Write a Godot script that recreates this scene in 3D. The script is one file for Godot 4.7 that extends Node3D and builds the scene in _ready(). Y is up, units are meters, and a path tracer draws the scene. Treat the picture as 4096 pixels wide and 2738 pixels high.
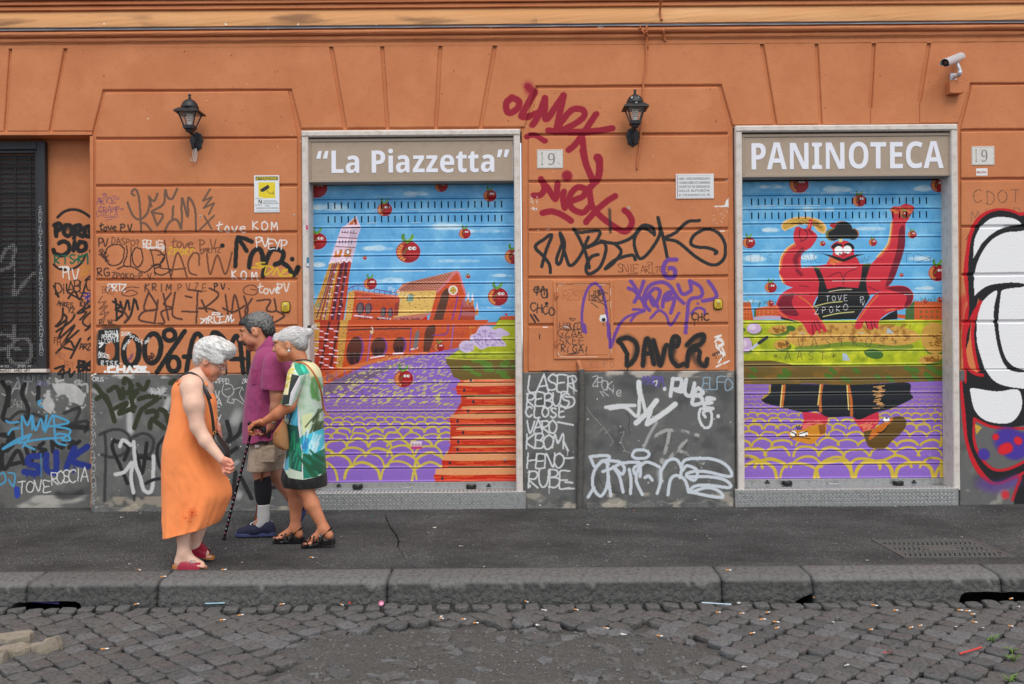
extends Node3D
# A Roman street front: orange rusticated stucco,two painted roller shutters,graffiti,three walkers,kerb and cobbles.
# Positions come from the photograph's 4096 x 2738 pixel grid,turned into metres on the wall plane z = 0 (or a given depth).
const FOCAL := 3715.0
const EYE := Vector3(0.0,1.43,8.0)
const ROLL := 0.0079
var M := {}
var rng := RandomNumberGenerator.new()
var taken := {}
var wall_paint: Canvas
func P(sx: float,sy: float,z := 0.0) -> Vector3:
	var dx := sx - 2048.0
	var dy := sy - 1369.0
	var k := (EYE.z - z)/FOCAL
	return Vector3((dx*cos(ROLL) - dy*sin(ROLL))*k,EYE.y - (dx*sin(ROLL) + dy*cos(ROLL))*k,z)
# point on the horizontal plane at height y that the photograph shows at sx,sy
func G(sx: float,sy: float,y := 0.0) -> Vector3:
	var down := (sx - 2048.0)*sin(ROLL) + (sy - 1369.0)*cos(ROLL)
	return P(sx,sy,EYE.z - (EYE.y - y)*FOCAL/down)
func _ready() -> void:
	rng.seed = 7
	var cam := Camera3D.new()
	cam.name = "camera"
	cam.position = EYE
	cam.rotation.z = -ROLL
	cam.fov = rad_to_deg(2.0*atan(1369.0/FOCAL))
	cam.near = 0.05
	cam.far = 200.0
	add_child(cam)
	var env := Environment.new()
	env.background_mode = Environment.BG_SKY
	var sky_look := ProceduralSkyMaterial.new()
	sky_look.sky_top_color = Color(0.79,0.845,0.92)
	sky_look.sky_horizon_color = Color(0.85,0.87,0.90)
	sky_look.sky_curve = 0.15
	sky_look.ground_bottom_color = Color(0.30,0.29,0.28)
	sky_look.ground_horizon_color = Color(0.50,0.50,0.50)
	sky_look.sun_angle_max = 1.0
	var sky := Sky.new()
	sky.sky_material = sky_look
	env.sky = sky
	env.tonemap_mode = Environment.TONE_MAPPER_LINEAR
	env.tonemap_exposure = 1.72
	env.sdfgi_enabled = true
	env.ssao_enabled = true
	env.ssil_enabled = true
	var we := WorldEnvironment.new()
	we.name = "world_environment"
	we.environment = env
	add_child(we)
	var sun := DirectionalLight3D.new()
	sun.name = "overcast_sun"
	sun.light_energy = 0.42
	sun.light_color = Color(1.0,0.985,0.96)
	sun.light_angular_distance = 40.0
	sun.shadow_enabled = true
	sun.rotation_degrees = Vector3(-56,12,0)
	add_child(sun)
	make_materials()
	paint_wall()
	build_facade()
	build_doors()
	build_ground()
	build_fixtures()
	build_people()
	build_litter()
# ---------------------------------------------------------------- nodes,names,materials
func numbered(called: String) -> String:
	if not taken.has(called):
		taken[called] = 0
		return called
	taken[called] += 1
	return "%s_%03d" % [called,taken[called]]
func thing(called: String,label: String,category: String,at := Vector3.ZERO,group := "") -> Node3D:
	var o := Node3D.new()
	o.name = numbered(called)
	add_child(o)
	o.position = at
	tag(o,label,category,group)
	return o
func tag(o: Node,label: String,category := "",group := "",kind := "") -> void:
	if label: o.set_meta("label",label)
	if category: o.set_meta("category",category)
	if group: o.set_meta("group",group)
	if kind: o.set_meta("kind",kind)
func part(called: String,mesh: Mesh,m: Material,parent: Node3D,world := true) -> MeshInstance3D:
	var o := MeshInstance3D.new()
	o.name = called if parent != self else numbered(called)
	o.mesh = mesh
	o.material_override = null
	for n in mesh.get_surface_count():
		o.set_surface_override_material(n,m)
	parent.add_child(o,true)
	if world and parent != self:
		o.position = -origin_of(parent)
	return o
func origin_of(n: Node3D) -> Vector3:
	var p := Vector3.ZERO
	var k: Node = n
	while k != self and k is Node3D:
		p += k.position
		k = k.get_parent()
	return p
func mat(c: Color,rough := 0.8,metal := 0.0) -> StandardMaterial3D:
	var m := StandardMaterial3D.new()
	m.albedo_color = c
	m.roughness = rough
	m.metallic = metal
	return m
func c8(r: int,g: int,b: int,a := 1.0) -> Color:
	return Color(r/255.0,g/255.0,b/255.0,a)
func noise_tex(freq: float,sd: int,size := 512,normal := false,strength := 4.0,ramp := []) -> NoiseTexture2D:
	var f := FastNoiseLite.new()
	f.seed = sd
	f.frequency = freq
	f.fractal_octaves = 5
	var t := NoiseTexture2D.new()
	t.width = size
	t.height = size
	t.seamless = true
	t.noise = f
	if normal:
		t.as_normal_map = true
		t.bump_strength = strength
	elif ramp.size():
		var g := Gradient.new()
		g.offsets = PackedFloat32Array(range(ramp.size()).map(func(i): return float(i)/(ramp.size() - 1)))
		g.colors = PackedColorArray(ramp)
		t.color_ramp = g
	return t
func tri(m: StandardMaterial3D,scale: float) -> StandardMaterial3D:
	m.uv1_triplanar = true
	m.uv1_world_triplanar = true
	m.uv1_scale = Vector3.ONE*scale
	return m
func make_materials() -> void:
	var grain := noise_tex(0.06,3,512,true,6.0)
	var rough_grain := noise_tex(0.03,5,512,true,10.0)
	M.grain = grain
	M.stone_white = tri(mat(Color.WHITE,0.75),1.6)
	M.stone_white.albedo_texture = noise_tex(0.012,11,512,false,0,[c8(190,177,165),c8(206,196,187),c8(214,205,198),c8(198,187,177)])
	M.stone_white.normal_enabled = true
	M.stone_white.normal_texture = grain
	M.stone_white.normal_scale = 0.25
	M.basalt = tri(mat(Color.WHITE,0.72),2.2)
	M.basalt.albedo_texture = noise_tex(0.025,21,512,false,0,[c8(58,59,60),c8(82,82,82),c8(98,97,96),c8(70,70,71)])
	M.basalt.normal_enabled = true
	M.basalt.normal_texture = rough_grain
	M.basalt.normal_scale = 0.8
	M.kerb = tri(mat(Color.WHITE,0.85),1.5)
	M.kerb.albedo_texture = noise_tex(0.03,31,512,false,0,[c8(70,70,70),c8(98,97,96),c8(114,113,111),c8(84,83,82)])
	M.kerb.normal_enabled = true
	M.kerb.normal_texture = rough_grain
	M.kerb.normal_scale = 1.0
	M.dark_iron = tri(mat(c8(46,47,49),0.5,0.3),3.0)
	M.dark_iron.normal_enabled = true
	M.dark_iron.normal_texture = grain
	M.dark_iron.normal_scale = 0.3
	M.black = mat(c8(22,22,23),0.45)
	M.void = mat(c8(28,28,28),0.95)  # near-black that paints in the shade of slots, drains, crack and holes
	M.steel = tri(mat(Color.WHITE,0.42,0.65),2.0)
	M.steel.albedo_texture = noise_tex(0.02,41,512,false,0,[c8(140,140,139),c8(166,166,164),c8(176,175,173),c8(152,151,149)])
	M.steel.normal_enabled = true
	M.steel.normal_texture = grain
	M.steel.normal_scale = 0.2
	M.silver = mat(c8(205,208,212),0.28,0.7)
	M.paper = mat(c8(226,226,224),0.6)
	M.ink = mat(c8(40,40,44),0.6)
# ---------------------------------------------------------------- geometry (faces given counter-clockwise,stored clockwise)
class Geo:
	var v := PackedVector3Array()
	var uv := PackedVector2Array()
	var col := PackedColorArray()
	var idx := PackedInt32Array()
	var coloured := false
	func vert(p: Vector3,t := Vector2.ZERO,c := Color.WHITE) -> int:
		v.append(p)
		uv.append(t)
		col.append(c)
		return v.size() - 1
	func t3(a: int,b: int,c: int) -> void:
		idx.append(a)
		idx.append(b)
		idx.append(c)
	func q4(a: int,b: int,c: int,d: int) -> void:
		t3(a,b,c)
		t3(a,c,d)
	func face(pts: Array,c := Color.WHITE) -> void:
		var first := v.size()
		for p in pts:
			vert(p,Vector2.ZERO,c)
		for i in range(1,pts.size() - 1):
			t3(first,first + i,first + i + 1)
	func box(lo: Vector3,hi: Vector3,bev := 0.0,c := Color.WHITE) -> void:
		var e := minf(bev,minf(hi.x - lo.x,minf(hi.y - lo.y,hi.z - lo.z))*0.45)
		hexa([Vector3(lo.x,lo.y,hi.z),Vector3(hi.x,lo.y,hi.z),Vector3(hi.x,hi.y,hi.z),Vector3(lo.x,hi.y,hi.z)],[Vector3(lo.x,lo.y,lo.z),Vector3(hi.x,lo.y,lo.z),Vector3(hi.x,hi.y,lo.z),Vector3(lo.x,hi.y,lo.z)],e,c)
	# front and back quads,each counter-clockwise seen from the front; chamfered front edge
	func hexa(f: Array,b: Array,e := 0.0,c := Color.WHITE) -> void:
		var g := f
		if e > 0.0:
			var m: Vector3 = (f[0] + f[1] + f[2] + f[3])*0.25
			var mb: Vector3 = (b[0] + b[1] + b[2] + b[3])*0.25
			var nrm := (mb - m).normalized()
			g = []
			var sides := []
			for i in 4:
				var ex: Vector3 = (f[(i + 1) % 4] - f[i]).normalized()
				var ey: Vector3 = (f[(i + 3) % 4] - f[i]).normalized()
				g.append(f[i] + (ex + ey)*e)
				sides.append(f[i] + nrm*e)
			for i in 4:
				face([sides[i],sides[(i + 1) % 4],g[(i + 1) % 4],g[i]],c)
			f = sides
		face([g[0],g[1],g[2],g[3]],c)
		face([b[1],b[0],b[3],b[2]],c)
		for i in 4:
			face([b[i],b[(i + 1) % 4],f[(i + 1) % 4],f[i]],c)
	# rings of equal point count,joined; each ring counter-clockwise seen from the end it starts at looking back along the path
	func rings(list: Array,closed := true,caps := true,c := Color.WHITE,cols := []) -> void:
		var n: int = list[0].size()
		var first := v.size()
		for r in list.size():
			for i in n:
				vert(list[r][i],Vector2(float(i)/n,float(r)/list.size()),cols[r] if cols.size() else c)
		for r in list.size() - 1:
			for i in (n if closed else n - 1):
				var a := first + r*n + i
				var b := first + r*n + (i + 1) % n
				q4(a,b,b + n,a + n)
		if caps:
			for e in [0,list.size() - 1]:
				var m := Vector3.ZERO
				for p in list[e]:
					m += p
				var k := vert(m/n,Vector2.ZERO,cols[e] if cols.size() else c)
				for i in n:
					var a: int = first + e*n + i
					var b: int = first + e*n + (i + 1) % n
					if e == 0:
						t3(k,b,a)
					else:
						t3(k,a,b)
	# tube along points with a radius each
	func tube(pts: Array,radii: Array,seg := 8,c := Color.WHITE,cols := []) -> void:
		var list := []
		var up := Vector3(0.13,0.27,0.95).normalized()
		for i in pts.size():
			var d: Vector3 = (pts[mini(i + 1,pts.size() - 1)] - pts[maxi(i - 1,0)]).normalized()
			var s := d.cross(up)
			if s.length() < 0.05:
				s = d.cross(Vector3.UP)
			s = s.normalized()
			var w := s.cross(d)
			var ring := []
			var r: float = radii[mini(i,radii.size() - 1)]
			for k in seg:
				var a := TAU*k/seg
				ring.append(pts[i] + (s*cos(a) + w*sin(a))*r)
			list.append(ring)
		rings(list,true,true,c,cols)
	# profile of (radius,height) spun round an axis through at
	func lathe(at: Vector3,prof: Array,seg := 16,axis := Basis.IDENTITY,turn := 0.0,c := Color.WHITE) -> void:
		var list := []
		for p in prof:
			var ring := []
			for k in seg:
				var a := -TAU*k/seg + turn
				ring.append(at + axis*Vector3(cos(a)*p[0],p[1],sin(a)*p[0]))
			list.append(ring)
		rings(list,true,true,c)
	func ball(at: Vector3,r: Vector3,basis := Basis.IDENTITY,c := Color.WHITE,n := 8) -> void:
		var list := []
		for i in n + 1:
			var t := PI*i/n
			var ring := []
			for k in n*2:
				var a := -TAU*k/(n*2)
				ring.append(at + basis*Vector3(maxf(sin(t),0.02)*cos(a)*r.x,-cos(t)*r.y,maxf(sin(t),0.02)*sin(a)*r.z))
			list.append(ring)
		rings(list,true,true,c)
	func planar(x0: float,y1: float,w: float,h: float) -> void:
		for i in v.size():
			uv[i] = Vector2((v[i].x - x0)/w,(y1 - v[i].y)/h)
	func done(smooth := false) -> ArrayMesh:
		var a := []
		a.resize(Mesh.ARRAY_MAX)
		var nv := PackedVector3Array()
		var nn := PackedVector3Array()
		if smooth:
			nv = v
			nn.resize(v.size())
			for k in range(0,idx.size(),3):
				var n := (v[idx[k + 1]] - v[idx[k]]).cross(v[idx[k + 2]] - v[idx[k]])
				for j in 3:
					nn[idx[k + j]] += n
			for i in nn.size():
				nn[i] = nn[i].normalized() if nn[i].length_squared() > 0 else Vector3.UP
			var ni := PackedInt32Array()
			ni.resize(idx.size())
			for k in range(0,idx.size(),3):
				ni[k] = idx[k]
				ni[k + 1] = idx[k + 2]
				ni[k + 2] = idx[k + 1]
			a[Mesh.ARRAY_VERTEX] = nv
			a[Mesh.ARRAY_NORMAL] = nn
			a[Mesh.ARRAY_TEX_UV] = uv
			a[Mesh.ARRAY_COLOR] = col
			a[Mesh.ARRAY_INDEX] = ni
		else:
			var nu := PackedVector2Array()
			var nc := PackedColorArray()
			for k in range(0,idx.size(),3):
				var n := (v[idx[k + 1]] - v[idx[k]]).cross(v[idx[k + 2]] - v[idx[k]])
				if n.length_squared() < 1e-18:
					continue
				n = n.normalized()
				for j in [0,2,1]:
					nv.append(v[idx[k + j]])
					nn.append(n)
					nu.append(uv[idx[k + j]])
					nc.append(col[idx[k + j]])
			a[Mesh.ARRAY_VERTEX] = nv
			a[Mesh.ARRAY_NORMAL] = nn
			a[Mesh.ARRAY_TEX_UV] = nu
			a[Mesh.ARRAY_COLOR] = nc
		var m := ArrayMesh.new()
		m.add_surface_from_arrays(Mesh.PRIMITIVE_TRIANGLES,a)
		return m
func curve(pts: Array,per := 6) -> Array:
	var out := []
	for i in pts.size() - 1:
		var a = pts[maxi(i - 1,0)]
		var b = pts[i]
		var c = pts[i + 1]
		var d = pts[mini(i + 2,pts.size() - 1)]
		for k in per:
			var t := float(k)/per
			out.append(0.5*(2.0*b + (c - a)*t + (2.0*a - 5.0*b + 4.0*c - d)*t*t + (3.0*b - a - 3.0*c + d)*t*t*t))
	out.append(pts[-1])
	return out
# ---------------------------------------------------------------- paint on flat surfaces (graffiti,murals,prints)
class Canvas:
	var img: Image
	var host
	var x0 := 0.0
	var y1 := 0.0
	var ppm := 200.0
	var z := 0.0
	var zx := 0.0
	var zy := 0.0
	var zs := 1.0
	var brushes := {}
	var strips := {}
	var r := RandomNumberGenerator.new()
	func _init(h,left: float,top: float,w: int,hh: int,per_metre: float,depth := 0.0) -> void:
		host = h
		x0 = left
		y1 = top
		ppm = per_metre
		z = depth
		img = Image.create(w,hh,false,Image.FORMAT_RGBA8)
		r.seed = 99
	func zoom(a: float,b: float,s: float,depth := 0.0) -> void:
		zx = a
		zy = b
		zs = s
		z = depth
	func m(x: float,y: float) -> Vector2:
		var p: Vector3 = host.P(zx + x*zs,zy + y*zs,z)
		return Vector2((p.x - x0)*ppm,(y1 - p.y)*ppm)
	func wide(w: float) -> float:
		return w*zs*(8.0 - z)/3715.0*ppm
	func brush(c: Color,rad: float,soft: float) -> Image:
		var key := "%s %.1f %.2f" % [c.to_html(),rad,soft]
		if not brushes.has(key):
			var n := int(ceil(rad*(1.0 + soft)*2.0)) + 3
			var b := Image.create(n,n,false,Image.FORMAT_RGBA8)
			var edge := maxf(rad*soft*2.0,0.9)
			for j in n:
				for i in n:
					var d := Vector2(i - (n - 1)*0.5,j - (n - 1)*0.5).length()
					var al := clampf((rad - d)/edge + 0.5,0.0,1.0)
					if soft > 0.3:
						al = al*al*0.45
					b.set_pixel(i,j,Color(c.r,c.g,c.b,c.a*al))
			brushes[key] = b
		return brushes[key]
	func dab(p: Vector2,b: Image) -> void:
		var n := b.get_width()
		img.blend_rect(b,Rect2i(0,0,n,n),Vector2i(int(round(p.x - (n - 1)*0.5)),int(round(p.y - (n - 1)*0.5))))
	func pts_of(flat: Array) -> Array:
		var out := []
		for i in range(0,flat.size(),2):
			out.append(m(flat[i],flat[i + 1]))
		return out
	func line(c: Color,w: float,flat: Array,soft := 0.15,smooth := true) -> void:
		var pts := pts_of(flat)
		if smooth and pts.size() > 2:
			pts = host.curve(pts,6)
		var rad := maxf(wide(w)*0.5,0.55)
		var b := brush(c,rad,soft)
		var stp := maxf(rad*(0.35 if soft <= 0.3 else 0.5),0.5)
		var left := 0.0
		for i in pts.size() - 1:
			var len: float = pts[i].distance_to(pts[i + 1])
			var t := left
			while t < len:
				dab(pts[i].lerp(pts[i + 1],t/len),b)
				t += stp
			left = t - len
		dab(pts[-1],b)
	func lines(c: Color,w: float,list: Array,soft := 0.15,smooth := true) -> void:
		for l in list:
			line(c,w,l,soft,smooth)
	func fill(c: Color,pts: Array) -> void:
		var lo := INF
		var hi := -INF
		for p in pts:
			lo = minf(lo,p.y)
			hi = maxf(hi,p.y)
		var n := pts.size()
		for y in range(maxi(int(lo),0),mini(int(hi) + 1,img.get_height())):
			var yy := y + 0.5
			var xs := []
			for i in n:
				var a: Vector2 = pts[i]
				var b: Vector2 = pts[(i + 1) % n]
				if (a.y <= yy) != (b.y <= yy):
					xs.append(a.x + (yy - a.y)/(b.y - a.y)*(b.x - a.x))
			xs.sort()
			for k in range(0,xs.size() - 1,2):
				var xa := maxi(int(round(xs[k])),0)
				var xb := mini(int(round(xs[k + 1])),img.get_width())
				if xb > xa:
					if c.a >= 1.0:
						img.fill_rect(Rect2i(xa,y,xb - xa,1),c)
					else:
						var key := c.to_html()
						if not strips.has(key):
							var s := Image.create(2048,1,false,Image.FORMAT_RGBA8)
							s.fill(c)
							strips[key] = s
						img.blend_rect(strips[key],Rect2i(0,0,xb - xa,1),Vector2i(xa,y))
	func poly(c: Color,flat: Array,smooth := false) -> void:
		var pts := pts_of(flat)
		if smooth:
			pts.append(pts[0])
			pts = host.curve(pts,5)
		fill(c,pts)
	func ell(c: Color,x: float,y: float,rx: float,ry: float,rot := 0.0) -> void:
		var pts := []
		for i in 28:
			var a := TAU*i/28
			var q := Vector2(cos(a)*rx,sin(a)*ry).rotated(rot)
			pts.append(m(x + q.x,y + q.y))
		fill(c,pts)
	func ring(c: Color,w: float,x: float,y: float,rx: float,ry: float,rot := 0.0,soft := 0.15) -> void:
		var flat := []
		for i in 21:
			var a := TAU*i/20 - 1.2
			var q := Vector2(cos(a)*rx,sin(a)*ry).rotated(rot)
			flat.append(x + q.x)
			flat.append(y + q.y)
		line(c,w,flat,soft)
	# many short strokes inside a polygon,as a painter fills an area
	func strokes(c: Color,w: float,flat: Array,count: int,length: float,angle: float,spread := 0.3,soft := 0.2) -> void:
		var poly2 := PackedVector2Array()
		var lo := Vector2(INF,INF)
		var hi := -lo
		for i in range(0,flat.size(),2):
			var p := Vector2(flat[i],flat[i + 1])
			poly2.append(p)
			lo = lo.min(p)
			hi = hi.max(p)
		var k := 0
		var tries := 0
		while k < count and tries < count*6:
			tries += 1
			var p := Vector2(r.randf_range(lo.x,hi.x),r.randf_range(lo.y,hi.y))
			if not Geometry2D.is_point_in_polygon(p,poly2):
				continue
			k += 1
			var a := angle + r.randf_range(-spread,spread)
			var l := length*r.randf_range(0.5,1.2)
			var q := Vector2(cos(a),sin(a))*l*0.5
			line(c,w*r.randf_range(0.7,1.2),[p.x - q.x,p.y - q.y,p.x + q.x,p.y + q.y],soft,false)
	# uneven patches from noise inside a rectangle of this zoom
	func mottle(c: Color,xa: float,ya: float,xb: float,yb: float,freq: float,sd: int,low: float,high: float,stretch := 1.0,fade := 0.0) -> void:
		var a := m(xa,ya)
		var b := m(xb,yb)
		var w := maxi(int(absf(b.x - a.x)*0.5),2)
		var h := maxi(int(absf(b.y - a.y)*0.5),2)
		var f := FastNoiseLite.new()
		f.seed = sd
		f.frequency = freq
		f.fractal_octaves = 5
		var src := f.get_image(int(ceil(w/stretch)),h,false,false,false)
		if stretch != 1.0:
			src.resize(w,h,Image.INTERPOLATE_BILINEAR)
		var bytes := src.get_data()
		var out := PackedByteArray()
		out.resize(w*h*4)
		var cr := int(c.r*255)
		var cg := int(c.g*255)
		var cb := int(c.b*255)
		var span := 255.0*c.a/maxf(high - low,0.01)
		for j in h:
			var ends := 1.0
			if fade > 0.0:
				ends = clampf(minf(float(j),float(h - 1 - j))/(h*fade),0.0,1.0)
			for i in w:
				var k := j*w + i
				var al := clampf((bytes[k]/255.0 - low)*span,0.0,255.0*c.a)*ends
				out[k*4] = cr
				out[k*4 + 1] = cg
				out[k*4 + 2] = cb
				out[k*4 + 3] = int(al)
		var o := Image.create_from_data(w,h,false,Image.FORMAT_RGBA8,out)
		o.resize(w*2,h*2,Image.INTERPOLATE_BILINEAR)
		img.blend_rect(o,Rect2i(0,0,w*2,h*2),Vector2i(mini(int(a.x),int(b.x)),mini(int(a.y),int(b.y))))
	func specks(c: Color,xa: float,ya: float,xb: float,yb: float,count: int,w: float) -> void:
		for i in count:
			var x := r.randf_range(xa,xb)
			var y := r.randf_range(ya,yb)
			line(c,w*r.randf_range(0.5,1.5),[x,y,x + r.randf_range(-3,3),y + r.randf_range(-3,3)],0.1,false)
	# hand-written capitals: x,y of the top left,height,pen width
	func word(txt: String,x: float,y: float,h: float,c: Color,w: float,spread := 0.8,slope := 0.0,slant := 0.0,jit := 0.085,soft := 0.15,narrow := 1.0) -> void:
		var px := x
		for ch in txt:
			if host.LETTERS.has(ch):
				var dy := r.randf_range(-jit,jit)*h
				for l in host.LETTERS[ch]:
					var flat := []
					for i in range(0,l.size(),2):
						var ly: float = l[i + 1] + r.randf_range(-jit,jit)*0.6
						var lx: float = l[i] + r.randf_range(-jit,jit)*0.6 + slant*(1.0 - ly)
						flat.append(px + lx*h*narrow)
						flat.append(y + ly*h + dy + (px - x)*slope)
					line(c,w*0.74,flat,soft)
			px += h*spread*narrow
	func down(txt: String,x: float,y: float,h: float,c: Color,w: float,step := 1.1) -> void:
		for i in txt.length():
			word(txt[i],x + r.randf_range(-0.15,0.15)*h,y + i*h*step,h,c,w)
const LETTERS := {
	"A": [[0,1,0.3,0.02,0.38,0.02,0.7,1],[0.1,0.66,0.62,0.62]],
	"B": [[0.05,0,0.05,1],[0,0.03,0.4,0,0.55,0.22,0.35,0.44,0.08,0.47,0.5,0.52,0.64,0.76,0.42,1,0,0.98]],
	"C": [[0.62,0.14,0.4,0,0.1,0.2,0,0.55,0.14,0.92,0.4,1,0.64,0.86]],
	"D": [[0.06,0,0.06,1],[0,0.02,0.35,0.05,0.62,0.35,0.58,0.75,0.3,1,0,0.98]],
	"E": [[0.6,0.02,0.06,0,0.02,0.5,0.05,1,0.62,0.98],[0.03,0.5,0.48,0.47]],
	"F": [[0.62,0,0.06,0.02,0.05,1],[0.05,0.48,0.5,0.45]],
	"G": [[0.6,0.12,0.35,0,0.06,0.25,0.02,0.7,0.3,1,0.58,0.88,0.62,0.56,0.36,0.56]],
	"H": [[0.04,0,0.06,1],[0.6,0,0.62,1],[0.05,0.52,0.62,0.48]],
	"I": [[0.3,0,0.3,1]],
	"J": [[0.5,0,0.5,0.75,0.3,1,0.05,0.85]],
	"K": [[0.06,0,0.05,1],[0.6,0.02,0.08,0.52,0.62,1]],
	"L": [[0.06,0,0.05,0.98,0.6,0.97]],
	"M": [[0,1,0.08,0.02,0.36,0.62,0.66,0.02,0.74,1]],
	"N": [[0.02,1,0.06,0.02,0.58,0.96,0.62,0]],
	"O": [[0.34,0,0.08,0.18,0,0.55,0.16,0.94,0.42,0.98,0.64,0.68,0.62,0.28,0.34,0]],
	"P": [[0.06,0,0.05,1],[0,0.04,0.42,0,0.62,0.25,0.4,0.5,0.06,0.54]],
	"Q": [[0.34,0,0.04,0.3,0.1,0.85,0.45,0.95,0.66,0.55,0.34,0],[0.4,0.7,0.7,1.05]],
	"R": [[0.06,0,0.05,1],[0,0.05,0.42,0,0.6,0.24,0.4,0.48,0.08,0.52,0.64,1]],
	"S": [[0.6,0.1,0.32,0,0.06,0.2,0.2,0.44,0.5,0.58,0.58,0.82,0.3,1,0,0.88]],
	"T": [[0,0.03,0.68,0],[0.34,0.02,0.33,1]],
	"U": [[0.04,0,0.06,0.7,0.3,1,0.56,0.75,0.6,0]],
	"V": [[0,0,0.3,1,0.62,0]],
	"W": [[0,0,0.18,1,0.38,0.3,0.56,1,0.78,0]],
	"X": [[0,0,0.6,1],[0.6,0,0,1]],
	"Y": [[0,0,0.3,0.5],[0.62,0,0.22,1]],
	"Z": [[0.02,0.03,0.62,0,0.02,1,0.64,0.97]],
	"0": [[0.3,0,0.05,0.3,0.08,0.8,0.35,1,0.58,0.6,0.5,0.15,0.3,0]],
	"1": [[0.1,0.2,0.32,0,0.32,1]],
	"2": [[0.05,0.2,0.3,0,0.55,0.2,0.4,0.55,0.02,1,0.6,0.97]],
	"3": [[0.05,0.05,0.5,0.05,0.25,0.42,0.55,0.6,0.4,0.98,0.02,0.9]],
	"6": [[0.5,0.02,0.15,0.35,0.05,0.75,0.3,1,0.55,0.75,0.35,0.52,0.08,0.7]],
	"?": [[0.05,0.15,0.3,0,0.55,0.2,0.3,0.55,0.3,0.75],[0.3,0.95,0.31,1]],
	"!": [[0.32,0,0.28,0.7],[0.26,0.95,0.27,1]],
	".": [[0.1,0.94,0.14,0.98]],
	"-": [[0.05,0.5,0.55,0.48]],
	"=": [[0.05,0.38,0.55,0.34],[0.05,0.66,0.55,0.62]],
	"e": [[0.05,0.68,0.5,0.62,0.45,0.42,0.2,0.42,0.04,0.7,0.25,1,0.55,0.92]],
	"i": [[0.2,0.4,0.2,1],[0.2,0.16,0.21,0.2]],
	"t": [[0.3,0,0.22,0.9,0.5,0.98],[0,0.42,0.6,0.3]],
	"o": [[0.3,0.4,0.06,0.6,0.1,0.92,0.4,0.96,0.5,0.6,0.3,0.4]],
	"v": [[0.02,0.4,0.24,1,0.52,0.4]],
	"a": [[0.5,0.45,0.2,0.42,0.04,0.75,0.2,1,0.45,0.85,0.5,0.45,0.55,1]],
	"*": [[0.3,0.2,0.3,0.8],[0.05,0.35,0.55,0.65],[0.55,0.35,0.05,0.65]],
	"_": [[0,1,0.6,1]],
}
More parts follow.
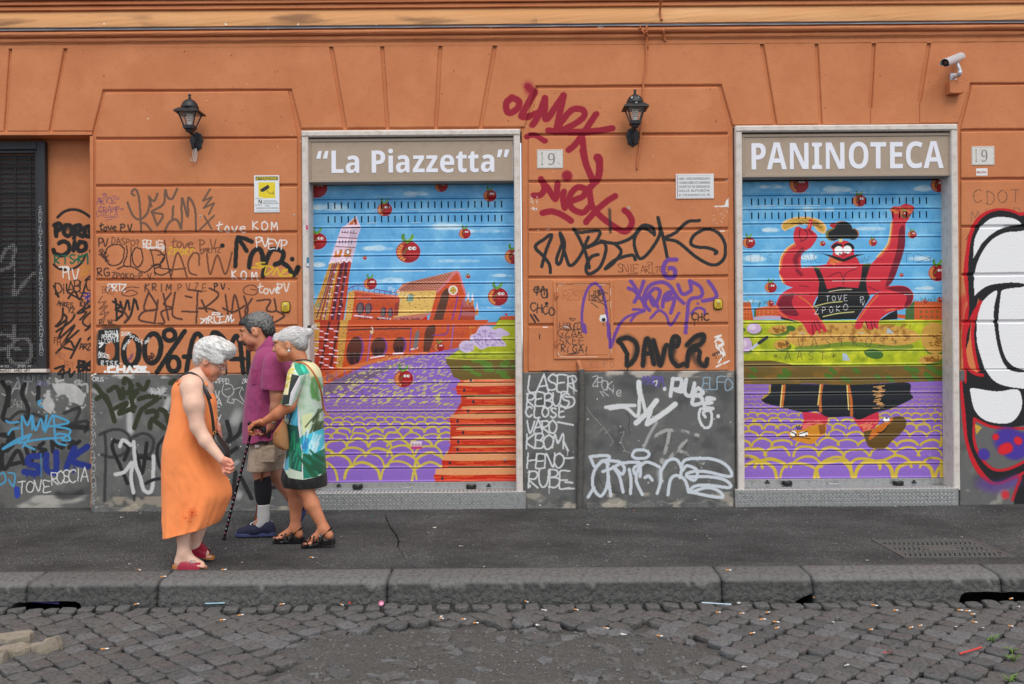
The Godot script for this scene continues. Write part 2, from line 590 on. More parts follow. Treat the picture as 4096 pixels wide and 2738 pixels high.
# ---------------------------------------------------------------- the facade's paint: stucco colour,grey plinth,stains,tags
const WALL_X := -4.7
const WALL_Y := 4.55
const WALL_W := 9.4
const WALL_H := 4.7
const DEEP := -0.19
func paint_wall() -> void:
	var c := Canvas.new(self,WALL_X,WALL_Y,2048,1024,2048.0/WALL_W)
	wall_paint = c
	var orange := c8(199,125,81)
	c.img.fill(orange)
	c.zoom(0,0,1)
	c.mottle(c8(184,106,64,0.45),-150,-80,4250,2200,0.012,1,0.42,0.85)
	c.mottle(c8(212,138,92,0.5),-150,-80,4250,2200,0.02,2,0.5,0.85)
	c.mottle(c8(172,98,60,0.22),-150,-80,4250,2200,0.09,3,0.55,0.9)
	# sand coloured band of the cornice with streaks of dirt
	var sand := c8(206,149,98)
	c.poly(sand,[-150,50,4250,14,4250,92,-150,128])
	c.mottle(c8(120,84,60,0.75),-150,60,2150,118,0.05,8,0.55,0.75,5.0,0.25)
	c.mottle(c8(150,110,78,0.6),2150,32,4250,104,0.03,18,0.55,0.8,6.0,0.25)
	c.mottle(c8(226,178,130,0.6),-150,36,4250,116,0.02,28,0.5,0.8,4.0,0.2)
	c.specks(c8(236,225,210),100,100,2400,128,10,5)
	c.poly(c8(226,216,204),[2385,106,2400,100,2420,104,2412,118,2390,120])
	c.specks(c8(120,66,40),200,200,4000,500,40,2.5)
	c.specks(c8(236,214,190),400,220,2900,700,14,2.5)
	# grey plinth
	var grey := c8(98,98,96)
	c.zoom(0,0,1,DEEP)
	c.poly(grey,[-200,1491,362,1491,362,2140,-200,2140])
	c.zoom(0,0,1,0)
	c.poly(grey,[358,1500,1215,1497,1215,2160,358,2160])
	c.poly(grey,[2085,1491,2945,1484,2945,2160,2085,2160])
	c.poly(grey,[3830,1482,4300,1478,4300,2160,3830,2160])
	c.mottle(c8(72,72,72,0.7),-150,1500,4250,2120,0.03,5,0.5,0.75)
	c.mottle(c8(124,122,118,0.5),-150,1500,4250,2120,0.05,6,0.55,0.8)
	c.mottle(c8(158,150,138,0.9),2090,1975,2940,2080,0.035,9,0.53,0.6,1.5)
	c.mottle(c8(150,140,126,0.9),362,1990,1210,2080,0.035,10,0.54,0.6,1.5)
	c.mottle(c8(176,172,164,0.9),-150,2000,362,2060,0.03,12,0.52,0.62,3.0)
	c.mottle(c8(150,146,138,0.8),3840,1960,4250,2080,0.03,13,0.55,0.62)
	c.mottle(c8(190,180,168,0.85),2400,1484,2945,1512,0.06,14,0.5,0.6,2.0)
	c.mottle(c8(190,186,180,0.8),362,1492,1210,1512,0.06,15,0.58,0.66,2.0)
	c.specks(c8(205,200,192),370,1520,1200,2040,60,3)
	c.specks(c8(205,200,192),2110,1520,2930,2040,40,3)
	var hair := c8(52,52,52)
	c.zoom(2050,1300,0.4847)
	c.line(c8(150,146,140),3,[605,675,650,740,690,780,730,830],0.1,false)
	c.line(hair,2.5,[935,720,965,770,955,840,965,900],0.1,false)
	c.line(hair,2,[1400,900,1440,960,1410,1040,1480,1100,1540,1180],0.1,false)
	c.line(hair,2,[700,1240,740,1330,830,1380,980,1390],0.1,false)
	tags_left(c)
	tags_recess(c)
	tags_plinth_left(c)
	tags_middle(c)
	tags_right(c)
	M.wall = mat(Color.WHITE,0.88)
	M.wall.albedo_texture = ImageTexture.create_from_image(c.img)
	var f := FastNoiseLite.new()
	f.seed = 77
	f.frequency = 0.2
	f.fractal_octaves = 4
	var bump := f.get_image(2048,1024,false,false,true)
	bump.convert(Image.FORMAT_RGBA8)
	bump.bump_map_to_normal_map(2.0)
	M.wall.normal_enabled = true
	M.wall.normal_texture = ImageTexture.create_from_image(bump)
	M.wall.normal_scale = 0.16
	M.wall.texture_repeat = false
	M.plain_wall = tri(mat(orange,0.88),1.0)
func tags_left(c: Canvas) -> void:
	var brown := c8(112,66,44,0.85)
	var dark := c8(62,40,34)
	var ink := c8(38,33,32)
	var white := c8(226,224,222)
	c.zoom(0,650,0.5292)
	c.lines(c8(110,82,66),15,[[1010,250,990,225,1020,200,1045,260,1055,360,1062,520],[960,300,985,370,1020,420,1065,425,1110,380,1128,300,1120,255,1140,330],[1065,455,1100,465,1140,515],[1120,258,1160,290,1187,235],[1185,475,1228,395,1140,375,1215,330,1240,290,1245,205,1265,265,1300,270,1335,198],[1150,385,1182,470],[1240,525,1270,460,1310,430,1340,440,1368,492,1372,270,1415,410,1420,265,1470,350,1476,515],[1305,330,1300,420]])
	c.lines(c8(110,82,66),12,[[1585,200,1530,290,1600,260,1535,345,1615,305,1575,390],[1540,405,1595,500],[1615,400,1505,510]],0.15,false)
	var violet := c8(108,62,104)
	c.word("ARTOZ=",725,270,48,violet,6,0.6,-0.14)
	c.ring(violet,4,785,242,14,8)
	c.word("CRAMP=",745,335,40,violet,4,0.8,-0.02)
	c.word("CUCCA",725,365,40,c8(130,80,96),4,0.85,0.0)
	c.lines(violet,3,[[780,412,880,412],[800,432,845,430]])
	c.word("tove",745,460,54,ink,9,0.62,-0.02)
	c.word("P.V.",905,465,52,ink,9,0.55,0.05)
	c.word("tove",1635,445,72,white,11,0.8,0.02)
	c.word("KOM",1905,445,66,white,11,1.05,0.0)
	# second course
	c.word("PV",738,572,60,dark,9,0.65)
	c.word("DASPO?",838,568,46,c8(96,58,42),7,0.8,0.1)
	c.word("RELIE",1075,588,58,white,8,0.5,0.06)
	c.lines(white,7,[[1080,640,1245,640,1215,615],[1245,640,1222,668]],0.1,false)
	c.word("tove.P.V",1290,572,70,brown,9,0.6,0.05)
	c.word("SPRITZ",1505,655,36,c8(90,56,42),7,0.75,-0.1)
	c.word("ZPOKO",1270,648,44,c8(212,170,48),9,0.95,0.02)
	c.lines(dark,9,[[935,650,900,622,850,622,805,650,790,720,830,775,890,770,925,730,935,660],[955,630,955,700,930,770,965,790],[985,640,985,780],[1065,655,1020,645,995,700,1005,760,1040,790,1075,740,1065,660],[1130,655,1150,720,1170,850],[1130,660,1200,670,1240,720,1200,770,1140,780],[885,805,930,785,1000,790,1090,830,1170,770,1215,780,1170,800],[1190,700,1240,700,1200,790,1290,810,1220,850,1160,830],[1240,590,1255,720,1290,880]])
	c.lines(brown,11,[[1290,860,1340,680,1410,865],[1300,810,1400,800],[1500,775,1500,700,1460,685,1420,750,1430,830,1480,850],[1560,690,1585,845,1640,700,1700,845,1750,680]])
	c.word("RG",728,802,62,dark,12,0.85)
	c.word("ZPOKO-P.V.",842,832,40,dark,7,0.85,0.02)
	c.word("SOCK",745,655,46,dark,8,0.32,0.95)
	# arrow and letters in black spray
	var blk := c8(30,29,29)
	c.lines(blk,30,[[1775,785,1785,600,1795,565],[1795,565,1850,575,1900,598],[1795,570,1835,625,1860,668]],0.2,false)
	c.lines(blk,34,[[1880,795,1890,720,1920,665,1960,655,1980,700,1985,755],[1985,855,2010,740,2050,655],[2050,655,2110,660,2140,690,2120,750,2075,770],[2120,750,2175,790,2215,850,2250,790]],0.2)
	c.lines(blk,32,[[2205,728,2207,732],[1676,626,1678,628]],0.2)
	c.word("PVEYP",1930,570,72,white,10,0.66,0.05)
	c.word("KOM",1745,818,62,white,10,1.2,0.05)
	c.lines(c8(214,176,44),10,[[2000,755,1930,765,1990,790,1900,795],[1960,800,2000,780,2060,800,2000,850,2010,790],[2060,850,2090,800,2110,855],[2130,815,2170,810,2110,855,2200,855,2190,845]])
	# third course
	c.word("PRTZ",810,918,52,white,10,0.68)
	c.word("BOZG",770,935,46,brown,4,0.4,0.3)
	c.lines(brown,8,[[1045,945,960,945,915,990,970,1010,1035,990,990,965,945,980],[1960,960,1900,925,1840,950,1850,990,1920,1000,1945,965,1890,960]])
	c.word("KRIM",1090,918,54,c8(80,52,42),9,1.0,-0.02)
	c.word("PVZE",1340,915,52,brown,8,1.2)
	c.word("PV.",1615,915,44,ink,10,1.2)
	c.word("tove",1945,915,70,white,9,0.62,0.05)
	c.word("PV",2090,912,66,white,9,0.8)
	c.lines(ink,15,[[870,1030,880,1190],[850,1050,905,1090,870,1110,925,1140,875,1190],[905,1050,930,1120,960,1040,975,1110],[1010,1030,985,1150,940,1210],[1020,1040,1040,1110]])
	c.lines(c8(84,52,40),13,[[920,1110,960,1170,935,1210],[1120,980,1085,1110,1185,1100,1120,980],[1185,1110,1080,1130,1050,1190,1170,1215],[1190,1040,1165,1210],[1230,990,1270,1190],[1290,985,1235,1070,1300,1100,1215,1130,1240,1210,1190,1215],[1320,980,1300,1150,1370,1185],[1400,1010,1445,1020],[1370,1125,1490,1130],[1420,960,1520,975],[1490,970,1480,1215],[1580,950,1650,1000,1555,1090,1500,1100],[1500,1105,1600,1110,1680,1160],[1520,1040,1560,1130],[1700,1000,1735,1205,1770,1000,1820,1195],[1680,1100,1760,1130,1850,1080],[1840,1010,1870,1120,1820,1190],[1900,1030,1850,1140,1990,1180],[1940,1045,2040,1040,2010,1115,2080,1120,2070,1030],[2080,1120,2145,1160,2060,1215],[2055,1165,2053,1220]])
	c.lines(brown,6,[[770,1010,740,1060,800,1050,745,1110,810,1080,750,1150,820,1130,760,1190],[780,1060,790,1190]])
	c.word("RLWC",745,1188,38,dark,7,0.85)
	c.lines(white,9,[[1512,1180,1545,1190,1515,1215,1560,1175,1555,1215],[1570,1215,1575,1165,1600,1175,1580,1190,1610,1215],[1615,1165,1625,1212,1690,1205],[1635,1165,1690,1160],[1660,1165,1655,1212],[1700,1210,1720,1155,1725,1200,1745,1150,1745,1205,1765,1185],[1600,1155,1610,1135,1655,1138,1650,1150,1610,1150]])
	# fourth course: black block,then the large figures
	c.poly(c8(36,35,36),[740,1270,900,1255,905,1540,735,1535])
	c.ell(orange_dark(),830,1425,38,70)
	c.lines(c8(36,35,36,0.6),50,[[770,1265,890,1262],[745,1300,740,1500]],0.4)
	c.word("RONI",790,1275,30,white,7,0.85,-0.1)
	c.word("PERAGONI",765,1305,30,white,6,0.55,-0.1)
	c.word("V.L0116",745,1345,30,white,6,0.72,-0.15)
	c.lines(white,12,[[880,1275,885,1330],[745,1370,775,1365,750,1395]])
	c.word("ARTOS",738,1430,28,white,4,0.6,0.35)
	c.lines(white,5,[[740,1475,790,1470],[740,1475,755,1462]])
	c.word("RTSK-",760,1500,34,white,8,1.0)
	c.ring(blk,40,988,1425,58,112,0.05,0.18)
	c.ring(blk,36,1150,1405,62,112,0.1,0.18)
	c.word("RAMP",965,1480,26,violet,4,0.3,-1.5)
	c.word("WFHD",1100,1470,40,c8(60,30,26),8,0.3,-0.7)
	c.word("ARTOS",925,1395,20,white,5,0.5,-1.4)
	c.word("SPOKE",975,1300,24,white,4,0.9,0.5)
	c.word("DSR",915,1282,26,white,4,0.9)
	c.word("SNE",1090,1350,20,white,5,0.6,-0.9)
	c.zoom(600,1220,0.37)
	c.ring(blk,46,205,325,62,60,0.3,0.15)
	c.ring(blk,50,250,640,62,78,0.0,0.15)
	c.lines(blk,50,[[368,285,200,530,68,730],[385,745,415,560,455,380,505,310,548,345,558,410],[360,560,490,556],[660,345,690,295,760,330,830,420],[880,410,925,332,965,400,985,560,1005,735],[870,586,1005,580],[1055,470,1062,735],[800,640,805,735],[700,700,690,745]],0.12)
	c.zoom(0,650,0.5292)
	c.lines(c8(234,233,231),20,[[860,1545,815,1550,815,1585,865,1583],[885,1540,882,1590],[885,1565,935,1562],[935,1540,938,1590],[955,1590,975,1545,1000,1590],[1010,1545,1050,1545,1010,1585,1050,1585],[1095,1545,1062,1548,1062,1585,1098,1583],[1062,1566,1090,1565],[1115,1588,1117,1590],[790,1580,792,1584]],0.1,false)
func orange_dark() -> Color:
	return c8(176,100,60)
func tags_recess(c: Canvas) -> void:
	var blk := c8(32,30,30)
	var ink := c8(48,36,32)
	var brown := c8(110,64,42)
	c.zoom(0,650,0.5292,DEEP)
	c.line(c8(40,32,30,0.9),22,[430,415,480,370,550,353,620,372,690,420],0.45)
	c.line(blk,16,[430,414,480,372,550,356,620,374,690,420],0.2)
	c.line(c8(40,34,32,0.5),60,[420,470,520,500,620,500,690,520],0.5)
	c.lines(blk,30,[[415,480,420,555],[405,475,440,460,460,490,425,520],[490,475,478,530,510,555,540,520,525,475,490,475],[565,480,560,555],[560,480,600,475,600,515,570,525,620,560],[665,480,635,500,640,550,690,560],[690,495,672,520,700,550]],0.2)
	c.lines(blk,30,[[440,610,480,595,515,620,515,670,470,700,415,690,400,660],[560,600,550,665],[555,570,557,572],[600,600,580,640,600,670,640,655,640,610,600,600],[685,668,687,672]],0.2)
	c.line(blk,14,[400,770,450,805,540,805,610,760,640,700],0.25)
	c.word("RTSK",405,700,62,c8(28,98,72),13,0.95)
	c.line(c8(28,98,72),12,[560,740,655,690,660,765],0.1,false)
	c.word("PV",470,785,80,c8(228,226,224),12,0.85,0.2)
	c.line(c8(228,226,224),9,[440,790,500,795,520,885],0.1)
	c.lines(c8(206,140,50),7,[[600,790,640,790,610,850,650,840],[640,850,670,785,690,840],[600,850,690,820]])
	c.word("DiABLO",410,915,84,ink,10,0.56,-0.12)
	c.lines(ink,11,[[400,930,440,1015,425,1000],[500,920,510,980,620,1040],[510,1030,560,970,600,1035,650,900],[640,890,690,860,690,980]])
	c.lines(c8(52,52,140),8,[[625,990,700,985],[660,985,655,1050,610,1135],[690,990,640,1030],[620,1010,690,1020,660,1050]])
	c.word("ANKES",428,1050,34,ink,7,0.72,0.15)
	c.word("YZ",510,1100,34,ink,7,0.8)
	c.word("KMZ",600,1050,40,ink,8,0.8,0.1)
	c.lines(ink,11,[[600,1140,680,1080],[640,1090,580,1140,650,1130,600,1190],[690,1120,620,1200,660,1240,690,1210]])
	c.lines(ink,14,[[470,1100,465,1180,415,1240],[430,1240,500,1180,470,1140],[420,1280,530,1200,560,1150],[500,1200,440,1330,560,1230,480,1360,590,1270],[640,1270,690,1230],[660,1340,700,1300],[420,1440,520,1350,560,1400,605,1330,530,1480],[560,1420,480,1400]])
	c.word("PFW",405,1320,46,brown,10,0.5,0.6)
	c.word("ARZ",595,1370,44,ink,8,0.7)
	c.word("STC!",410,1425,40,c8(140,84,58),5,0.5,0.5)
	c.word("KET",480,1500,40,c8(140,84,58),5,0.6,0.3)
	c.lines(blk,18,[[590,1500,590,1580],[590,1500,640,1510,600,1540,645,1560,590,1580],[690,1500,650,1530,660,1570,690,1560,685,1540],[580,1545,700,1530]],0.15)
	c.lines(blk,16,[[410,1560,480,1540,440,1600,520,1580],[480,1570,470,1630],[520,1560,530,1620,560,1580]],0.15)
	c.lines(blk,6,[[590,1580,590,1700],[625,1580,625,1640],[650,1570,650,1660],[606,1580,604,1720]])
func tags_plinth_left(c: Canvas) -> void:
	var white := c8(212,211,208)
	var pale := c8(176,175,172)
	var blk := c8(34,34,34)
	var charcoal := c8(50,50,50)  # dark grey spray paint
	c.zoom(0,1400,0.5292,DEEP)
	# peeled paint
	var bare := c8(176,175,172)
	c.poly(bare,[330,380,370,350,400,395,390,480,360,470,320,430],true)
	c.poly(bare,[395,250,450,262,540,255,600,290,640,350,620,420,560,400,480,390,430,330,400,280],true)
	c.poly(c8(98,98,96),[450,345,500,340,520,400,450,410,415,390],true)
	c.mottle(c8(190,189,186,0.9),290,230,660,480,0.09,40,0.56,0.6)
	c.lines(pale,14,[[420,215,440,235,480,225],[610,265,655,260,660,320]])
	c.word("SATJ",10,235,100,c8(160,160,158),13,0.75,0.0,0.2)
	c.word("*JARES*",120,195,34,pale,4,1.2)
	c.word("ARTS",280,240,26,c8(150,146,190),5,0.9)
	c.word("CARNe",62,380,56,c8(150,150,148),5,0.6)
	c.lines(blk,30,[[15,240,60,330,30,470,20,520,70,535],[185,260,165,330,210,440,200,520],[290,280,285,380],[70,280,60,420]],0.25)
	c.lines(charcoal,20,[[60,540,140,470,200,480,120,560],[250,480,330,520,270,560],[480,480,600,440,560,560],[530,560,660,540,640,620]],0.3)
	c.line(blk,46,[430,590,560,580,660,590],0.4)
	c.lines(c8(36,36,38),34,[[10,640,70,660,40,760,90,720],[20,720,0,900],[90,620,100,700]],0.3)
	c.lines(c8(36,36,38),28,[[10,830,40,900,130,760,180,860],[60,870,150,850],[190,730,235,840,260,740],[330,700,290,740,345,760,290,790,350,800],[390,690,400,770],[395,700,470,740,480,700],[520,690,560,700,520,740,600,690]],0.25)
	c.line(c8(40,40,42,0.7),60,[430,1090,520,1110,610,1080],0.5)
	# blue letters
	var navy := c8(32,48,130)
	c.lines(navy,44,[[300,800,220,810,215,860,285,880,280,930,180,920],[350,790,350,900,420,920,425,770],[500,890,560,740],[660,730,540,830,670,880]],0.12)
	c.lines(navy,10,[[200,930,200,960],[260,940,258,970],[560,870,555,930]])
	c.line(c8(40,62,160),40,[125,1050,130,1100],0.12)
	var sky := c8(74,154,196)
	c.lines(sky,14,[[168,650,165,500,205,570,240,495,240,600],[245,500,268,608,308,520,330,605,352,490],[340,620,400,490,410,630],[350,580,430,570],[400,490,520,545,420,575,525,600,520,640],[45,535,75,548,140,545],[60,640,90,600,140,590],[20,745,120,680,235,640,20,750],[190,720,260,750],[140,705,300,675,470,662,500,650,470,680,530,680,500,640,420,640,430,700,500,720],[170,735,230,645]])
	c.lines(sky,5,[[165,650,165,700],[410,630,408,670],[310,780,308,960]])
	c.lines(c8(74,154,196,0.9),11,[[0,940,30,930,40,990,0,1020],[60,930,110,940,100,1030,65,980],[285,390,310,380,290,410,320,430]])
	c.word("TOVE",135,985,88,white,11,0.72,-0.02)
	c.word("ROSCIA",385,920,96,white,11,0.55,-0.12,0.0,0.05,0.15,0.85)
	# the pier's plinth
	c.zoom(0,1400,0.5292,0.0)
	c.lines(c8(232,232,230),8,[[672,300,676,215,715,178]])
	c.word("HORUS",682,205,32,white,6,0.65)
	c.down("STRASMAZOZOSOMZe",685,375,50,c8(170,169,166),5,0.98)
	c.line(c8(190,190,188,0.8),90,[890,440,900,480],0.5)
	c.line(c8(200,200,198,0.9),60,[1010,330,980,470,985,620],0.5)
	c.line(c8(190,190,188,0.8),50,[1130,300,1190,330,1240,290],0.5)
	c.line(c8(200,200,198,0.8),60,[1280,360,1250,450],0.5)
	c.line(c8(180,180,178,0.7),40,[690,300,760,330],0.5)
	var olive := c8(48,52,32)
	c.lines(olive,34,[[720,265,770,330,830,420,865,540],[730,370,790,340,830,420],[820,310,880,280,915,365],[935,250,945,215,985,250,980,310,935,330],[930,290,930,360],[995,270,990,370,1040,310,1000,340,1005,460],[1040,260,1090,300,1120,240],[870,440,960,400,900,480,1020,430],[1050,370,1130,350,1190,365,1100,430,1060,470,1015,590]],0.14)
	c.lines(olive,36,[[1110,470,1170,460,1185,500,1140,540,1135,590],[1150,520,1240,590],[1210,450,1250,470,1280,560],[1290,250,1320,230]],0.14)
	c.lines(olive,16,[[1215,362,1216,366],[1248,360,1249,364],[1196,350,1197,352]])
	c.word("RAVE",1145,285,48,c8(196,195,193),5,0.62,0.1)
	c.line(c8(44,44,46,0.9),26,[750,640,860,600,950,620,990,700,960,770,850,810,770,790],0.35)
	c.line(c8(44,44,46,0.9),26,[790,620,800,760,790,1140],0.35)
	c.line(c8(44,44,46,0.9),26,[1000,660,1090,630,1160,680,1130,790,1010,820,1015,1130],0.35)
	c.lines(c8(30,30,31),26,[[865,680,850,740,910,880,965,1010],[865,690,930,700,970,740,940,830],[1000,690,1040,820,1075,930,1110,700],[1140,820,1060,810]],0.15)
	c.lines(c8(196,196,194),26,[[905,730,930,680,990,720],[870,940,940,920,1000,850,990,960,1010,1080],[1010,690,1025,860,1060,960,1090,1060,1150,1050,1160,800]],0.25)
	c.lines(c8(36,36,38),22,[[1100,1010,1160,980,1230,970],[1240,660,1190,740,1200,860,1240,930]],0.25)
	c.word("HAPPD",1608,215,38,white,5,0.65,0.0)
	c.down("VAFY",1632,310,52,white,8,1.15)
	c.lines(white,5,[[1690,260,1680,320,1720,355,1765,320,1750,265,1700,255],[1700,300,1740,290],[1765,300,1830,280,1810,330,1850,400],[1730,360,1720,390,1760,400,1780,370,1840,410]])
	c.line(c8(176,176,174,0.9),90,[1800,470,1770,540],0.45)
	c.lines(c8(34,34,35),28,[[1715,540,1740,640,1720,690,1800,640,1830,560],[1700,800,1790,740],[1820,960,1900,1120],[1780,920,1760,1120],[2040,1040,2110,1030]],0.3)
	c.line(c8(170,170,168,0.8),40,[1800,840,1740,880],0.4)
	c.line(c8(180,180,178,0.8),60,[1810,1080,1800,1110],0.4)
	c.word("ZRO",1830,220,30,white,7,0.7)
func tags_middle(c: Canvas) -> void:
	var wine := c8(150,24,46)
	var mist := c8(150,24,46,0.6)
	c.zoom(1100,0,0.5292)
	c.line(mist,90,[1910,640,1930,690],0.5)
	c.lines(wine,46,[[1790,735,1745,780,1760,850,1820,830,1845,770,1790,735],[1905,650,1960,700],[1960,690,1900,800,1860,875,1900,880,1990,850],[1945,945,1990,870,2040,740],[2040,740,2045,900,2130,790,2180,720],[2180,720,2150,860,2130,960]],0.2)
	c.lines(wine,40,[[1900,1030,1960,1020,2040,1065]],0.15)
	c.zoom(0,0,1)
	c.lines(wine,24,[[2384,455,2340,520,2306,570,2274,600],[2450,512,2390,522,2319,527,2240,524],[2328,549,2340,640,2360,696,2384,727,2398,690,2398,634,2386,626],[2192,521,2244,521,2328,474,2333,441,2290,437,2250,480,2236,500]],0.15)
	c.zoom(2050,600,0.472)
	c.line(wine,80,[460,212,462,220],0.3)
	c.lines(wine,50,[[590,0,620,120,680,270,650,320,720,240,730,110,710,65],[175,385,235,380,270,320,240,245],[240,250,310,340,365,415,380,280],[435,350,425,400,440,490],[500,430,600,390,610,330,540,320,480,400,500,490,590,530,650,480],[650,330,665,450,700,520],[870,390,790,440,700,520,620,610],[700,520,780,590,880,660,960,690,1010,620,990,550,945,510],[250,535,330,520,420,550,495,600]],0.15)
	var blk := c8(40,40,41)
	c.lines(blk,26,[[245,990,280,860,330,720,260,760,190,820,260,900,310,970,320,1040],[400,700,440,800,400,960,370,930,420,790],[400,710,450,900,490,980,570,900,640,740],[520,670,570,760,620,880,650,1000],[570,700,650,690,740,690,700,780,620,830,760,780,790,850,740,990,650,1050,620,1000,660,910,725,885],[745,770,880,790,1010,740,1100,640,1190,660,1200,720],[860,790,920,860,860,950,800,1000,790,1000,870,930,1010,890,1040,930],[1200,710,1100,660,1030,760,1060,900,1110,910,1190,820,1250,700,1230,570,1250,640,1280,760,1310,910],[1585,597,1480,610,1380,700,1290,750,1400,780,1560,910,1700,975,1790,920,1800,800,1740,700,1640,670,1540,720,1510,790,1560,820,1660,830,1730,860,1715,880]],0.18)
	c.lines(c8(40,40,41,0.7),30,[[510,665,560,690],[820,500,830,700]],0.45)
	c.word("SNIE",890,970,70,c8(104,52,34),5,0.62)
	c.word("ARITOS",1085,985,56,c8(104,52,34),5,0.72)
	c.lines(c8(104,52,34),4,[[1140,955,1165,950,1188,965,1160,975,1140,960],[975,1048,1055,1050],[1150,1042,1205,1042]])
	var purple := c8(112,68,150)
	c.line(purple,34,[1390,930,1310,935,1275,1010,1310,1080,1375,1070,1370,1010,1330,1000],0.25)
	c.lines(purple,30,[[1000,1110,1050,1190,980,1170],[1110,1110,1080,1200,1030,1290],[1040,1200,1110,1290],[1120,1330,1110,1250,1160,1150,1260,1120,1330,1150,1390,1240,1450,1300],[1160,1360,1120,1290,1190,1180,1250,1200,1200,1320,1160,1230,1230,1330],[1270,1330,1290,1230,1360,1200,1300,1270,1370,1260,1340,1380],[1400,1140,1440,1220,1510,1190,1500,1110],[1500,1110,1590,1160,1600,1240,1500,1270,1480,1400,1465,1545],[1660,1110,1730,1240,1610,1280]],0.15)
	c.lines(purple,20,[[1170,1425,1240,1360,1300,1400,1340,1485,1410,1380],[1000,1450,1050,1390,1120,1360,1020,1350],[870,1560,900,1490,960,1420,1050,1385,1120,1360],[1510,1390,1560,1340,1620,1350,1630,1390],[1568,1300,1570,1304]],0.15)
	c.word("CHC",1520,1385,60,c8(44,38,36),14,0.85,0.02)
	c.lines(c8(44,38,36),5,[[1545,1440,1543,1490]])
	# tags on the hatch (its sheet stands 8 mm proud)
	c.line(purple,22,[600,1540,585,1420,600,1280,640,1170,700,1130,750,1180,780,1280,800,1420,810,1580],0.2)
	c.word("HeRUC",640,1190,80,c8(58,44,42),7,0.36,0.2)
	c.line(c8(58,44,42),6,[740,1230,730,1190,760,1190,755,1220,720,1215,725,1185],0.1)
	c.lines(c8(58,44,42),5,[[650,1270,760,1300,800,1340],[660,1290,720,1335]])
	c.word("RZST",420,1190,80,c8(172,96,60),5,0.6)
	c.lines(c8(222,206,192),5,[[375,1170,378,1200],[390,1145,440,1135],[520,1138,640,1136],[730,1140,780,1140],[828,1170,828,1230],[829,1280,829,1340]],0.1,false)
	c.poly(c8(222,220,216),[735,1430,745,1400,790,1395,800,1450,770,1470,740,1450])
	c.word("HeBUC0",395,1460,60,c8(58,44,42),7,0.5,0.04)
	c.line(c8(58,44,42),5,[490,1440,480,1425,530,1430,510,1445,490,1430],0.1)
	c.word("eMO",175,1130,80,c8(52,42,40),10,0.42,0.6)
	c.word("CHCO",150,1290,70,c8(52,42,40),10,0.75,0.25)
	c.lines(c8(52,42,40),12,[[150,1395,190,1460],[180,1395,220,1450],[290,1180,290,1250]])
	c.line(c8(52,42,40),26,[286,1300,288,1302],0.2)
	# scratches and chipped plaster
	c.poly(c8(226,224,220),[1810,430,1838,400,1838,485,1710,482,1708,476,1800,470])
	c.specks(c8(226,224,220),150,380,210,500,26,5)
	c.specks(c8(226,224,220),1690,480,1830,620,26,4)
	c.lines(c8(226,224,220),7,[[285,672,312,668],[210,676,222,674],[1760,684,1795,686],[1810,255,1828,250],[255,1502,295,1500],[430,1498,470,1498]])
	c.specks(c8(232,228,222),170,470,210,510,8,6)
	# fourth course,cabinet bottom and DAVER
	c.zoom(2050,1300,0.4847)
	var soft_black := c8(38,36,36)
	c.lines(c8(38,36,36,0.55),62,[[870,130,950,100,1020,160,1000,280,945,330],[1080,330,1110,110,1170,320],[1160,130,1215,330,1260,180],[1320,240,1350,110,1310,240,1360,340],[1440,170,1560,90,1560,150,1470,230],[1470,230,1420,340],[1480,230,1540,330,1600,320]],0.5)
	c.lines(soft_black,36,[[870,130,940,105,1010,140,1030,210,1000,290,945,335,945,240],[945,240,905,170,870,135],[1075,335,1085,200,1110,110,1140,200,1165,325],[1080,240,1150,230],[1160,125,1200,260,1220,335,1255,200,1270,165],[1310,180,1360,170,1370,110,1330,95,1305,180,1310,280,1360,340,1410,320],[1440,165,1500,100,1575,80,1560,150,1460,200,1440,340],[1470,210,1540,210,1540,300,1590,340,1605,280]],0.15)
	c.line(c8(30,28,28),6,[945,335,946,378],0.1)
	c.word("GZAR",375,40,60,c8(58,44,42),7,0.9,-0.02)
	c.word("SKEE",385,100,60,c8(58,44,42),7,0.9)
	c.word("RiGA!",398,165,56,c8(58,44,42),8,0.86,0.08)
	c.lines(c8(58,44,42),6,[[450,243,520,228],[480,243,540,232]])
	c.lines(c8(222,206,192),5,[[370,220,385,250,440,262,600,262,700,262],[790,250,808,225,808,100]],0.1)
	c.lines(purple,26,[[790,0,800,110,805,185,840,90,880,0],[1435,0,1430,62],[590,0,600,60]],0.18)
	c.word("ELFO",640,300,50,c8(150,96,80,0.5),4,1.1)
	c.line(c8(60,44,40),8,[222,80,220,115],0.1)
	c.lines(c8(230,226,222),12,[[1670,100,1720,85,1690,110,1730,120],[1670,140,1690,120,1740,145,1700,170],[1680,150,1690,190,1740,160],[1690,240,1750,230],[1700,200,1750,250,1730,190],[1700,310,1740,250],[1740,318,1790,295],[1680,345,1720,325]])
	c.word("RUNN",1650,235,24,c8(60,44,40),4,0.6,-0.5)
	c.word("5-5-15",1655,265,24,c8(60,44,40),4,0.7,-0.1)
	# grey plinth between the doors
	var white := c8(206,207,208)
	var names := ["LASER","REBUS","CLOSE","VARO","KBOM","HENO","RUBE"]
	var tops := [415,560,680,785,900,1060,1200]
	var highs := [130,115,80,100,120,120,140]
	var xs := [120,110,105,110,105,115,120]
	for i in 7:
		c.word(names[i],xs[i],tops[i],highs[i],white,17,0.62 if i != 2 else 0.85,0.0,0.05,0.06,0.12)
	c.lines(white,15,[[490,440,510,540],[430,590,500,600,500,660,430,690],[370,800,500,825],[420,960,455,1035],[420,1100,500,1095],[430,1295,495,1300],[430,1350,505,1350],[140,1320,142,1335]])
	c.lines(white,6,[[300,1340,302,1390],[450,1030,452,1075],[500,540,506,570]])
	c.word("ZPOKie",655,420,76,c8(196,196,194),8,0.52,0.42)
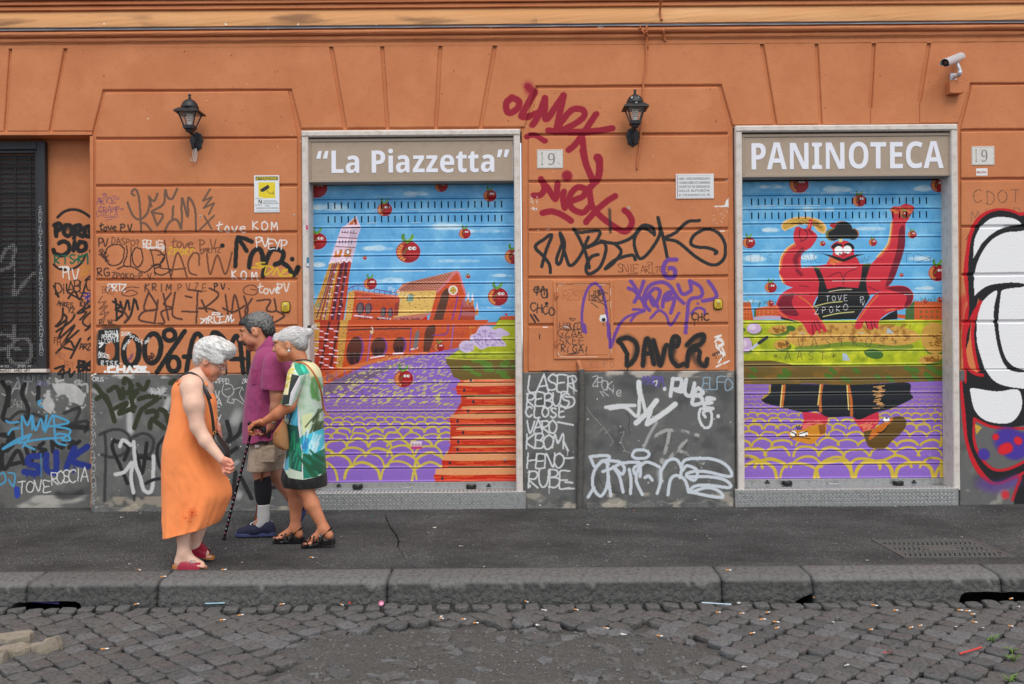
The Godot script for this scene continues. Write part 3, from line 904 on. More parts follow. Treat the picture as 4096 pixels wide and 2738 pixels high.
	c.lines(c8(196,196,194),6,[[720,545,750,590],[740,545,790,585]])
	c.word("MNPA",1075,425,60,c8(100,84,160),12,0.7,0.05)
	c.specks(c8(100,84,160),1070,420,1250,515,24,10)
	c.lines(white,8,[[1160,470,1190,460,1180,500]])
	c.lines(white,30,[[1320,440,1300,585],[1320,445,1390,450,1380,520,1330,530,1400,545,1430,450],[1430,450,1420,560,1470,580,1500,480],[1510,530,1480,650,1560,640,1550,590,1500,585,1570,560,1530,520],[1650,690,1590,680,1580,650,1640,640,1600,620,1610,600,1660,610],[1250,526,1252,528],[1692,752,1694,756]],0.12)
	c.line(white,22,[1590,700,1550,690,1535,760,1570,840,1620,840,1640,780,1630,710,1570,720,1590,760],0.12)
	c.word("ELFO",1565,430,100,c8(140,164,180),12,0.6,0.05)
	c.lines(c8(214,214,214),40,[[1040,470,1045,560],[1185,620,1110,720,1015,810],[1340,650,1240,730,1110,815]],0.28)
	c.lines(c8(210,210,210),26,[[765,680,870,665,1005,662],[800,690,930,680,1030,750,1050,560,1095,720],[1100,820,1140,690,1020,810],[1110,815,1180,780]],0.25)
	c.line(c8(190,190,190,0.7),30,[1190,800,1130,900,1080,1010],0.4)
	c.lines(c8(164,162,158,0.9),26,[[1180,915,1260,870,1350,870,1440,885,1530,910],[1290,890,1270,1000,1220,1130],[1430,950,1330,1060,1240,1140],[1380,1040,1480,1080,1570,1140]],0.3)
	c.mottle(c8(98,98,96,0.9),1170,850,1580,1150,0.08,55,0.5,0.55)
	c.lines(c8(150,148,145),4,[[715,880,750,840,790,900,830,960,800,1000],[880,890,920,880,890,960,930,1040,980,1060],[800,860,760,900]],0.1,false)
	var spray := c8(200,205,212)
	c.line(spray,22,[985,1075,1010,1035,1080,1030,1125,1060,1100,1095,1020,1100,985,1080],0.25)
	c.lines(spray,24,[[635,1085,790,1080,780,1150,790,1280,810,1410],[640,1090,680,1170,740,1120,790,1150],[790,1110,730,1130,670,1210,660,1330,720,1410,770,1350,790,1240],[620,1420,670,1340],[740,1210,820,1180,900,1140,1040,1130],[800,1120,880,1130,920,1180,900,1230,830,1170,880,1250,910,1380],[960,1190,975,1280,970,1390],[1060,1140,1000,1180,1010,1230,1050,1180,1050,1250],[1210,1170,1100,1130,1030,1200,1020,1290,1070,1400],[1090,1260,1120,1245,1150,1280],[1220,1190,1220,1290,1190,1390],[1220,1210,1280,1120,1350,1110,1390,1180,1380,1260],[1280,1400,1300,1280,1350,1240,1420,1280,1450,1380],[1390,1170,1430,1110,1600,1100,1720,1130,1790,1190,1790,1250,1600,1210,1480,1210,1430,1240,1500,1280,1520,1200,1440,1160,1400,1200],[1430,1250,1600,1250,1730,1270,1790,1310,1780,1340,1600,1320,1500,1330,1460,1380,1600,1340,1700,1370,1730,1420,1620,1410,1480,1380]],0.22)
	c.line(c8(200,205,212,0.5),60,[1210,1200,1220,1290],0.5)
func tags_right(c: Canvas) -> void:
	c.zoom(3700,700,0.8665)
	var ink := c8(84,60,50)
	c.word("CDOT",225,70,60,ink,3,0.95)
	c.word("MUND",215,165,50,c8(140,96,74),4,1.3,-0.05)
	c.lines(ink,3,[[190,300,215,250,220,280]])
	var red := c8(196,24,36)
	var blk := c8(26,26,28)
	var white := c8(232,231,232)
	c.line(c8(196,24,36,0.5),40,[190,560,170,600,160,700],0.5)
	c.poly(red,[178,690,190,620,197,590,180,460,190,350,205,270,240,200,300,162,370,155,440,175,560,250,560,1400,440,1400,320,1430,250,1380,200,1290,175,1180,160,960,180,950,172,760],true)
	c.poly(blk,[196,690,205,610,200,460,206,360,220,280,255,210,310,172,370,166,440,190,560,270,560,1370,440,1380,330,1420,265,1370,215,1280,190,1180,172,960,190,955,185,760],true)
	c.poly(c8(212,122,72),[205,760,215,690,240,600,250,585,220,800,245,910,200,880,190,820],true)
	c.poly(white,[224,385,230,300,260,240,310,200,370,195,420,205,445,228,400,235,330,260,270,310,240,360],true)
	c.poly(white,[230,560,228,480,245,400,290,320,350,275,420,262,560,270,560,490,400,497,300,510,250,540],true)
	c.poly(white,[262,590,300,552,335,538,320,620,325,720,345,820,375,885,420,910,560,920,560,990,430,985,340,965,290,920,262,850,240,760,245,650],true)
	c.poly(white,[352,545,365,530,440,520,560,522,560,900,440,895,385,862,355,790,340,680],true)
	c.poly(white,[205,990,225,985,330,1000,420,990,445,1030,440,1090,400,1140,340,1148,270,1130,225,1080],true)
	c.lines(red,14,[[258,585,225,640,190,720,182,800,195,880,220,912,262,925],[250,600,222,700,225,800,245,900]],0.12)
	c.line(red,12,[162,960,178,1100,190,1230,220,1330,270,1400,330,1425,430,1385,520,1340],0.12)
	c.poly(c8(98,98,96),[228,1130,300,1160,400,1165,520,1160,520,1290,420,1340,320,1365,260,1310,230,1220],true)
	c.line(red,12,[225,1125,300,1160,400,1170,520,1165],0.12)
	c.line(red,12,[225,1125,225,1230,260,1310,320,1360,400,1350,520,1285],0.12)
	c.poly(c8(196,160,60),[228,1150,262,1165,235,1200])
	c.line(c8(70,48,150),110,[370,1220,420,1250],0.3)
	c.line(c8(70,48,150),80,[400,1270,470,1230],0.3)
	c.line(c8(70,48,150),46,[265,1285,272,1290],0.3)
	c.line(c8(214,26,40),44,[355,1268,380,1258],0.3)
	c.line(c8(214,26,40),34,[425,1225,430,1228],0.3)
	c.line(c8(214,26,40),28,[322,1208,324,1210],0.3)
	c.poly(blk,[430,1400,520,1350,520,1520,410,1520],true)
	c.line(c8(96,62,150,0.6),70,[250,1420,320,1440,420,1410],0.5)
	c.line(c8(214,26,40),40,[365,1470,370,1480],0.4)
	c.line(c8(200,26,46),16,[440,1390,400,1500],0.35)
# ---------------------------------------------------------------- the paintings on the two shutters
const SHUT := -0.17
func cloud(c: Canvas,x: float,y: float,w: float,h: float) -> void:
	for i in 16:
		var t := c.r.randf_range(-0.5,0.5)
		var s := h*c.r.randf_range(0.25,0.5)*(1.1 - absf(t))
		c.ell(c8(220,238,246,0.22),x + t*w,y + h*0.25 - s*0.5,s*2.2,s)
func tomato(c: Canvas,x: float,y: float,r: float,look := 1.0,leaf := true) -> void:
	c.ell(c8(206,130,168,0.7),x,y,r*1.04,r*0.93)
	c.ell(c8(150,24,30),x,y,r,r*0.9)
	var left := []
	for i in 11:
		var a := PI*0.5 + PI*i/10
		left.append(x + cos(a)*r*0.96)
		left.append(y + sin(a)*r*0.86)
	for i in 11:
		var a := PI*1.5 - PI*i/10
		left.append(x - r*0.1 + cos(a)*r*0.4)
		left.append(y + sin(a)*r*0.84)
	c.poly(c8(196,84,38),left)
	c.ell(c8(172,26,34),x + r*0.35,y - r*0.1,r*0.52,r*0.66)
	if r > 14:
		for i in 7:
			var a := PI*(0.65 + 0.1*i)
			c.line(c8(228,166,92,0.9),r*0.1,[x + cos(a)*r*0.9,y + sin(a)*r*0.78,x + cos(a)*r*0.66,y + sin(a)*r*0.62],0.2)
		c.line(c8(120,96,44,0.8),r*0.16,[x - r*0.4,y + r*0.1,x - r*0.1,y - r*0.3],0.3)
	if leaf:
		c.line(c8(86,138,52),r*0.24,[x - r*0.15,y - r*0.85,x - r*0.45,y - r*1.15,x - r*0.4,y - r*1.4],0.15)
		c.line(c8(110,164,60),r*0.24,[x - r*0.1,y - r*0.85,x + r*0.25,y - r*1.1,x + r*0.35,y - r*1.35],0.15)
	var e := r*0.15
	for k in [0.02,0.36]:
		c.ell(c8(240,238,236),x + r*(0.14 + k)*look,y - r*0.3,e*1.15,e)
		if r > 18:
			c.ell(c8(20,16,18),x + r*(0.14 + k)*look + e*0.4,y - r*0.3,e*0.4,e*0.4)
func arcs(c: Canvas,xa: float,xb: float,rows: Array,col: Color) -> void:
	# each row: y,half width of a stone,pen width
	var odd := false
	for row in rows:
		var y: float = row[0]
		var r: float = row[1]
		var x := xa - (r if odd else 0.0)
		while x < xb + r:
			var j := c.r.randf_range(-0.3,0.3)*r
			var hk := c.r.randf_range(0.75,1.15)
			var flat := []
			for i in 7:
				var a := PI + PI*i/6.0
				flat.append(clampf(x + j + cos(a)*r,xa,xb))
				flat.append(y + sin(a)*r*row[3]*hk + c.r.randf_range(-0.07,0.07)*r)
			c.line(Color(col,clampf(r/60.0,0.35,1.0)),row[2]*c.r.randf_range(0.8,1.3),flat,0.4 if r < 40.0 else 0.3)
			x += 2.0*r
		odd = not odd
func bricks(c: Canvas,flat: Array,col: Color,n: int,angle := 0.0,l := 14.0) -> void:
	c.strokes(col,3.5,flat,n,l,angle,0.15)
func paint_piazza() -> Canvas:
	var lo := P(1244,1960,SHUT)
	var hi := P(1244,728,SHUT)
	var c := Canvas.new(self,minf(lo.x,hi.x) - 0.01,hi.y + 0.02,1024,1536,550.0,SHUT)
	c.img.fill(c8(98,172,222))
	c.zoom(1200,700,0.408,SHUT)
	c.mottle(c8(136,200,236,0.8),100,60,2160,1700,0.012,3,0.4,0.75)
	c.mottle(c8(78,152,206,0.5),100,60,2160,700,0.03,4,0.5,0.85)
	for k in [[1120,180,260,60],[290,310,300,90],[760,715,270,70],[1450,500,260,100],[1800,545,460,60],[1560,840,380,50],[1960,985,220,40],[900,1030,280,60],[1880,1300,200,30],[170,880,160,60]]:
		cloud(c,k[0],k[1],k[2],k[3])
	# leaning bell tower
	c.poly(c8(232,206,226),[552,400,596,516,560,620,548,700,506,856,430,850,280,876,340,700,372,606,405,516,440,500])
	c.poly(c8(210,110,44),[548,412,470,490,520,488])
	c.poly(c8(186,78,40),[552,420,530,488,560,488])
	c.poly(c8(206,184,204),[500,520,590,520,556,620,545,700,500,850,440,850,480,620])
	c.lines(c8(120,60,44),7,[[415,522,585,512],[375,612,558,622],[345,702,540,712],[408,562,470,570],[485,568,552,574]],0.15)
	for i in 5:
		c.line(c8(70,58,84),6,[388 + i*30,640,384 + i*29,672],0.2)
		c.line(c8(70,58,84),5,[412 + i*28,548,410 + i*28,566],0.2)
	c.poly(c8(206,124,56),[350,742,418,728,400,806,328,812])
	c.poly(c8(206,124,56),[440,730,508,726,490,806,424,806])
	c.ell(c8(240,232,236),468,756,24,26)
	c.ring(c8(60,50,60),5,468,756,20,22)
	c.poly(c8(240,232,236),[362,740,388,738,380,770,366,784,356,760])
	c.poly(c8(206,152,70),[285,872,390,846,330,1130,250,1600,120,1600,120,1330,200,1130])
	c.poly(c8(190,66,36),[390,846,504,850,480,1000,455,1230,400,1600,240,1600,330,1130])
	c.lines(c8(246,226,236),12,[[282,868,320,846,345,872,380,842,400,866,430,826,455,856,480,822,504,852]],0.15)
	bricks(c,[285,890,380,870,320,1130,240,1568,140,1568,200,1150],c8(110,70,40),190,0.9,9)
	c.lines(c8(108,50,110),9,[[360,860,290,1130,210,1568],[318,880,250,1130,160,1400],[470,856,420,1150,360,1568],[430,850,370,1160,300,1568]],0.15)
	c.lines(c8(92,34,28),20,[[410,870,350,1160,290,1568],[450,870,400,1200,340,1568]],0.3)
	c.lines(c8(150,60,50),14,[[340,870,270,1130,190,1450]],0.3)
	for i in 26:
		var t := i/25.0
		var y := 950.0 + t*600.0
		for k in 3:
			var x := lerpf(330.0,180.0,t) + k*lerpf(50.0,80.0,t)
			if (i + k) % 3 == 0:
				c.line(c8(238,206,226,0.95),9,[x,y + k*13,x + 22,y + 3 + k*13],0.15)
	for k in [[405,968],[455,970],[345,1275],[412,1280]]:
		c.ell(c8(66,26,34),k[0],k[1],9,22)
	c.ell(c8(150,160,120),172,1280,16,30,0.3)
	c.line(c8(238,220,214),6,[148,1306,185,1312],0.1)
	# buildings of the square
	var red := c8(198,78,34)
	var ochre := c8(216,164,82)
	c.poly(ochre,[472,1150,540,1128,520,1330,470,1600,400,1600,450,1350])
	c.poly(red,[538,1130,984,1186,925,1600,460,1600,515,1340])
	bricks(c,[470,1160,535,1140,515,1330,465,1568,415,1568,450,1350],c8(96,60,40),60,0.0,8)
	bricks(c,[545,1150,960,1200,920,1568,470,1568,520,1340],c8(140,56,70),260)
	c.line(c8(214,128,104),18,[535,1136,760,1166,985,1196],0.15)
	c.line(c8(112,66,140),8,[470,1120,560,1086,760,1126,950,1160],0.15)
	for i in 9:
		c.line(c8(112,66,140),6,[520 + i*52,1096 + i*8,516 + i*52,1130 + i*8],0.15)
	for k in [[585,1312,40,62],[665,1314,34,58],[812,1346,28,50],[882,1352,26,46]]:
		c.ell(c8(84,44,74),k[0] + 4,k[1],k[2],k[3],0.12)
		c.poly(c8(112,96,94),[k[0] - k[2]*0.75,k[1] + k[3]*0.75,k[0] - k[2]*0.5,k[1] - k[3]*0.5,k[0] + k[2]*0.1,k[1] - k[3]*0.85,k[0] + k[2]*0.7,k[1] - k[3]*0.4,k[0] + k[2]*0.5,k[1] + k[3]*0.85])
	c.lines(c8(232,206,222),13,[[530,1378,705,1398],[765,1400,885,1412]],0.1)
	c.line(c8(232,206,222),7,[560,1212,690,1214],0.2)
	c.poly(c8(206,130,104),[1540,938,1345,1146,936,1152,1010,1066])
	for i in 9:
		for k in 16:
			var t := i/9.0
			var x := lerpf(1080.0,960.0,t) + k*lerpf(26.0,25.0,t)
			var y := lerpf(1050.0,1140.0,t) - k*(5.5*(1.0 - t))
			if x < 1530.0 - t*190.0:
				c.line(c8(104,48,40),7,[x,y,x + 10,y + 3],0.15)
	c.poly(c8(226,184,98),[945,1150,1342,1134,1285,1350,915,1396,985,1230])
	bricks(c,[950,1160,1330,1145,1280,1340,930,1380],c8(96,60,40),70,0.2,10)
	c.poly(c8(120,156,140),[1045,1240,1062,1180,1100,1170,1112,1200,1105,1240])
	c.line(c8(140,96,60),6,[1045,1235,1062,1180,1095,1166,1114,1190],0.15)
	c.poly(c8(206,80,32),[1540,944,1624,1180,1595,1340,1500,1600,1215,1600,1342,1134])
	bricks(c,[1530,1000,1600,1180,1560,1340,1470,1568,1240,1568,1350,1140],c8(130,52,74),190)
	c.line(c8(214,120,130),20,[1340,1150,1440,1050,1540,950,1585,1060,1622,1170],0.15)
	c.poly(c8(92,56,40),[1448,1108,1400,1150,1350,1290,1262,1600,1345,1600,1420,1350,1460,1190],true)
	c.lines(c8(128,62,150),12,[[1545,1180,1510,1350,1440,1568],[1600,1230,1560,1400,1500,1568]],0.15)
	c.ell(c8(238,224,226),1500,1132,46,48)
	c.ell(c8(196,188,92),1500,1132,32,36)
	c.lines(c8(206,110,40),8,[[1468,1132,1532,1132],[1500,1098,1500,1166]],0.1)
	c.poly(c8(170,66,40),[1600,1230,1696,1260,1722,1345,1704,1480,1640,1600,1500,1600,1580,1360])
	c.poly(c8(176,96,100),[1602,1222,1690,1290,1660,1300,1592,1290])
	c.poly(c8(176,96,100),[1590,1330,1716,1350,1722,1386,1576,1380])
	for k in [[1648,1170],[1690,1180],[1736,1270]]:
		c.poly(c8(238,214,228),[k[0] - 12,k[1] + 50,k[0],k[1] - 28,k[0] + 14,k[1] + 50])
		c.poly(c8(206,120,48),[k[0] - 12,k[1] + 50,k[0] + 14,k[1] + 50,k[0] + 6,k[1] + 110,k[0] - 18,k[1] + 100])
	c.poly(c8(196,116,96),[915,1398,1180,1362,1292,1354,1130,1466,905,1496])
	for i in 60:
		var x := c.r.randf_range(930,1180)
		c.line(c8(120,56,70),6,[x,c.r.randf_range(1395,1480),x + 12,c.r.randf_range(1395,1480)],0.15)
	c.poly(c8(196,40,24),[1130,1466,1240,1380,1250,1410,1200,1568,1100,1568])
	c.poly(c8(150,56,44),[930,1260,975,1240,960,1380,920,1385])
	c.lines(c8(90,44,34),12,[[410,1506,700,1500,1100,1498]],0.15)
	c.lines(c8(236,150,130,0.8),5,[[480,1468,800,1466],[1150,1470,1400,1464]],0.1)
	c.poly(c8(204,84,40),[1716,1420,1760,1452,1966,1440,1968,1388,2140,1380,2140,1470,1716,1474])
	c.poly(c8(84,110,60),[1920,1450,1966,1390,1970,1450])
	bricks(c,[1970,1395,2130,1388,2130,1460,1970,1460],c8(120,80,40),30,1.5,10)
	tomato(c,2022,1370,14,1.0,false)
	c.word("PiFU",572,1392,36,c8(30,26,28),6,0.75)
	c.word("MENDA",742,1402,34,c8(30,26,28),6,0.85,0.04)
	c.word("MERIO",868,1096,44,c8(230,230,232),5,0.95,0.4)
	# second half
	c.zoom(1200,1300,0.4847,SHUT)
	var lilac := c8(142,104,192)
	c.poly(lilac,[60,200,1900,200,1900,1400,60,1400])
	c.poly(c8(202,82,34),[60,-40,1560,-40,1420,120,1320,190,1050,236,560,326,190,510,60,560])
	c.poly(c8(206,152,70),[330,-40,400,-40,345,360,298,352])
	c.poly(c8(178,58,34),[160,-40,330,-40,280,356,150,400,110,300])
	c.lines(c8(92,34,28),16,[[240,-20,165,350],[320,-20,250,350]],0.3)
	c.poly(c8(206,152,70),[110,-20,165,-20,150,200,110,300])
	for i in 26:
		c.line(c8(238,206,226),9,[120 + (i % 5)*40,30 + int(i/5)*70 + (i % 3)*20,150 + (i % 5)*40,34 + int(i/5)*70 + (i % 3)*20],0.15)
	bricks(c,[380,20,1400,10,1300,180,1000,230,400,320],c8(146,60,72),330)
	bricks(c,[335,0,390,0,340,340,305,340],c8(90,56,40),40,0.0,9)
	c.line(c8(88,46,36),12,[400,42,660,34,920,30],0.2)
	for k in [[445,215,62,120],[645,185,60,82],[815,170,48,70]]:
		c.ell(c8(128,62,140),k[0] + 16,k[1],k[2],k[3],0.2)
		c.ell(c8(92,46,34),k[0],k[1],k[2],k[3],0.2)
		c.ell(c8(60,32,34),k[0] - k[2]*0.3,k[1] + k[3]*0.5,k[2]*0.35,k[3]*0.42)
		c.ell(c8(60,32,34),k[0] + k[2]*0.45,k[1] + k[3]*0.45,k[2]*0.32,k[3]*0.4)
	c.lines(c8(236,212,226),12,[[582,272,694,254],[768,238,848,234],[910,204,968,190]],0.1)
	c.poly(c8(122,110,112),[930,190,950,80,970,46,984,70,966,190],true)
	c.poly(c8(96,52,38),[1030,60,1060,10,1120,20,1070,210,1020,220],true)
	c.lines(c8(128,62,150),9,[[1095,84,1205,76,1222,0],[915,30,905,230]],0.1)
	c.lines(c8(150,96,170),9,[[585,60,560,250,540,370],[1268,0,1240,210]],0.15)
	c.poly(c8(214,200,150),[578,44,606,50,600,76,582,74])
	c.line(c8(236,220,214),8,[588,14,600,40],0.2)
	c.poly(c8(214,116,62),[186,430,360,352,560,300,800,252,1050,222,1055,240,800,276,560,330,360,395,190,490])
	for i in 12:
		c.line(c8(150,100,170),8,[228 + i*70,412 - i*17,226 + i*70,470 - i*20],0.15)
	c.poly(c8(126,106,140),[186,505,400,412,620,366,850,300,1000,260,860,310,640,420,420,500,190,590],true)
	c.mottle(c8(112,84,110,0.6),180,380,640,600,0.06,12,0.45,0.7)
	# paving of the square
	var yel := c8(206,186,74,0.9)
	for i in 420:
		var t := c.r.randf()
		var y := 250.0 + t*420.0
		var x := c.r.randf_range(200.0 + maxf(0.0,560.0 - y)*1.7,1240.0)
		c.line(c8(204,190,120,0.8),lerpf(5,9,t),[x,y,x + lerpf(12,26,t),y - lerpf(5,10,t)],0.3)
	arcs(c,190,1330,[[620,18,6,0.6],[650,20,6,0.6],[680,24,7,0.6],[712,28,8,0.6],[745,34,9,0.6],[785,42,10,0.6],[830,50,11,0.6],[885,60,12,0.65],[940,74,13,0.65],[1005,90,15,0.68],[1080,110,17,0.7],[1170,128,18,0.75],[1275,148,18,0.95]],yel)
	# table,flour,pile of bricks
	c.poly(c8(172,180,26),[1205,276,1300,214,1420,150,1590,40,1640,-40,1900,-40,1900,290,1400,282])
	c.mottle(c8(206,206,40,0.7),1400,0,1850,270,0.03,20,0.5,0.8)
	c.mottle(c8(104,120,30,0.6),1200,200,1850,290,0.04,21,0.5,0.8)
	c.poly(c8(112,92,38),[1204,272,1400,272,1600,278,1900,268,1900,462,1330,458,1266,430,1232,350,1208,320])
	c.strokes(c8(92,128,40),34,[1280,290,1780,290,1780,430,1290,430],12,60,0.3)
	c.line(c8(206,206,70),8,[1210,276,1400,284,1800,282],0.25)
	c.poly(c8(206,186,220),[1400,118,1412,84,1450,70,1485,14,1550,8,1600,40,1650,26,1700,50,1730,84,1660,104,1700,160,1690,178,1560,182,1500,204,1450,176],true)
	c.strokes(c8(164,140,190),8,[1420,90,1500,30,1600,60,1680,160,1480,180],70,16,0.6)
	c.ell(c8(206,188,216),1375,180,64,50)
	c.strokes(c8(180,158,200),8,[1330,160,1420,160,1420,210,1340,215],16,26,0.2)
	var rows := [[1340,450,462,462],[1285,470,502,578],[1360,588,608,664],[1318,670,694,730],[1230,738,770,822],[1276,844,868,912],[1236,916,936,996],[1230,1002,1010,1052],[1166,1068,1118,1166],[1104,1184,1236,1300]]
	c.poly(c8(196,52,24),[1320,462,1900,462,1900,1330,1110,1330,1240,1000,1240,780,1330,640])
	for k in rows:
		c.poly(c8(226,154,104),[k[0] + 16,k[1] + 8,k[0] + 90,k[1],1900,k[1] - 2,1900,k[2] + 6,k[0] + 10,k[2] + 8])
		c.poly(c8(198,44,18),[k[0],k[2],k[0] + 160,k[2] + 8,1900,k[2] - 2,1900,k[3],k[0] + 12,k[3]])
		c.line(c8(84,84,34),11,[k[0] + 60,k[3] + 8,1500,k[3] + 6,1890,k[3] + 4],0.25)
		c.strokes(c8(222,84,36),7,[k[0] + 30,k[2] + 8,1800,k[2] + 8,1800,k[3] - 4,k[0] + 30,k[3] - 4],14,120,0.02,0.05)
		c.ell(c8(52,44,60),k[0] + 70,(k[2] + k[3])*0.5,10,15)
	c.poly(c8(224,208,220),[916,962,1006,962,1006,1026,916,1026])
	c.poly(c8(206,60,120),[916,1006,1006,1004,1006,1026,916,1026])
	for i in 7:
		c.line(c8(150,50,80),5,[926 + i*12,982,926 + i*12,998],0.1)
	# floating tomatoes
	tomato(c,855,446,78,1.0)
	tomato(c,1150,184,42,1.0)
	c.zoom(1200,700,0.408,SHUT)
	for k in [[160,130,105,true],[1385,112,62,true],[1862,204,64,true],[830,340,72,true],[170,650,90,true],[1060,756,118,true],[1616,576,56,true],[2090,800,82,true],[1940,1195,98,true],[688,1068,64,true],[634,815,20,false],[1647,996,22,true]]:
		tomato(c,k[0],k[1],k[2],1.0,k[3])
	c.lines(c8(228,222,214),4,[[725,216,900,212],[1000,214,1130,212],[240,346,480,345],[1060,340,1190,338],[700,344,800,342],[1470,338,1620,336],[910,945,1230,942],[660,470,750,468],[1090,468,1180,466]],0.1,false)
	c.mottle(c8(40,60,80,0.1),100,60,2160,2950,0.12,71,0.58,0.8)
	return c
func paint_chef() -> Canvas:
	var hi := P(2960,712,SHUT)
	var c := Canvas.new(self,hi.x - 0.03,hi.y + 0.04,1024,1536,550.0,SHUT)
	c.img.fill(c8(98,176,224))
	c.zoom(2900,650,0.4784,SHUT)
	c.mottle(c8(140,204,238,0.8),100,100,1860,1500,0.012,33,0.4,0.75)
	c.mottle(c8(70,146,204,0.5),100,100,1860,600,0.03,34,0.5,0.85)
	for k in [[930,220,240,70],[400,200,200,50],[1660,215,120,60],[780,390,360,50],[380,560,110,60],[1220,550,220,50],[240,800,160,70],[700,790,100,60],[1630,800,160,60],[1680,1050,200,40],[220,1160,160,30]]:
		cloud(c,k[0],k[1],k[2],k[3])
	# town behind
	var town := c8(204,90,42)
	c.poly(town,[100,1165,216,1172,238,1320,100,1330])
	c.poly(town,[258,1220,440,1190,480,1300,250,1290])
	c.poly(c8(70,104,54),[246,1225,262,1220,262,1296,242,1296])
	c.poly(town,[1584,1162,1900,1166,1900,1336,1500,1330])
	c.poly(c8(70,104,54),[1508,1330,1512,1230,1586,1156,1584,1330])
	c.poly(town,[1440,1270,1510,1275,1510,1310,1440,1300])
	for i in 10:
		c.ell(c8(120,96,40),1640 + (i % 4)*46,1250 + int(i/4)*42,10,11)
		c.ell(c8(226,150,70),160 + (i % 3)*24,1220 + int(i/3)*34,6,6)
		c.ell(c8(226,150,70),290 + (i % 4)*36,1230 + int(i/4)*24,6,6)
	c.strokes(c8(60,90,50),3,[150,1150,430,1150,430,1205,150,1190],24,22,1.57)
	c.strokes(c8(60,90,50),3,[1590,1130,1800,1120,1800,1165,1590,1160],24,22,1.57)
	c.line(c8(196,170,196),26,[250,1305,360,1296,470,1300],0.3)
	# table top
	c.zoom(2900,1300,0.4847,SHUT)
	c.poly(c8(172,182,24),[60,-40,700,-36,1300,-40,1900,-38,1900,380,60,380])
	c.mottle(c8(214,214,40,0.8),100,-30,1860,330,0.02,41,0.48,0.75)
	c.mottle(c8(120,140,24,0.6),100,0,1860,300,0.03,42,0.5,0.8)
	c.poly(c8(110,88,36),[60,296,380,294,560,330,900,346,1900,334,1900,500,60,500])
	c.mottle(c8(140,100,34,0.8),100,340,1860,490,0.03,43,0.5,0.7,3.0)
	c.strokes(c8(76,112,34),40,[150,350,1780,350,1780,450,150,450],18,50,0.4)
	var lilac := c8(142,104,192)
	c.poly(lilac,[60,490,420,492,700,486,1000,500,1400,478,1900,462,1900,1400,60,1400])
	var yel := c8(206,178,62,0.95)
	arcs(c,146,1786,[[520,20,6,0.6],[555,22,6,0.6],[590,24,7,0.6],[625,27,8,0.6],[665,31,9,0.6],[705,36,10,0.6],[750,42,11,0.6],[800,50,12,0.6],[855,58,13,0.62],[920,70,14,0.65],[995,86,15,0.65],[1080,104,17,0.66],[1180,130,20,0.7],[1262,158,22,0.92]],yel)
	# skirt,legs,shoes
	c.poly(c8(206,46,72),[636,716,860,740,838,826,740,836,630,880,652,780])
	c.poly(c8(206,46,72),[1056,770,1200,730,1268,716,1276,800,1230,856,1140,890])
	c.strokes(c8(228,112,100),10,[650,800,820,790,740,840,640,870],24,40,-0.2)
	c.strokes(c8(228,120,90),10,[1110,810,1260,800,1200,860,1150,880],20,40,-0.4)
	c.poly(c8(212,138,34),[524,884,560,868,640,866,740,826,832,820,832,890,780,932,720,984,620,968,540,936],true)
	c.poly(c8(150,84,30),[770,830,832,820,830,892,786,908])
	c.ell(c8(238,236,232),566,898,28,24,0.3)
	c.ell(c8(238,236,232),648,902,40,20,-0.1)
	c.lines(c8(70,46,24),7,[[540,940,600,926,700,942],[540,880,590,905],[606,905,680,880]],0.1)
	c.ell(c8(20,20,22),584,910,8,8)
	c.ell(c8(20,20,22),672,914,8,8)
	c.lines(c8(24,26,26),8,[[600,860,590,836],[612,862,612,830],[624,860,634,842]],0.1)
	c.poly(c8(98,72,26),[1142,882,1230,860,1300,812,1400,760,1480,766,1498,830,1450,900,1380,960,1312,1024,1200,1014,1160,950],true)
	c.poly(c8(204,108,30),[1216,866,1300,816,1390,770,1350,830,1270,900,1190,950],true)
	c.line(c8(30,26,22),8,[1262,888,1310,880,1350,826],0.1)
	c.ell(c8(238,236,232),1334,784,26,22)
	c.ell(c8(20,20,22),1336,770,9,8)
	c.poly(c8(28,32,36),[384,488,700,490,1010,496,1300,486,1518,480,1530,560,1554,602,1490,640,1380,690,1240,728,1110,784,1040,758,850,762,760,714,640,722,450,676,340,650,302,608,370,556],true)
	c.lines(c8(196,104,46),22,[[490,500,470,670],[800,496,785,600,790,712],[1018,500,1040,620,1045,750]],0.3)
	c.lines(c8(232,206,120),9,[[474,500,458,672],[788,496,768,660],[1008,500,1022,700]],0.25)
	c.line(c8(176,144,60),14,[370,500,366,560,310,606],0.25)
	c.strokes(c8(206,150,90),7,[1240,500,1300,500,1300,690,1250,690],26,46,0.05)
	# the cook
	c.zoom(2900,650,0.4784,SHUT)
	var skin := c8(206,44,58)
	var lit := c8(226,120,60)
	var deep := c8(122,20,40)
	c.poly(c8(240,190,120),[470,545,490,498,580,460,700,455,800,486,850,540,832,596,776,574,740,532,640,520,540,556,500,574],true)
	c.poly(c8(206,160,60),[482,545,500,505,590,472,700,468,790,496,834,545,822,580,780,562,740,522,640,508,540,545,505,560],true)
	c.strokes(c8(150,104,34),9,[560,500,760,490,810,560,700,500,560,530],26,40,0.1)
	c.poly(skin,[640,880,760,868,860,850,905,760,1090,780,1130,850,1230,846,1250,900,1210,1030,1210,1120,760,1120,690,1040,630,990])
	c.poly(skin,[575,620,700,715,645,760,640,880,700,960,766,1030,720,1066,560,1044,480,1000,452,900,470,800,516,722,580,680],true)
	c.poly(skin,[574,600,590,548,620,538,660,556,700,552,772,612,744,680,700,722,620,712,580,660],true)
	c.line(skin,34,[700,570,708,530,718,492],0.1)
	c.line(c8(232,110,70),14,[712,500,700,540],0.2)
	c.lines(deep,10,[[628,560,622,620,640,640],[660,560,690,590,676,640,630,660],[700,560,730,600]],0.2)
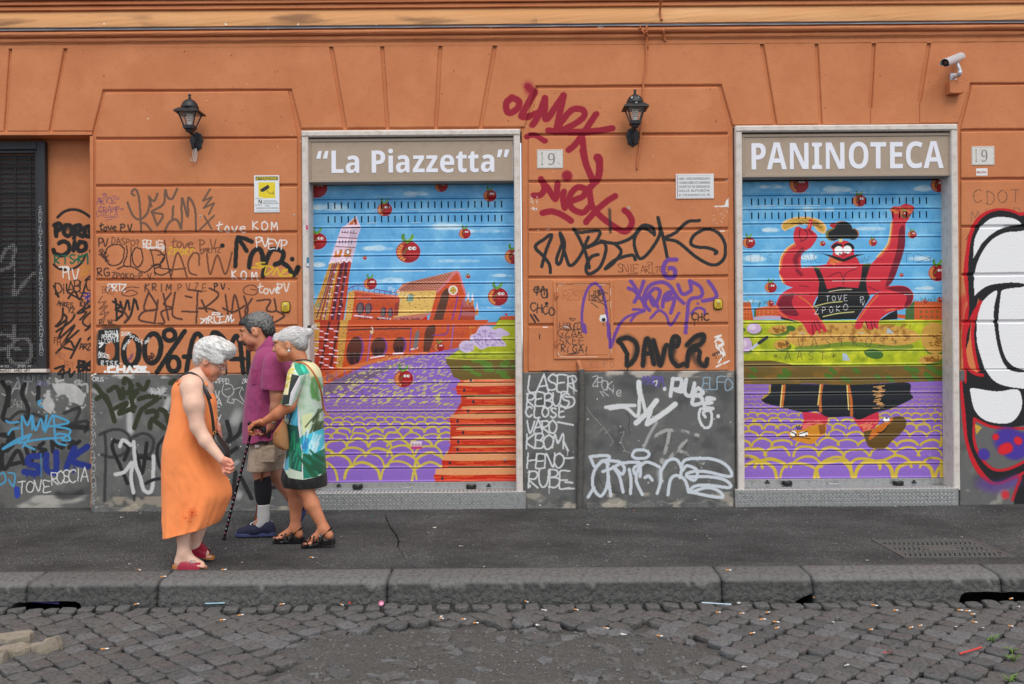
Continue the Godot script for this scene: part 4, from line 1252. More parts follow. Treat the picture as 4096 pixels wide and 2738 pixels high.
	c.poly(skin,[1216,860,1370,680,1402,500,1392,382,1466,366,1512,346,1584,374,1560,432,1536,480,1512,520,1502,700,1440,900,1400,1000,1330,1060,1190,1110,1176,980],true)
	c.poly(deep,[1500,520,1506,700,1444,900,1400,1000,1340,1050,1380,920,1440,720,1460,560],true)
	c.lines(lit,20,[[1400,500,1372,690,1290,790],[470,880,480,800,530,725,590,690],[470,960,500,1010]],0.35)
	c.lines(c8(240,200,130),9,[[1392,500,1362,680,1270,790],[456,900,466,800,516,722,580,676],[458,940,484,1004]],0.3)
	c.lines(deep,46,[[600,860,590,800,650,730]],0.35)
	c.line(deep,34,[640,940,600,900],0.4)
	c.strokes(lit,12,[1400,380,1570,370,1540,440,1410,440],16,50,0.1)
	tomato(c,1502,436,34,0.3)
	c.lines(c8(60,96,40),10,[[1480,440,1500,460,1550,440]],0.2)
	# lower arms and hands on the dough
	c.poly(c8(208,160,74),[512,1480,560,1400,700,1360,900,1345,1200,1350,1500,1380,1630,1450,1600,1500,1400,1540,900,1530,620,1540],true)
	c.mottle(c8(150,96,34,0.7),560,1360,1560,1500,0.05,52,0.5,0.66)
	c.line(c8(120,140,40),34,[600,1560,800,1545,1000,1520,1200,1530,1400,1550,1560,1540],0.3)
	c.poly(skin,[428,1180,470,1104,560,1050,700,1034,780,1090,740,1200,800,1300,852,1404,830,1420,806,1392,796,1436,770,1400,744,1444,700,1430,640,1340,560,1316,470,1290,436,1240],true)
	c.poly(skin,[1300,1080,1350,1040,1500,1034,1576,1096,1562,1180,1500,1226,1380,1256,1292,1322,1284,1396,1250,1380,1236,1400,1196,1390,1170,1330,1136,1392,1088,1384,1112,1300,1180,1200,1250,1110],true)
	c.poly(deep,[440,1190,480,1120,580,1096,560,1180,620,1280,500,1270],true)
	c.poly(deep,[1330,1050,1500,1040,1570,1100,1556,1180,1500,1214,1520,1120,1420,1080],true)
	c.lines(lit,16,[[434,1200,450,1250,520,1300],[620,1120,680,1160,740,1220,820,1350],[1280,1110,1200,1200,1120,1310],[1340,1240,1420,1225]],0.35)
	c.lines(deep,9,[[740,1440,730,1350],[770,1405,744,1330],[806,1390,770,1320],[1236,1396,1220,1330],[1196,1386,1176,1326],[1258,1384,1246,1330]],0.2)
	c.lines(deep,10,[[860,960,960,920,990,1000],[990,1020,1010,930,1100,890],[700,1040,620,1030],[1200,1040,1290,1080]],0.35)
	# apron
	var black := c8(26,27,28)
	c.poly(black,[738,868,786,884,822,960,856,1062,960,1040,1116,1052,1140,960,1150,864,1222,846,1180,980,1190,1070,1214,1130,1160,1220,1098,1312,800,1318,742,1212,776,1130,790,1000],false)
	c.poly(black,[1290,1324,1380,1262,1442,1236,1444,1312])
	c.poly(black,[464,1292,560,1318,640,1344,560,1330,470,1312])
	c.line(c8(196,186,150),7,[870,1082,960,1066,1060,1062],0.3)
	c.line(c8(196,190,120),8,[750,1204,860,1176,980,1164],0.3)
	c.line(c8(196,190,120),8,[820,1290,940,1264,1080,1250],0.3)
	c.lines(c8(84,96,40),14,[[750,876,790,890],[1160,858,1214,852]],0.3)
	# head and hat
	c.poly(skin,[884,706,930,664,1020,658,1072,704,1084,770,1120,840,990,862,856,856,884,800,906,756],true)
	c.strokes(lit,9,[870,800,930,790,980,830,880,850],20,36,0.5)
	c.poly(c8(214,206,130),[955,630,985,630,985,664,955,668])
	c.ell(c8(176,106,56),980,560,84,70)
	c.ell(c8(120,110,44),902,606,60,52)
	c.ell(black,992,562,76,68)
	c.ell(black,912,610,50,44)
	c.ell(c8(170,96,50),1078,600,44,46)
	c.ell(black,1070,604,42,44)
	c.poly(black,[900,560,1090,560,1080,640,920,640])
	c.ell(c8(176,24,32),905,526,26,20)
	c.line(black,26,[906,706,930,690,968,694],0.12)
	c.line(black,26,[1010,694,1046,686,1070,712],0.12)
	c.ell(c8(242,242,242),953,738,36,38)
	c.ell(c8(242,242,242),1025,730,36,34)
	c.ell(c8(18,18,20),962,766,7,8)
	c.ell(c8(18,18,20),1014,764,7,8)
	c.line(c8(150,26,44),10,[975,770,990,786,1004,766],0.2)
	c.poly(black,[798,758,880,774,960,796,992,808,1040,786,1100,770,1174,768,1090,790,1040,816,992,832,940,818,880,790])
	# things on the table
	c.zoom(2900,1300,0.4847,SHUT)
	for k in [[240,30,60,44],[170,165,54,62]]:
		c.ell(c8(110,130,40),k[0] + 10,k[1] + 16,k[2],k[3])
		c.ell(c8(206,176,214),k[0],k[1],k[2],k[3])
		c.ell(c8(228,210,230),k[0] - 14,k[1] - 10,k[2]*0.5,k[3]*0.5)
	for k in [[440,38,84,36],[470,160,70,40],[1730,110,110,130],[1700,280,100,36]]:
		c.ell(c8(96,116,30),k[0] + 10,k[1] + 20,k[2],k[3])
		c.ell(c8(204,156,70),k[0],k[1],k[2],k[3],-0.2)
		c.strokes(c8(150,96,30),9,[k[0] - k[2]*0.5,k[1] - k[3]*0.2,k[0] + k[2]*0.7,k[1] - k[3]*0.4,k[0] + k[2]*0.7,k[1] + k[3]*0.6,k[0] - k[2]*0.3,k[1] + k[3]*0.6],26,22,0.6,0.8)
	c.line(c8(196,200,226),22,[222,196,250,172,284,148],0.1)
	c.line(c8(40,46,52),26,[282,150,346,104],0.1)
	for k in [[545,30,40,22],[1230,240,80,40],[150,40,20,16]]:
		c.ell(c8(62,104,40),k[0],k[1],k[2],k[3],0.2)
	c.line(c8(120,150,80),10,[1170,220,1300,216],0.3)
	c.poly(c8(178,190,206),[972,232,1006,240,1034,294,972,296])
	c.poly(c8(178,190,206),[1334,70,1344,24,1400,72])
	for k in [[630,68],[1120,66]]:
		c.line(c8(196,200,190),6,[k[0] - 20,k[1],k[0] + 30,k[1]],0.1)
	var pen := c8(70,56,34)
	c.word("*UASTROS*",490,110,70,pen,4,1.6)
	c.word("*AAST*",400,226,64,pen,4,1.5)
	c.zoom(2900,650,0.4784,SHUT)
	for k in [[620,185,80],[1126,320,56],[1790,190,66],[202,672,52],[384,1046,50],[818,680,24],[1238,670,34],[1568,604,36],[1780,925,76],[1478,942,18],[1674,1164,20],[1798,1150,24],[382,1180,28]]:
		tomato(c,k[0],k[1],k[2],1.0,k[2] > 30)
	var w := c8(226,226,228)
	c.word("TOVE",845,1112,44,w,5,1.15,0.0)
	c.word("P",1130,1120,50,w,5)
	c.word("V.",1145,1160,36,w,5)
	c.word("ZPOKO",752,1222,50,w,5,1.2,-0.15)
	var thin := c8(66,96,120)
	c.word("TIS",195,765,66,thin,3,1.2)
	c.word("SVC",645,760,80,thin,3,0.65)
	c.word("WAF",1112,790,50,thin,3,0.8)
	c.lines(thin,3,[[1480,765,1560,760],[1520,765,1520,840],[1580,770,1580,836],[1600,764,1720,800,1600,835,1720,832,1720,790]],0.1,false)
	c.lines(c8(230,226,220),4,[[570,255,700,253],[800,256,950,254],[1050,254,1180,252],[240,365,420,362],[500,362,800,360],[145,1104,700,1102],[640,880,1100,878],[900,992,1300,990],[1500,1104,1700,1102]],0.1,false)
	c.zoom(2900,650,0.4784,SHUT)
	c.mottle(c8(40,60,80,0.1),100,100,1860,2700,0.12,72,0.58,0.8)
	return c
# ---------------------------------------------------------------- facade
var building: Node3D
func wob(p: Vector2,amp: float) -> Vector2:
	return Vector2(sin(p.x*37.0 + p.y*91.0) + sin(p.x*83.0 - p.y*29.0),sin(p.x*61.0 + p.y*47.0) + sin(p.x*23.0 + p.y*71.0))*amp*0.5
# a stucco panel from its outline in photograph pixels; edges listed in plain run flush into a neighbour
func panel(called: String,flat: Array,plain := [],front := 0.0,back := -0.02,bev := 0.010,m: Material = null,amp := 0.0016) -> MeshInstance3D:
	var raw := []
	var keep := []
	for i in range(0,flat.size(),2):
		var p := P(flat[i],flat[i + 1],front)
		raw.append(Vector2(p.x,p.y))
		keep.append(plain.has(i/2))
	var area := 0.0
	for i in raw.size():
		area += raw[i].cross(raw[(i + 1) % raw.size()])
	if area < 0.0:
		raw.reverse()
		keep.reverse()
		keep.append(keep.pop_front())
	var pts := []
	var inset := []
	for i in raw.size():
		var a: Vector2 = raw[i]
		var b: Vector2 = raw[(i + 1) % raw.size()]
		var n := maxi(1,int(a.distance_to(b)/0.11))
		for k in n:
			var q := a.lerp(b,float(k)/n)
			pts.append(q + (Vector2.ZERO if keep[i] and k > 0 else wob(q,amp)))
			inset.append(0.0 if keep[i] else bev)
	var n := pts.size()
	var inner := []
	for i in n:
		var a: Vector2 = pts[(i + n - 1) % n]
		var b: Vector2 = pts[i]
		var c: Vector2 = pts[(i + 1) % n]
		var da := (b - a).normalized()
		var db := (c - b).normalized()
		var na := Vector2(-da.y,da.x)
		var nb := Vector2(-db.y,db.x)
		var ia: float = inset[(i + n - 1) % n]
		var ib: float = inset[i]
		var cr := da.cross(db)
		if absf(cr) < 0.08:
			inner.append(b + na*maxf(ia,ib) if ia == ib else b + na*(ia + ib)*0.5)
		else:
			var pa := a + na*ia
			var pb := b + nb*ib
			inner.append(pa + da*((pb - pa).cross(db)/cr))
	var g := Geo.new()
	var idx := Geometry2D.triangulate_polygon(PackedVector2Array(inner))
	for k in range(0,idx.size(),3):
		var a: Vector2 = inner[idx[k]]
		var b: Vector2 = inner[idx[k + 1]]
		var c: Vector2 = inner[idx[k + 2]]
		if (b - a).cross(c - a) < 0.0:
			var s := b
			b = c
			c = s
		g.face([Vector3(a.x,a.y,front),Vector3(b.x,b.y,front),Vector3(c.x,c.y,front)])
	for i in n:
		var j := (i + 1) % n
		var o1 := Vector3(pts[i].x,pts[i].y,front - bev)
		var o2 := Vector3(pts[j].x,pts[j].y,front - bev)
		if inset[i] > 0.0:
			var h1 := Vector3(lerpf(pts[i].x,inner[i].x,0.35),lerpf(pts[i].y,inner[i].y,0.35),front - bev*0.35)
			var h2 := Vector3(lerpf(pts[j].x,inner[j].x,0.35),lerpf(pts[j].y,inner[j].y,0.35),front - bev*0.35)
			g.face([h1,h2,Vector3(inner[j].x,inner[j].y,front),Vector3(inner[i].x,inner[i].y,front)])
			g.face([o1,o2,h2,h1])
			g.face([Vector3(o1.x,o1.y,back),Vector3(o2.x,o2.y,back),o2,o1])
	g.planar(WALL_X,WALL_Y,WALL_W,WALL_H)
	return part(called,g.done(),m if m else M.wall,building)
func slab(called: String,lo: Vector3,hi: Vector3,m: Material,parent: Node3D,bev := 0.0) -> MeshInstance3D:
	var g := Geo.new()
	g.box(lo,hi,bev)
	g.planar(WALL_X,WALL_Y,WALL_W,WALL_H)
	return part(called,g.done(),m,parent)
# a moulding: profile of (z,y) from bottom to top run along x
func run(called: String,prof: Array,xa: float,xb: float,m: Material,step := 0.12,amp := 0.0012) -> MeshInstance3D:
	var g := Geo.new()
	var n := int((xb - xa)/step)
	for i in n + 1:
		var x := lerpf(xa,xb,float(i)/n)
		for p in prof:
			var w := wob(Vector2(x*0.7,p[1]*3.0 + p[0]),amp)
			g.vert(Vector3(x,p[1] + w.x,p[0] + w.y),Vector2((x - WALL_X)/WALL_W,(WALL_Y - p[1])/WALL_H))
	var k := prof.size()
	for i in n:
		for j in k - 1:
			var a := i*k + j
			g.q4(a,a + k,a + k + 1,a + 1)
	return part(called,g.done(),m,building)
func build_facade() -> void:
	building = thing("street_building","orange stucco building front with grey plinth, covered in graffiti, behind the three walkers","building")
	var top := 4.42
	var back := -0.5
	var groove := -0.02
	# masonry behind the panels,round the two doors and the window recess
	var d1l := P(1207,1200).x
	var d1r := P(2092,1200).x
	var d2l := P(2939,1200).x
	var d2r := P(3838,1200).x
	var rec := P(366,1200).x
	var door_top := P(1650,526).y
	var door_top2 := P(3390,507).y
	var rec_top := P(200,541).y
	slab("wall",Vector3(-9,-0.3,back),Vector3(-4.695,top,-0.001),M.plain_wall,building)
	slab("wall",Vector3(-4.69,rec_top,back),Vector3(rec,top,groove),M.wall,building)
	slab("wall",Vector3(-4.69,-0.3,back),Vector3(rec,rec_top,DEEP),M.wall,building)
	slab("wall",Vector3(rec,-0.3,back),Vector3(d1l,top,groove),M.wall,building)
	slab("wall",Vector3(d1l,door_top,back),Vector3(d1r,top,groove),M.wall,building)
	slab("wall",Vector3(d1r,-0.3,back),Vector3(d2l,top,groove),M.wall,building)
	slab("wall",Vector3(d2l,door_top2,back),Vector3(d2r,top,groove),M.wall,building)
	slab("wall",Vector3(d2r,-0.3,back),Vector3(4.69,top,groove),M.wall,building)
	slab("wall",Vector3(4.695,-0.3,back),Vector3(9,top,-0.001),M.plain_wall,building)
	slab("upper_wall",Vector3(-9,5.0,back),Vector3(9,9.0,-0.01),M.plain_wall,building)
	# lip between the recess and the arch above it,flush with the panels
	panel("stucco_lip",[-160,527,366,527,366,541,-160,541],[3],0.0,groove,0.004)
	panel("stucco_lip",[357,545,372,545,372,1490,362,1490],[0,2],-0.004,-0.15,0.004)
	# upper courses: a strip below the moulding,then the wedge stones scored into the stucco
	panel("frieze",[-160,182,4250,146,4250,168,-160,196],[0,1,2,3],0.0,groove,0.001,null,0.0)
	panel("wedge_stone",[-160,196,34,195,12,527,-160,527],[0,3])
	panel("wedge_stone",[45,194,253,193,192,526,26,527],[0])
	panel("wedge_stone",[266,193,1316,185,1371,512,1204,514,1164,357,410,360,367,526,206,526],[0])
	panel("wedge_stone",[1330,185,1521,184,1542,511,1386,512],[0])
	panel("wedge_stone",[1534,184,1754,182,1736,510,1556,511],[0])
	panel("wedge_stone",[1768,182,1973,181,1915,509,1750,510],[0])
	panel("wedge_stone",[1987,181,3041,172,3095,500,2932,502,2886,338,2144,344,2098,508,1930,509],[0])
	panel("wedge_stone",[3055,172,3260,171,3277,498,3110,500],[0])
	panel("wedge_stone",[3274,171,3491,169,3477,432,3483,436,3483,496,3291,498],[0,4])
	panel("wedge_stone",[3504,169,3712,167,3673,408,3680,412,3680,494,3483,496,3483,436,3490,432],[0,4,6])
	panel("wedge_stone",[3726,167,4250,163,4250,332,3884,332,3836,493,3680,494,3680,412,3687,408],[0,1,6])
	# piers: a hipped top stone and straight courses
	var j1 := [[556,545],[745,742],[932,929],[1121,1118],[1309,1306],[1498,1496]]
	panel("pier_stone",[418,370,1150,364,1189,548,380,551])
	for i in 5:
		panel("pier_stone",[380,j1[i][0] + 5,1189,j1[i][1] + (9 if i == 0 else 5),1189,j1[i + 1][1] - 5,380,j1[i + 1][0] - 5],[2] if i == 4 else [])
	var j2 := [[540,536],[728,722],[922,916],[1112,1106],[1302,1296],[1490,1485]]
	panel("pier_stone",[2150,354,2874,348,2914,531,2113,535])
	for i in 5:
		panel("pier_stone",[2113,j2[i][0] + 5,2916,j2[i][1] + 5,2916,j2[i + 1][1] - 5,2113,j2[i + 1][0] - 5],[2] if i == 4 else [])
	var j3 := [[522,518],[718,714],[908,904],[1100,1096],[1289,1285],[1481,1478]]
	panel("pier_stone",[3890,341,4250,338,4250,514,3846,517])
	for i in 5:
		panel("pier_stone",[3846,j3[i][0] + 5,4250,j3[i][1] + 5,4250,j3[i + 1][1] - 5,3846,j3[i + 1][0] - 5],[2] if i == 4 else [])
	# plinth
	panel("plinth",[362,1500,1207,1495,1207,2110,362,2115],[],0.012,-0.15,0.008)
	panel("plinth",[2093,1490,2938,1484,2938,2105,2093,2110],[],0.012,groove,0.008)
	panel("plinth",[3840,1481,4250,1478,4250,2100,3840,2105],[],0.012,groove,0.008)
	panel("plinth",[-160,1491,366,1489,366,2110,-160,2112],[],DEEP + 0.008,DEEP - 0.05,0.006)
	# a crust of broken plaster along the foot of the wall
	for k in [[2110,2020,2330,60],[2345,2018,2930,66],[380,2028,1190,60]]:
		var g := Geo.new()
		var f := FastNoiseLite.new()
		f.seed = int(k[0])
		f.frequency = 9.0
		var xa := P(k[0],2000).x
		var xb := P(k[2],2000).x
		var n := int((xb - xa)/0.02)
		var ring := [[],[],[]]
		for i in n + 1:
			var x := lerpf(xa,xb,float(i)/n)
			var h := clampf(0.035 + 0.06*f.get_noise_2d(x,3.0),0.004,0.12)
			ring[0].append(Vector3(x,-0.02,0.03 + 0.012*f.get_noise_2d(x*2.0,9.0)))
			ring[1].append(Vector3(x,h*0.75,0.022 + 0.008*f.get_noise_2d(x*2.0,5.0)))
			ring[2].append(Vector3(x,h,0.011))
		g.rings(ring,false,false)
		g.planar(WALL_X,WALL_Y,WALL_W,WALL_H)
		part("plaster_crust",g.done(),M.wall,building)
	# cornice: profiles in (z,y)
	var yy := func(sy: float,z: float) -> float: return 1.43 + (1369.0 - sy)*(8.0 - z)/FOCAL
	var prof := []
	prof.append([-0.001,yy.call(166,0.0)])
	for k in 6:
		var a := -PI*0.5 + PI*k/5.0
		prof.append([0.012 + 0.012*cos(a),yy.call(146 - 9*sin(a),0.02)])
	for k in 9:
		var a := -PI*0.5 + PI*k/8.0
		prof.append([0.02 + 0.034*cos(a),yy.call(122 - 12*sin(a),0.04)])
	prof.append([0.05,yy.call(109,0.05)])
	prof.append([0.05,yy.call(105,0.05)])
	run("cornice_moulding",prof,-4.69,4.69,M.wall)
	var lead := mat(c8(128,132,140),0.5,0.3)
	run("cornice_flashing",[[0.02,yy.call(106,0.02)],[0.058,yy.call(106.5,0.058)],[0.058,yy.call(103,0.058)],[0.012,yy.call(99,0.012)]],-4.69,4.69,lead)
	var f1 := [[0.03,yy.call(101,0.03)]]
	for k in 9:
		var t := k/8.0
		f1.append([0.05 - 0.042*t + 0.012*sin(t*PI),yy.call(98 - t*66,0.03)])
	f1.append_array([[0.005,yy.call(31,0.01)],[0.004,yy.call(27,0.01)]])
	run("cornice_band",f1,-4.69,4.69,M.wall)
	run("cornice_moulding",[[0.004,yy.call(29,0.01)],[0.02,yy.call(29,0.02)],[0.03,yy.call(25,0.03)],[0.024,yy.call(12,0.03)],[0.014,yy.call(10,0.02)],[0.014,yy.call(7,0.02)],[0.036,yy.call(7,0.036)],[0.046,yy.call(3,0.046)],[0.04,yy.call(-8,0.046)],[0.03,yy.call(-10,0.03)],[0.03,yy.call(-13,0.03)],[0.06,yy.call(-15,0.06)],[0.08,yy.call(-30,0.08)],[0.08,5.0],[-0.01,5.0]],-4.69,4.69,M.wall)
	slab("cornice_moulding",Vector3(-9,4.42,back),Vector3(-4.7,5.0,0.1),M.plain_wall,building)
	slab("cornice_moulding",Vector3(4.7,4.42,back),Vector3(9,5.0,0.1),M.plain_wall,building)
	slab("cornice_core",Vector3(-4.69,4.12,back),Vector3(4.69,5.0,-0.03),M.plain_wall,building)
	build_window()
	build_hatch()
func at3(parent: Node3D,called: String,where: Vector3) -> Node3D:
	var o := Node3D.new()
	o.name = called
	parent.add_child(o,true)
	o.position = where - origin_of(parent)
	return o
# ---------------------------------------------------------------- barred window at the left edge
func build_window() -> void:
	var o := at3(building,"barred_window",P(0,1480,DEEP))
	var r := P(197,1000,DEEP).x
	var t := P(100,573,DEEP).y
	var b := P(100,1476,DEEP).y
	var l := -4.69
	var z := DEEP + 0.021
	var fw := 0.07
	var g := Geo.new()
	g.box(Vector3(r - fw,b,z),Vector3(r,t,z + 0.05),0.004)
	g.box(Vector3(l,t - fw,z),Vector3(r - fw - 0.001,t,z + 0.048),0.004)
	g.box(Vector3(l,b,z),Vector3(r - fw - 0.001,b + 0.035,z + 0.048),0.004)
	part("frame",g.done(),M.dark_iron,o)
	g = Geo.new()
	g.box(Vector3(r - fw - 0.028,b + 0.036,z + 0.01),Vector3(r - fw - 0.002,t - fw - 0.002,z + 0.03),0.003)
	g.box(Vector3(l,t - fw - 0.028,z + 0.01),Vector3(r - fw - 0.03,t - fw - 0.002,z + 0.03),0.003)
	part("inner_frame",g.done(),M.dark_iron,o)
	# louvres behind the mesh
	var y := b + 0.04
	var louvre := mat(c8(40,40,42),0.6)
	while y < t - fw - 0.04:
		var s := Geo.new()
		s.hexa([Vector3(l,y,z + 0.004),Vector3(r - fw,y,z + 0.004),Vector3(r - fw,y + 0.035,z - 0.012),Vector3(l,y + 0.035,z - 0.012)],[Vector3(l,y,z - 0.002),Vector3(r - fw,y,z - 0.002),Vector3(r - fw,y + 0.035,z - 0.018),Vector3(l,y + 0.035,z - 0.018)])
		part("louvre_slat",s.done(),louvre,o)
		y += 0.042
	# bars
	for k in 4:
		var x := r - 0.145 - k*0.136
		if x > l:
			var s := Geo.new()
			s.tube([Vector3(x,b + 0.04,z + 0.012),Vector3(x,t - fw - 0.03,z + 0.012)],[0.006],6)
			part("bar",s.done(),M.dark_iron,o)
	for k in 8:
		var s := Geo.new()
		var h := t - fw - 0.14 - k*0.232
		if h > b + 0.05:
			s.tube([Vector3(l,h,z + 0.014),Vector3(r - fw - 0.03,h,z + 0.014)],[0.006],6)
			part("bar",s.done(),M.dark_iron,o)
	# wire mesh; the wires that carry white spray are painted on the wire
	var wires := Geo.new()
	var white := Color(0.38,0.38,0.37)
	var dark := Color(0.035,0.035,0.037)
	var marks := [[0,1045,20,1000,50,985,56,1010,40,1065,0,1080],[52,985,56,1105,52,1180],[62,1175,90,1140,120,1105,160,1075],[0,1340,30,1342,55,1358,50,1375,20,1398,0,1395],[55,1305,55,1365],[55,1362,80,1355,110,1360,124,1390,120,1430,95,1455,60,1455,35,1435,32,1400,45,1390,75,1400]]
	var lines := []
	for m in marks:
		var pl := []
		for i in range(0,m.size(),2):
			var p := P(m[i],m[i + 1],z + 0.03)
			pl.append(Vector2(p.x,p.y))
		lines.append(curve(pl,5))
	var x0 := l
	var pitch := 0.0165
	var n_x := int((r - fw - 0.03 - x0)/pitch)
	var n_y := int((t - fw - 0.03 - b - 0.036)/pitch)
	for dirn in 2:
		for i in ((n_x if dirn == 0 else n_y) + 1):
			var pts := []
			var cols := []
			for j in (n_y if dirn == 0 else n_x) + 1:
				var p := Vector2(x0 + i*pitch,b + 0.036 + j*pitch) if dirn == 0 else Vector2(x0 + j*pitch,b + 0.036 + i*pitch)
				var near := false
				for pl in lines:
					for q in pl:
						if p.distance_squared_to(q) < 0.00026:
							near = true
							break
					if near:
						break
				pts.append(Vector3(p.x,p.y,z + 0.026 + 0.002*(1 if (i + j + dirn) % 2 else -1)))
				cols.append(white if near else dark)
			wires.tube(pts,[0.0016],3,dark,cols)
	var wm := mat(Color.WHITE,0.6)
	wm.vertex_color_use_as_albedo = true
	var mesh_part := part("wire_mesh",wires.done(true),wm,o)
	tag(mesh_part,"","","","stuff")
	# stone sill
	slab("sill",Vector3(l,P(100,1491,DEEP).y,z),Vector3(r + 0.008,b - 0.001,z + 0.07),M.stone_white,o,0.004)
	# white marker tags on the frame
	var ink := Geo.new()
	var yy := P(180,830,DEEP).y
	var letters := "SAOOTSMZIETSKEFIZSMXZANSKOOOSZAMNZSBMO"
	for ch in letters:
		for s in LETTERS[ch]:
			for i in range(0,s.size() - 2,2):
				var a := Vector3(r - 0.058 + s[i]*0.045,yy - s[i + 1]*0.03,z + 0.0525)
				var d := Vector3(r - 0.058 + s[i + 2]*0.045,yy - s[i + 3]*0.03,z + 0.0525)
				stroke_on(ink,a,d,0.0028)
		yy -= 0.0345
		if yy < b + 0.05:
			break
	part("marker_tag",ink.done(),mat(c8(196,196,194),0.6),o)
	# words on the sill
	var sill_ink := Geo.new()
	write_strokes(sill_ink,"ANKES1 KMRZ WPF",P(2,1478,DEEP + 0.072).x,P(2,1478.5,DEEP + 0.072).y,0.022,z + 0.0725,0.0025)
	tag(part("marker_tag",sill_ink.done(),M.ink,o),"","","","stuff")
	var low := Geo.new()
	write_strokes(low,"IW.021..",P(2,1462,DEEP + 0.05).x,P(2,1462,DEEP + 0.05).y,0.018,z + 0.0505,0.0025)
	write_strokes(low,"ZPOKO PV",P(75,1462,DEEP + 0.05).x,P(75,1462,DEEP + 0.05).y,0.018,z + 0.0505,0.0025)
	tag(part("marker_tag",low.done(),mat(c8(196,196,194),0.6),o),"","","","stuff")
func stroke_on(g: Geo,a: Vector3,b: Vector3,w: float) -> void:
	var d := (b - a).normalized()
	var s := Vector3(-d.y,d.x,0)*w*0.5
	a -= d*w*0.4
	b += d*w*0.4
	g.face([a - s,b - s,b + s,a + s])
func write_strokes(g: Geo,txt: String,x: float,y: float,h: float,z: float,w: float) -> void:
	for ch in txt:
		if LETTERS.has(ch):
			for s in LETTERS[ch]:
				for i in range(0,s.size() - 2,2):
					stroke_on(g,Vector3(x + s[i]*h,y - s[i + 1]*h,z),Vector3(x + s[i + 2]*h,y - s[i + 3]*h,z),w)
		x += h*0.82
# ---------------------------------------------------------------- meter hatch between the doors
func build_hatch() -> void:
	var o := at3(building,"meter_hatch",P(2330,1440))
	var q := func(x: float,y: float,z: float) -> Vector3: return P(2050 + x*0.472,600 + y*0.472,z)
	var a: Vector3 = q.call(345,1112,0.0)
	var b: Vector3 = q.call(858,1770,0.0)
	var g := Geo.new()
	# frame of four strips,then the door leaf a little behind its face
	var w := 0.028
	g.box(Vector3(a.x,b.y,-0.01),Vector3(a.x + w,a.y,0.012),0.003)
	g.box(Vector3(b.x - w,b.y,-0.01),Vector3(b.x,a.y,0.012),0.003)
	g.box(Vector3(a.x + w + 0.001,a.y - w,-0.01),Vector3(b.x - w - 0.001,a.y,0.012),0.003)
	g.box(Vector3(a.x + w + 0.001,b.y,-0.01),Vector3(b.x - w - 0.001,b.y + w,0.012),0.003)
	g.planar(WALL_X,WALL_Y,WALL_W,WALL_H)
	part("frame",g.done(),M.wall,o)
	g = Geo.new()
	g.box(Vector3(a.x + w + 0.003,b.y + w + 0.003,-0.01),Vector3(b.x - w - 0.003,a.y - w - 0.003,0.009),0.003)
	g.planar(WALL_X,WALL_Y,WALL_W,WALL_H)
	part("leaf",g.done(),M.wall,o)
	for y in [1235,1640]:
		var c: Vector3 = q.call(370,y,0.0)
		g = Geo.new()
		g.tube([c + Vector3(-0.005,-0.03,0.018),c + Vector3(-0.005,0.03,0.018)],[0.009],8)
		g.box(c + Vector3(-0.02,-0.012,0.011),c + Vector3(0.02,0.012,0.017),0.002)
		part("hinge",g.done(true),mat(c8(186,108,66),0.7),o)
	var k: Vector3 = q.call(772,1440,0.0)
	g = Geo.new()
	g.lathe(k + Vector3(0,0,0.009),[[0.016,0.0],[0.016,0.006],[0.012,0.009],[0.011,0.004]],16,Basis(Vector3.RIGHT,PI/2))
	part("lock",g.done(),M.dark_iron,o)
	g = Geo.new()
	g.box(k + Vector3(-0.006,-0.045,0.011),k + Vector3(0.006,-0.02,0.018),0.002)
	part("lock_flap",g.done(),mat(c8(176,98,60),0.6),o)
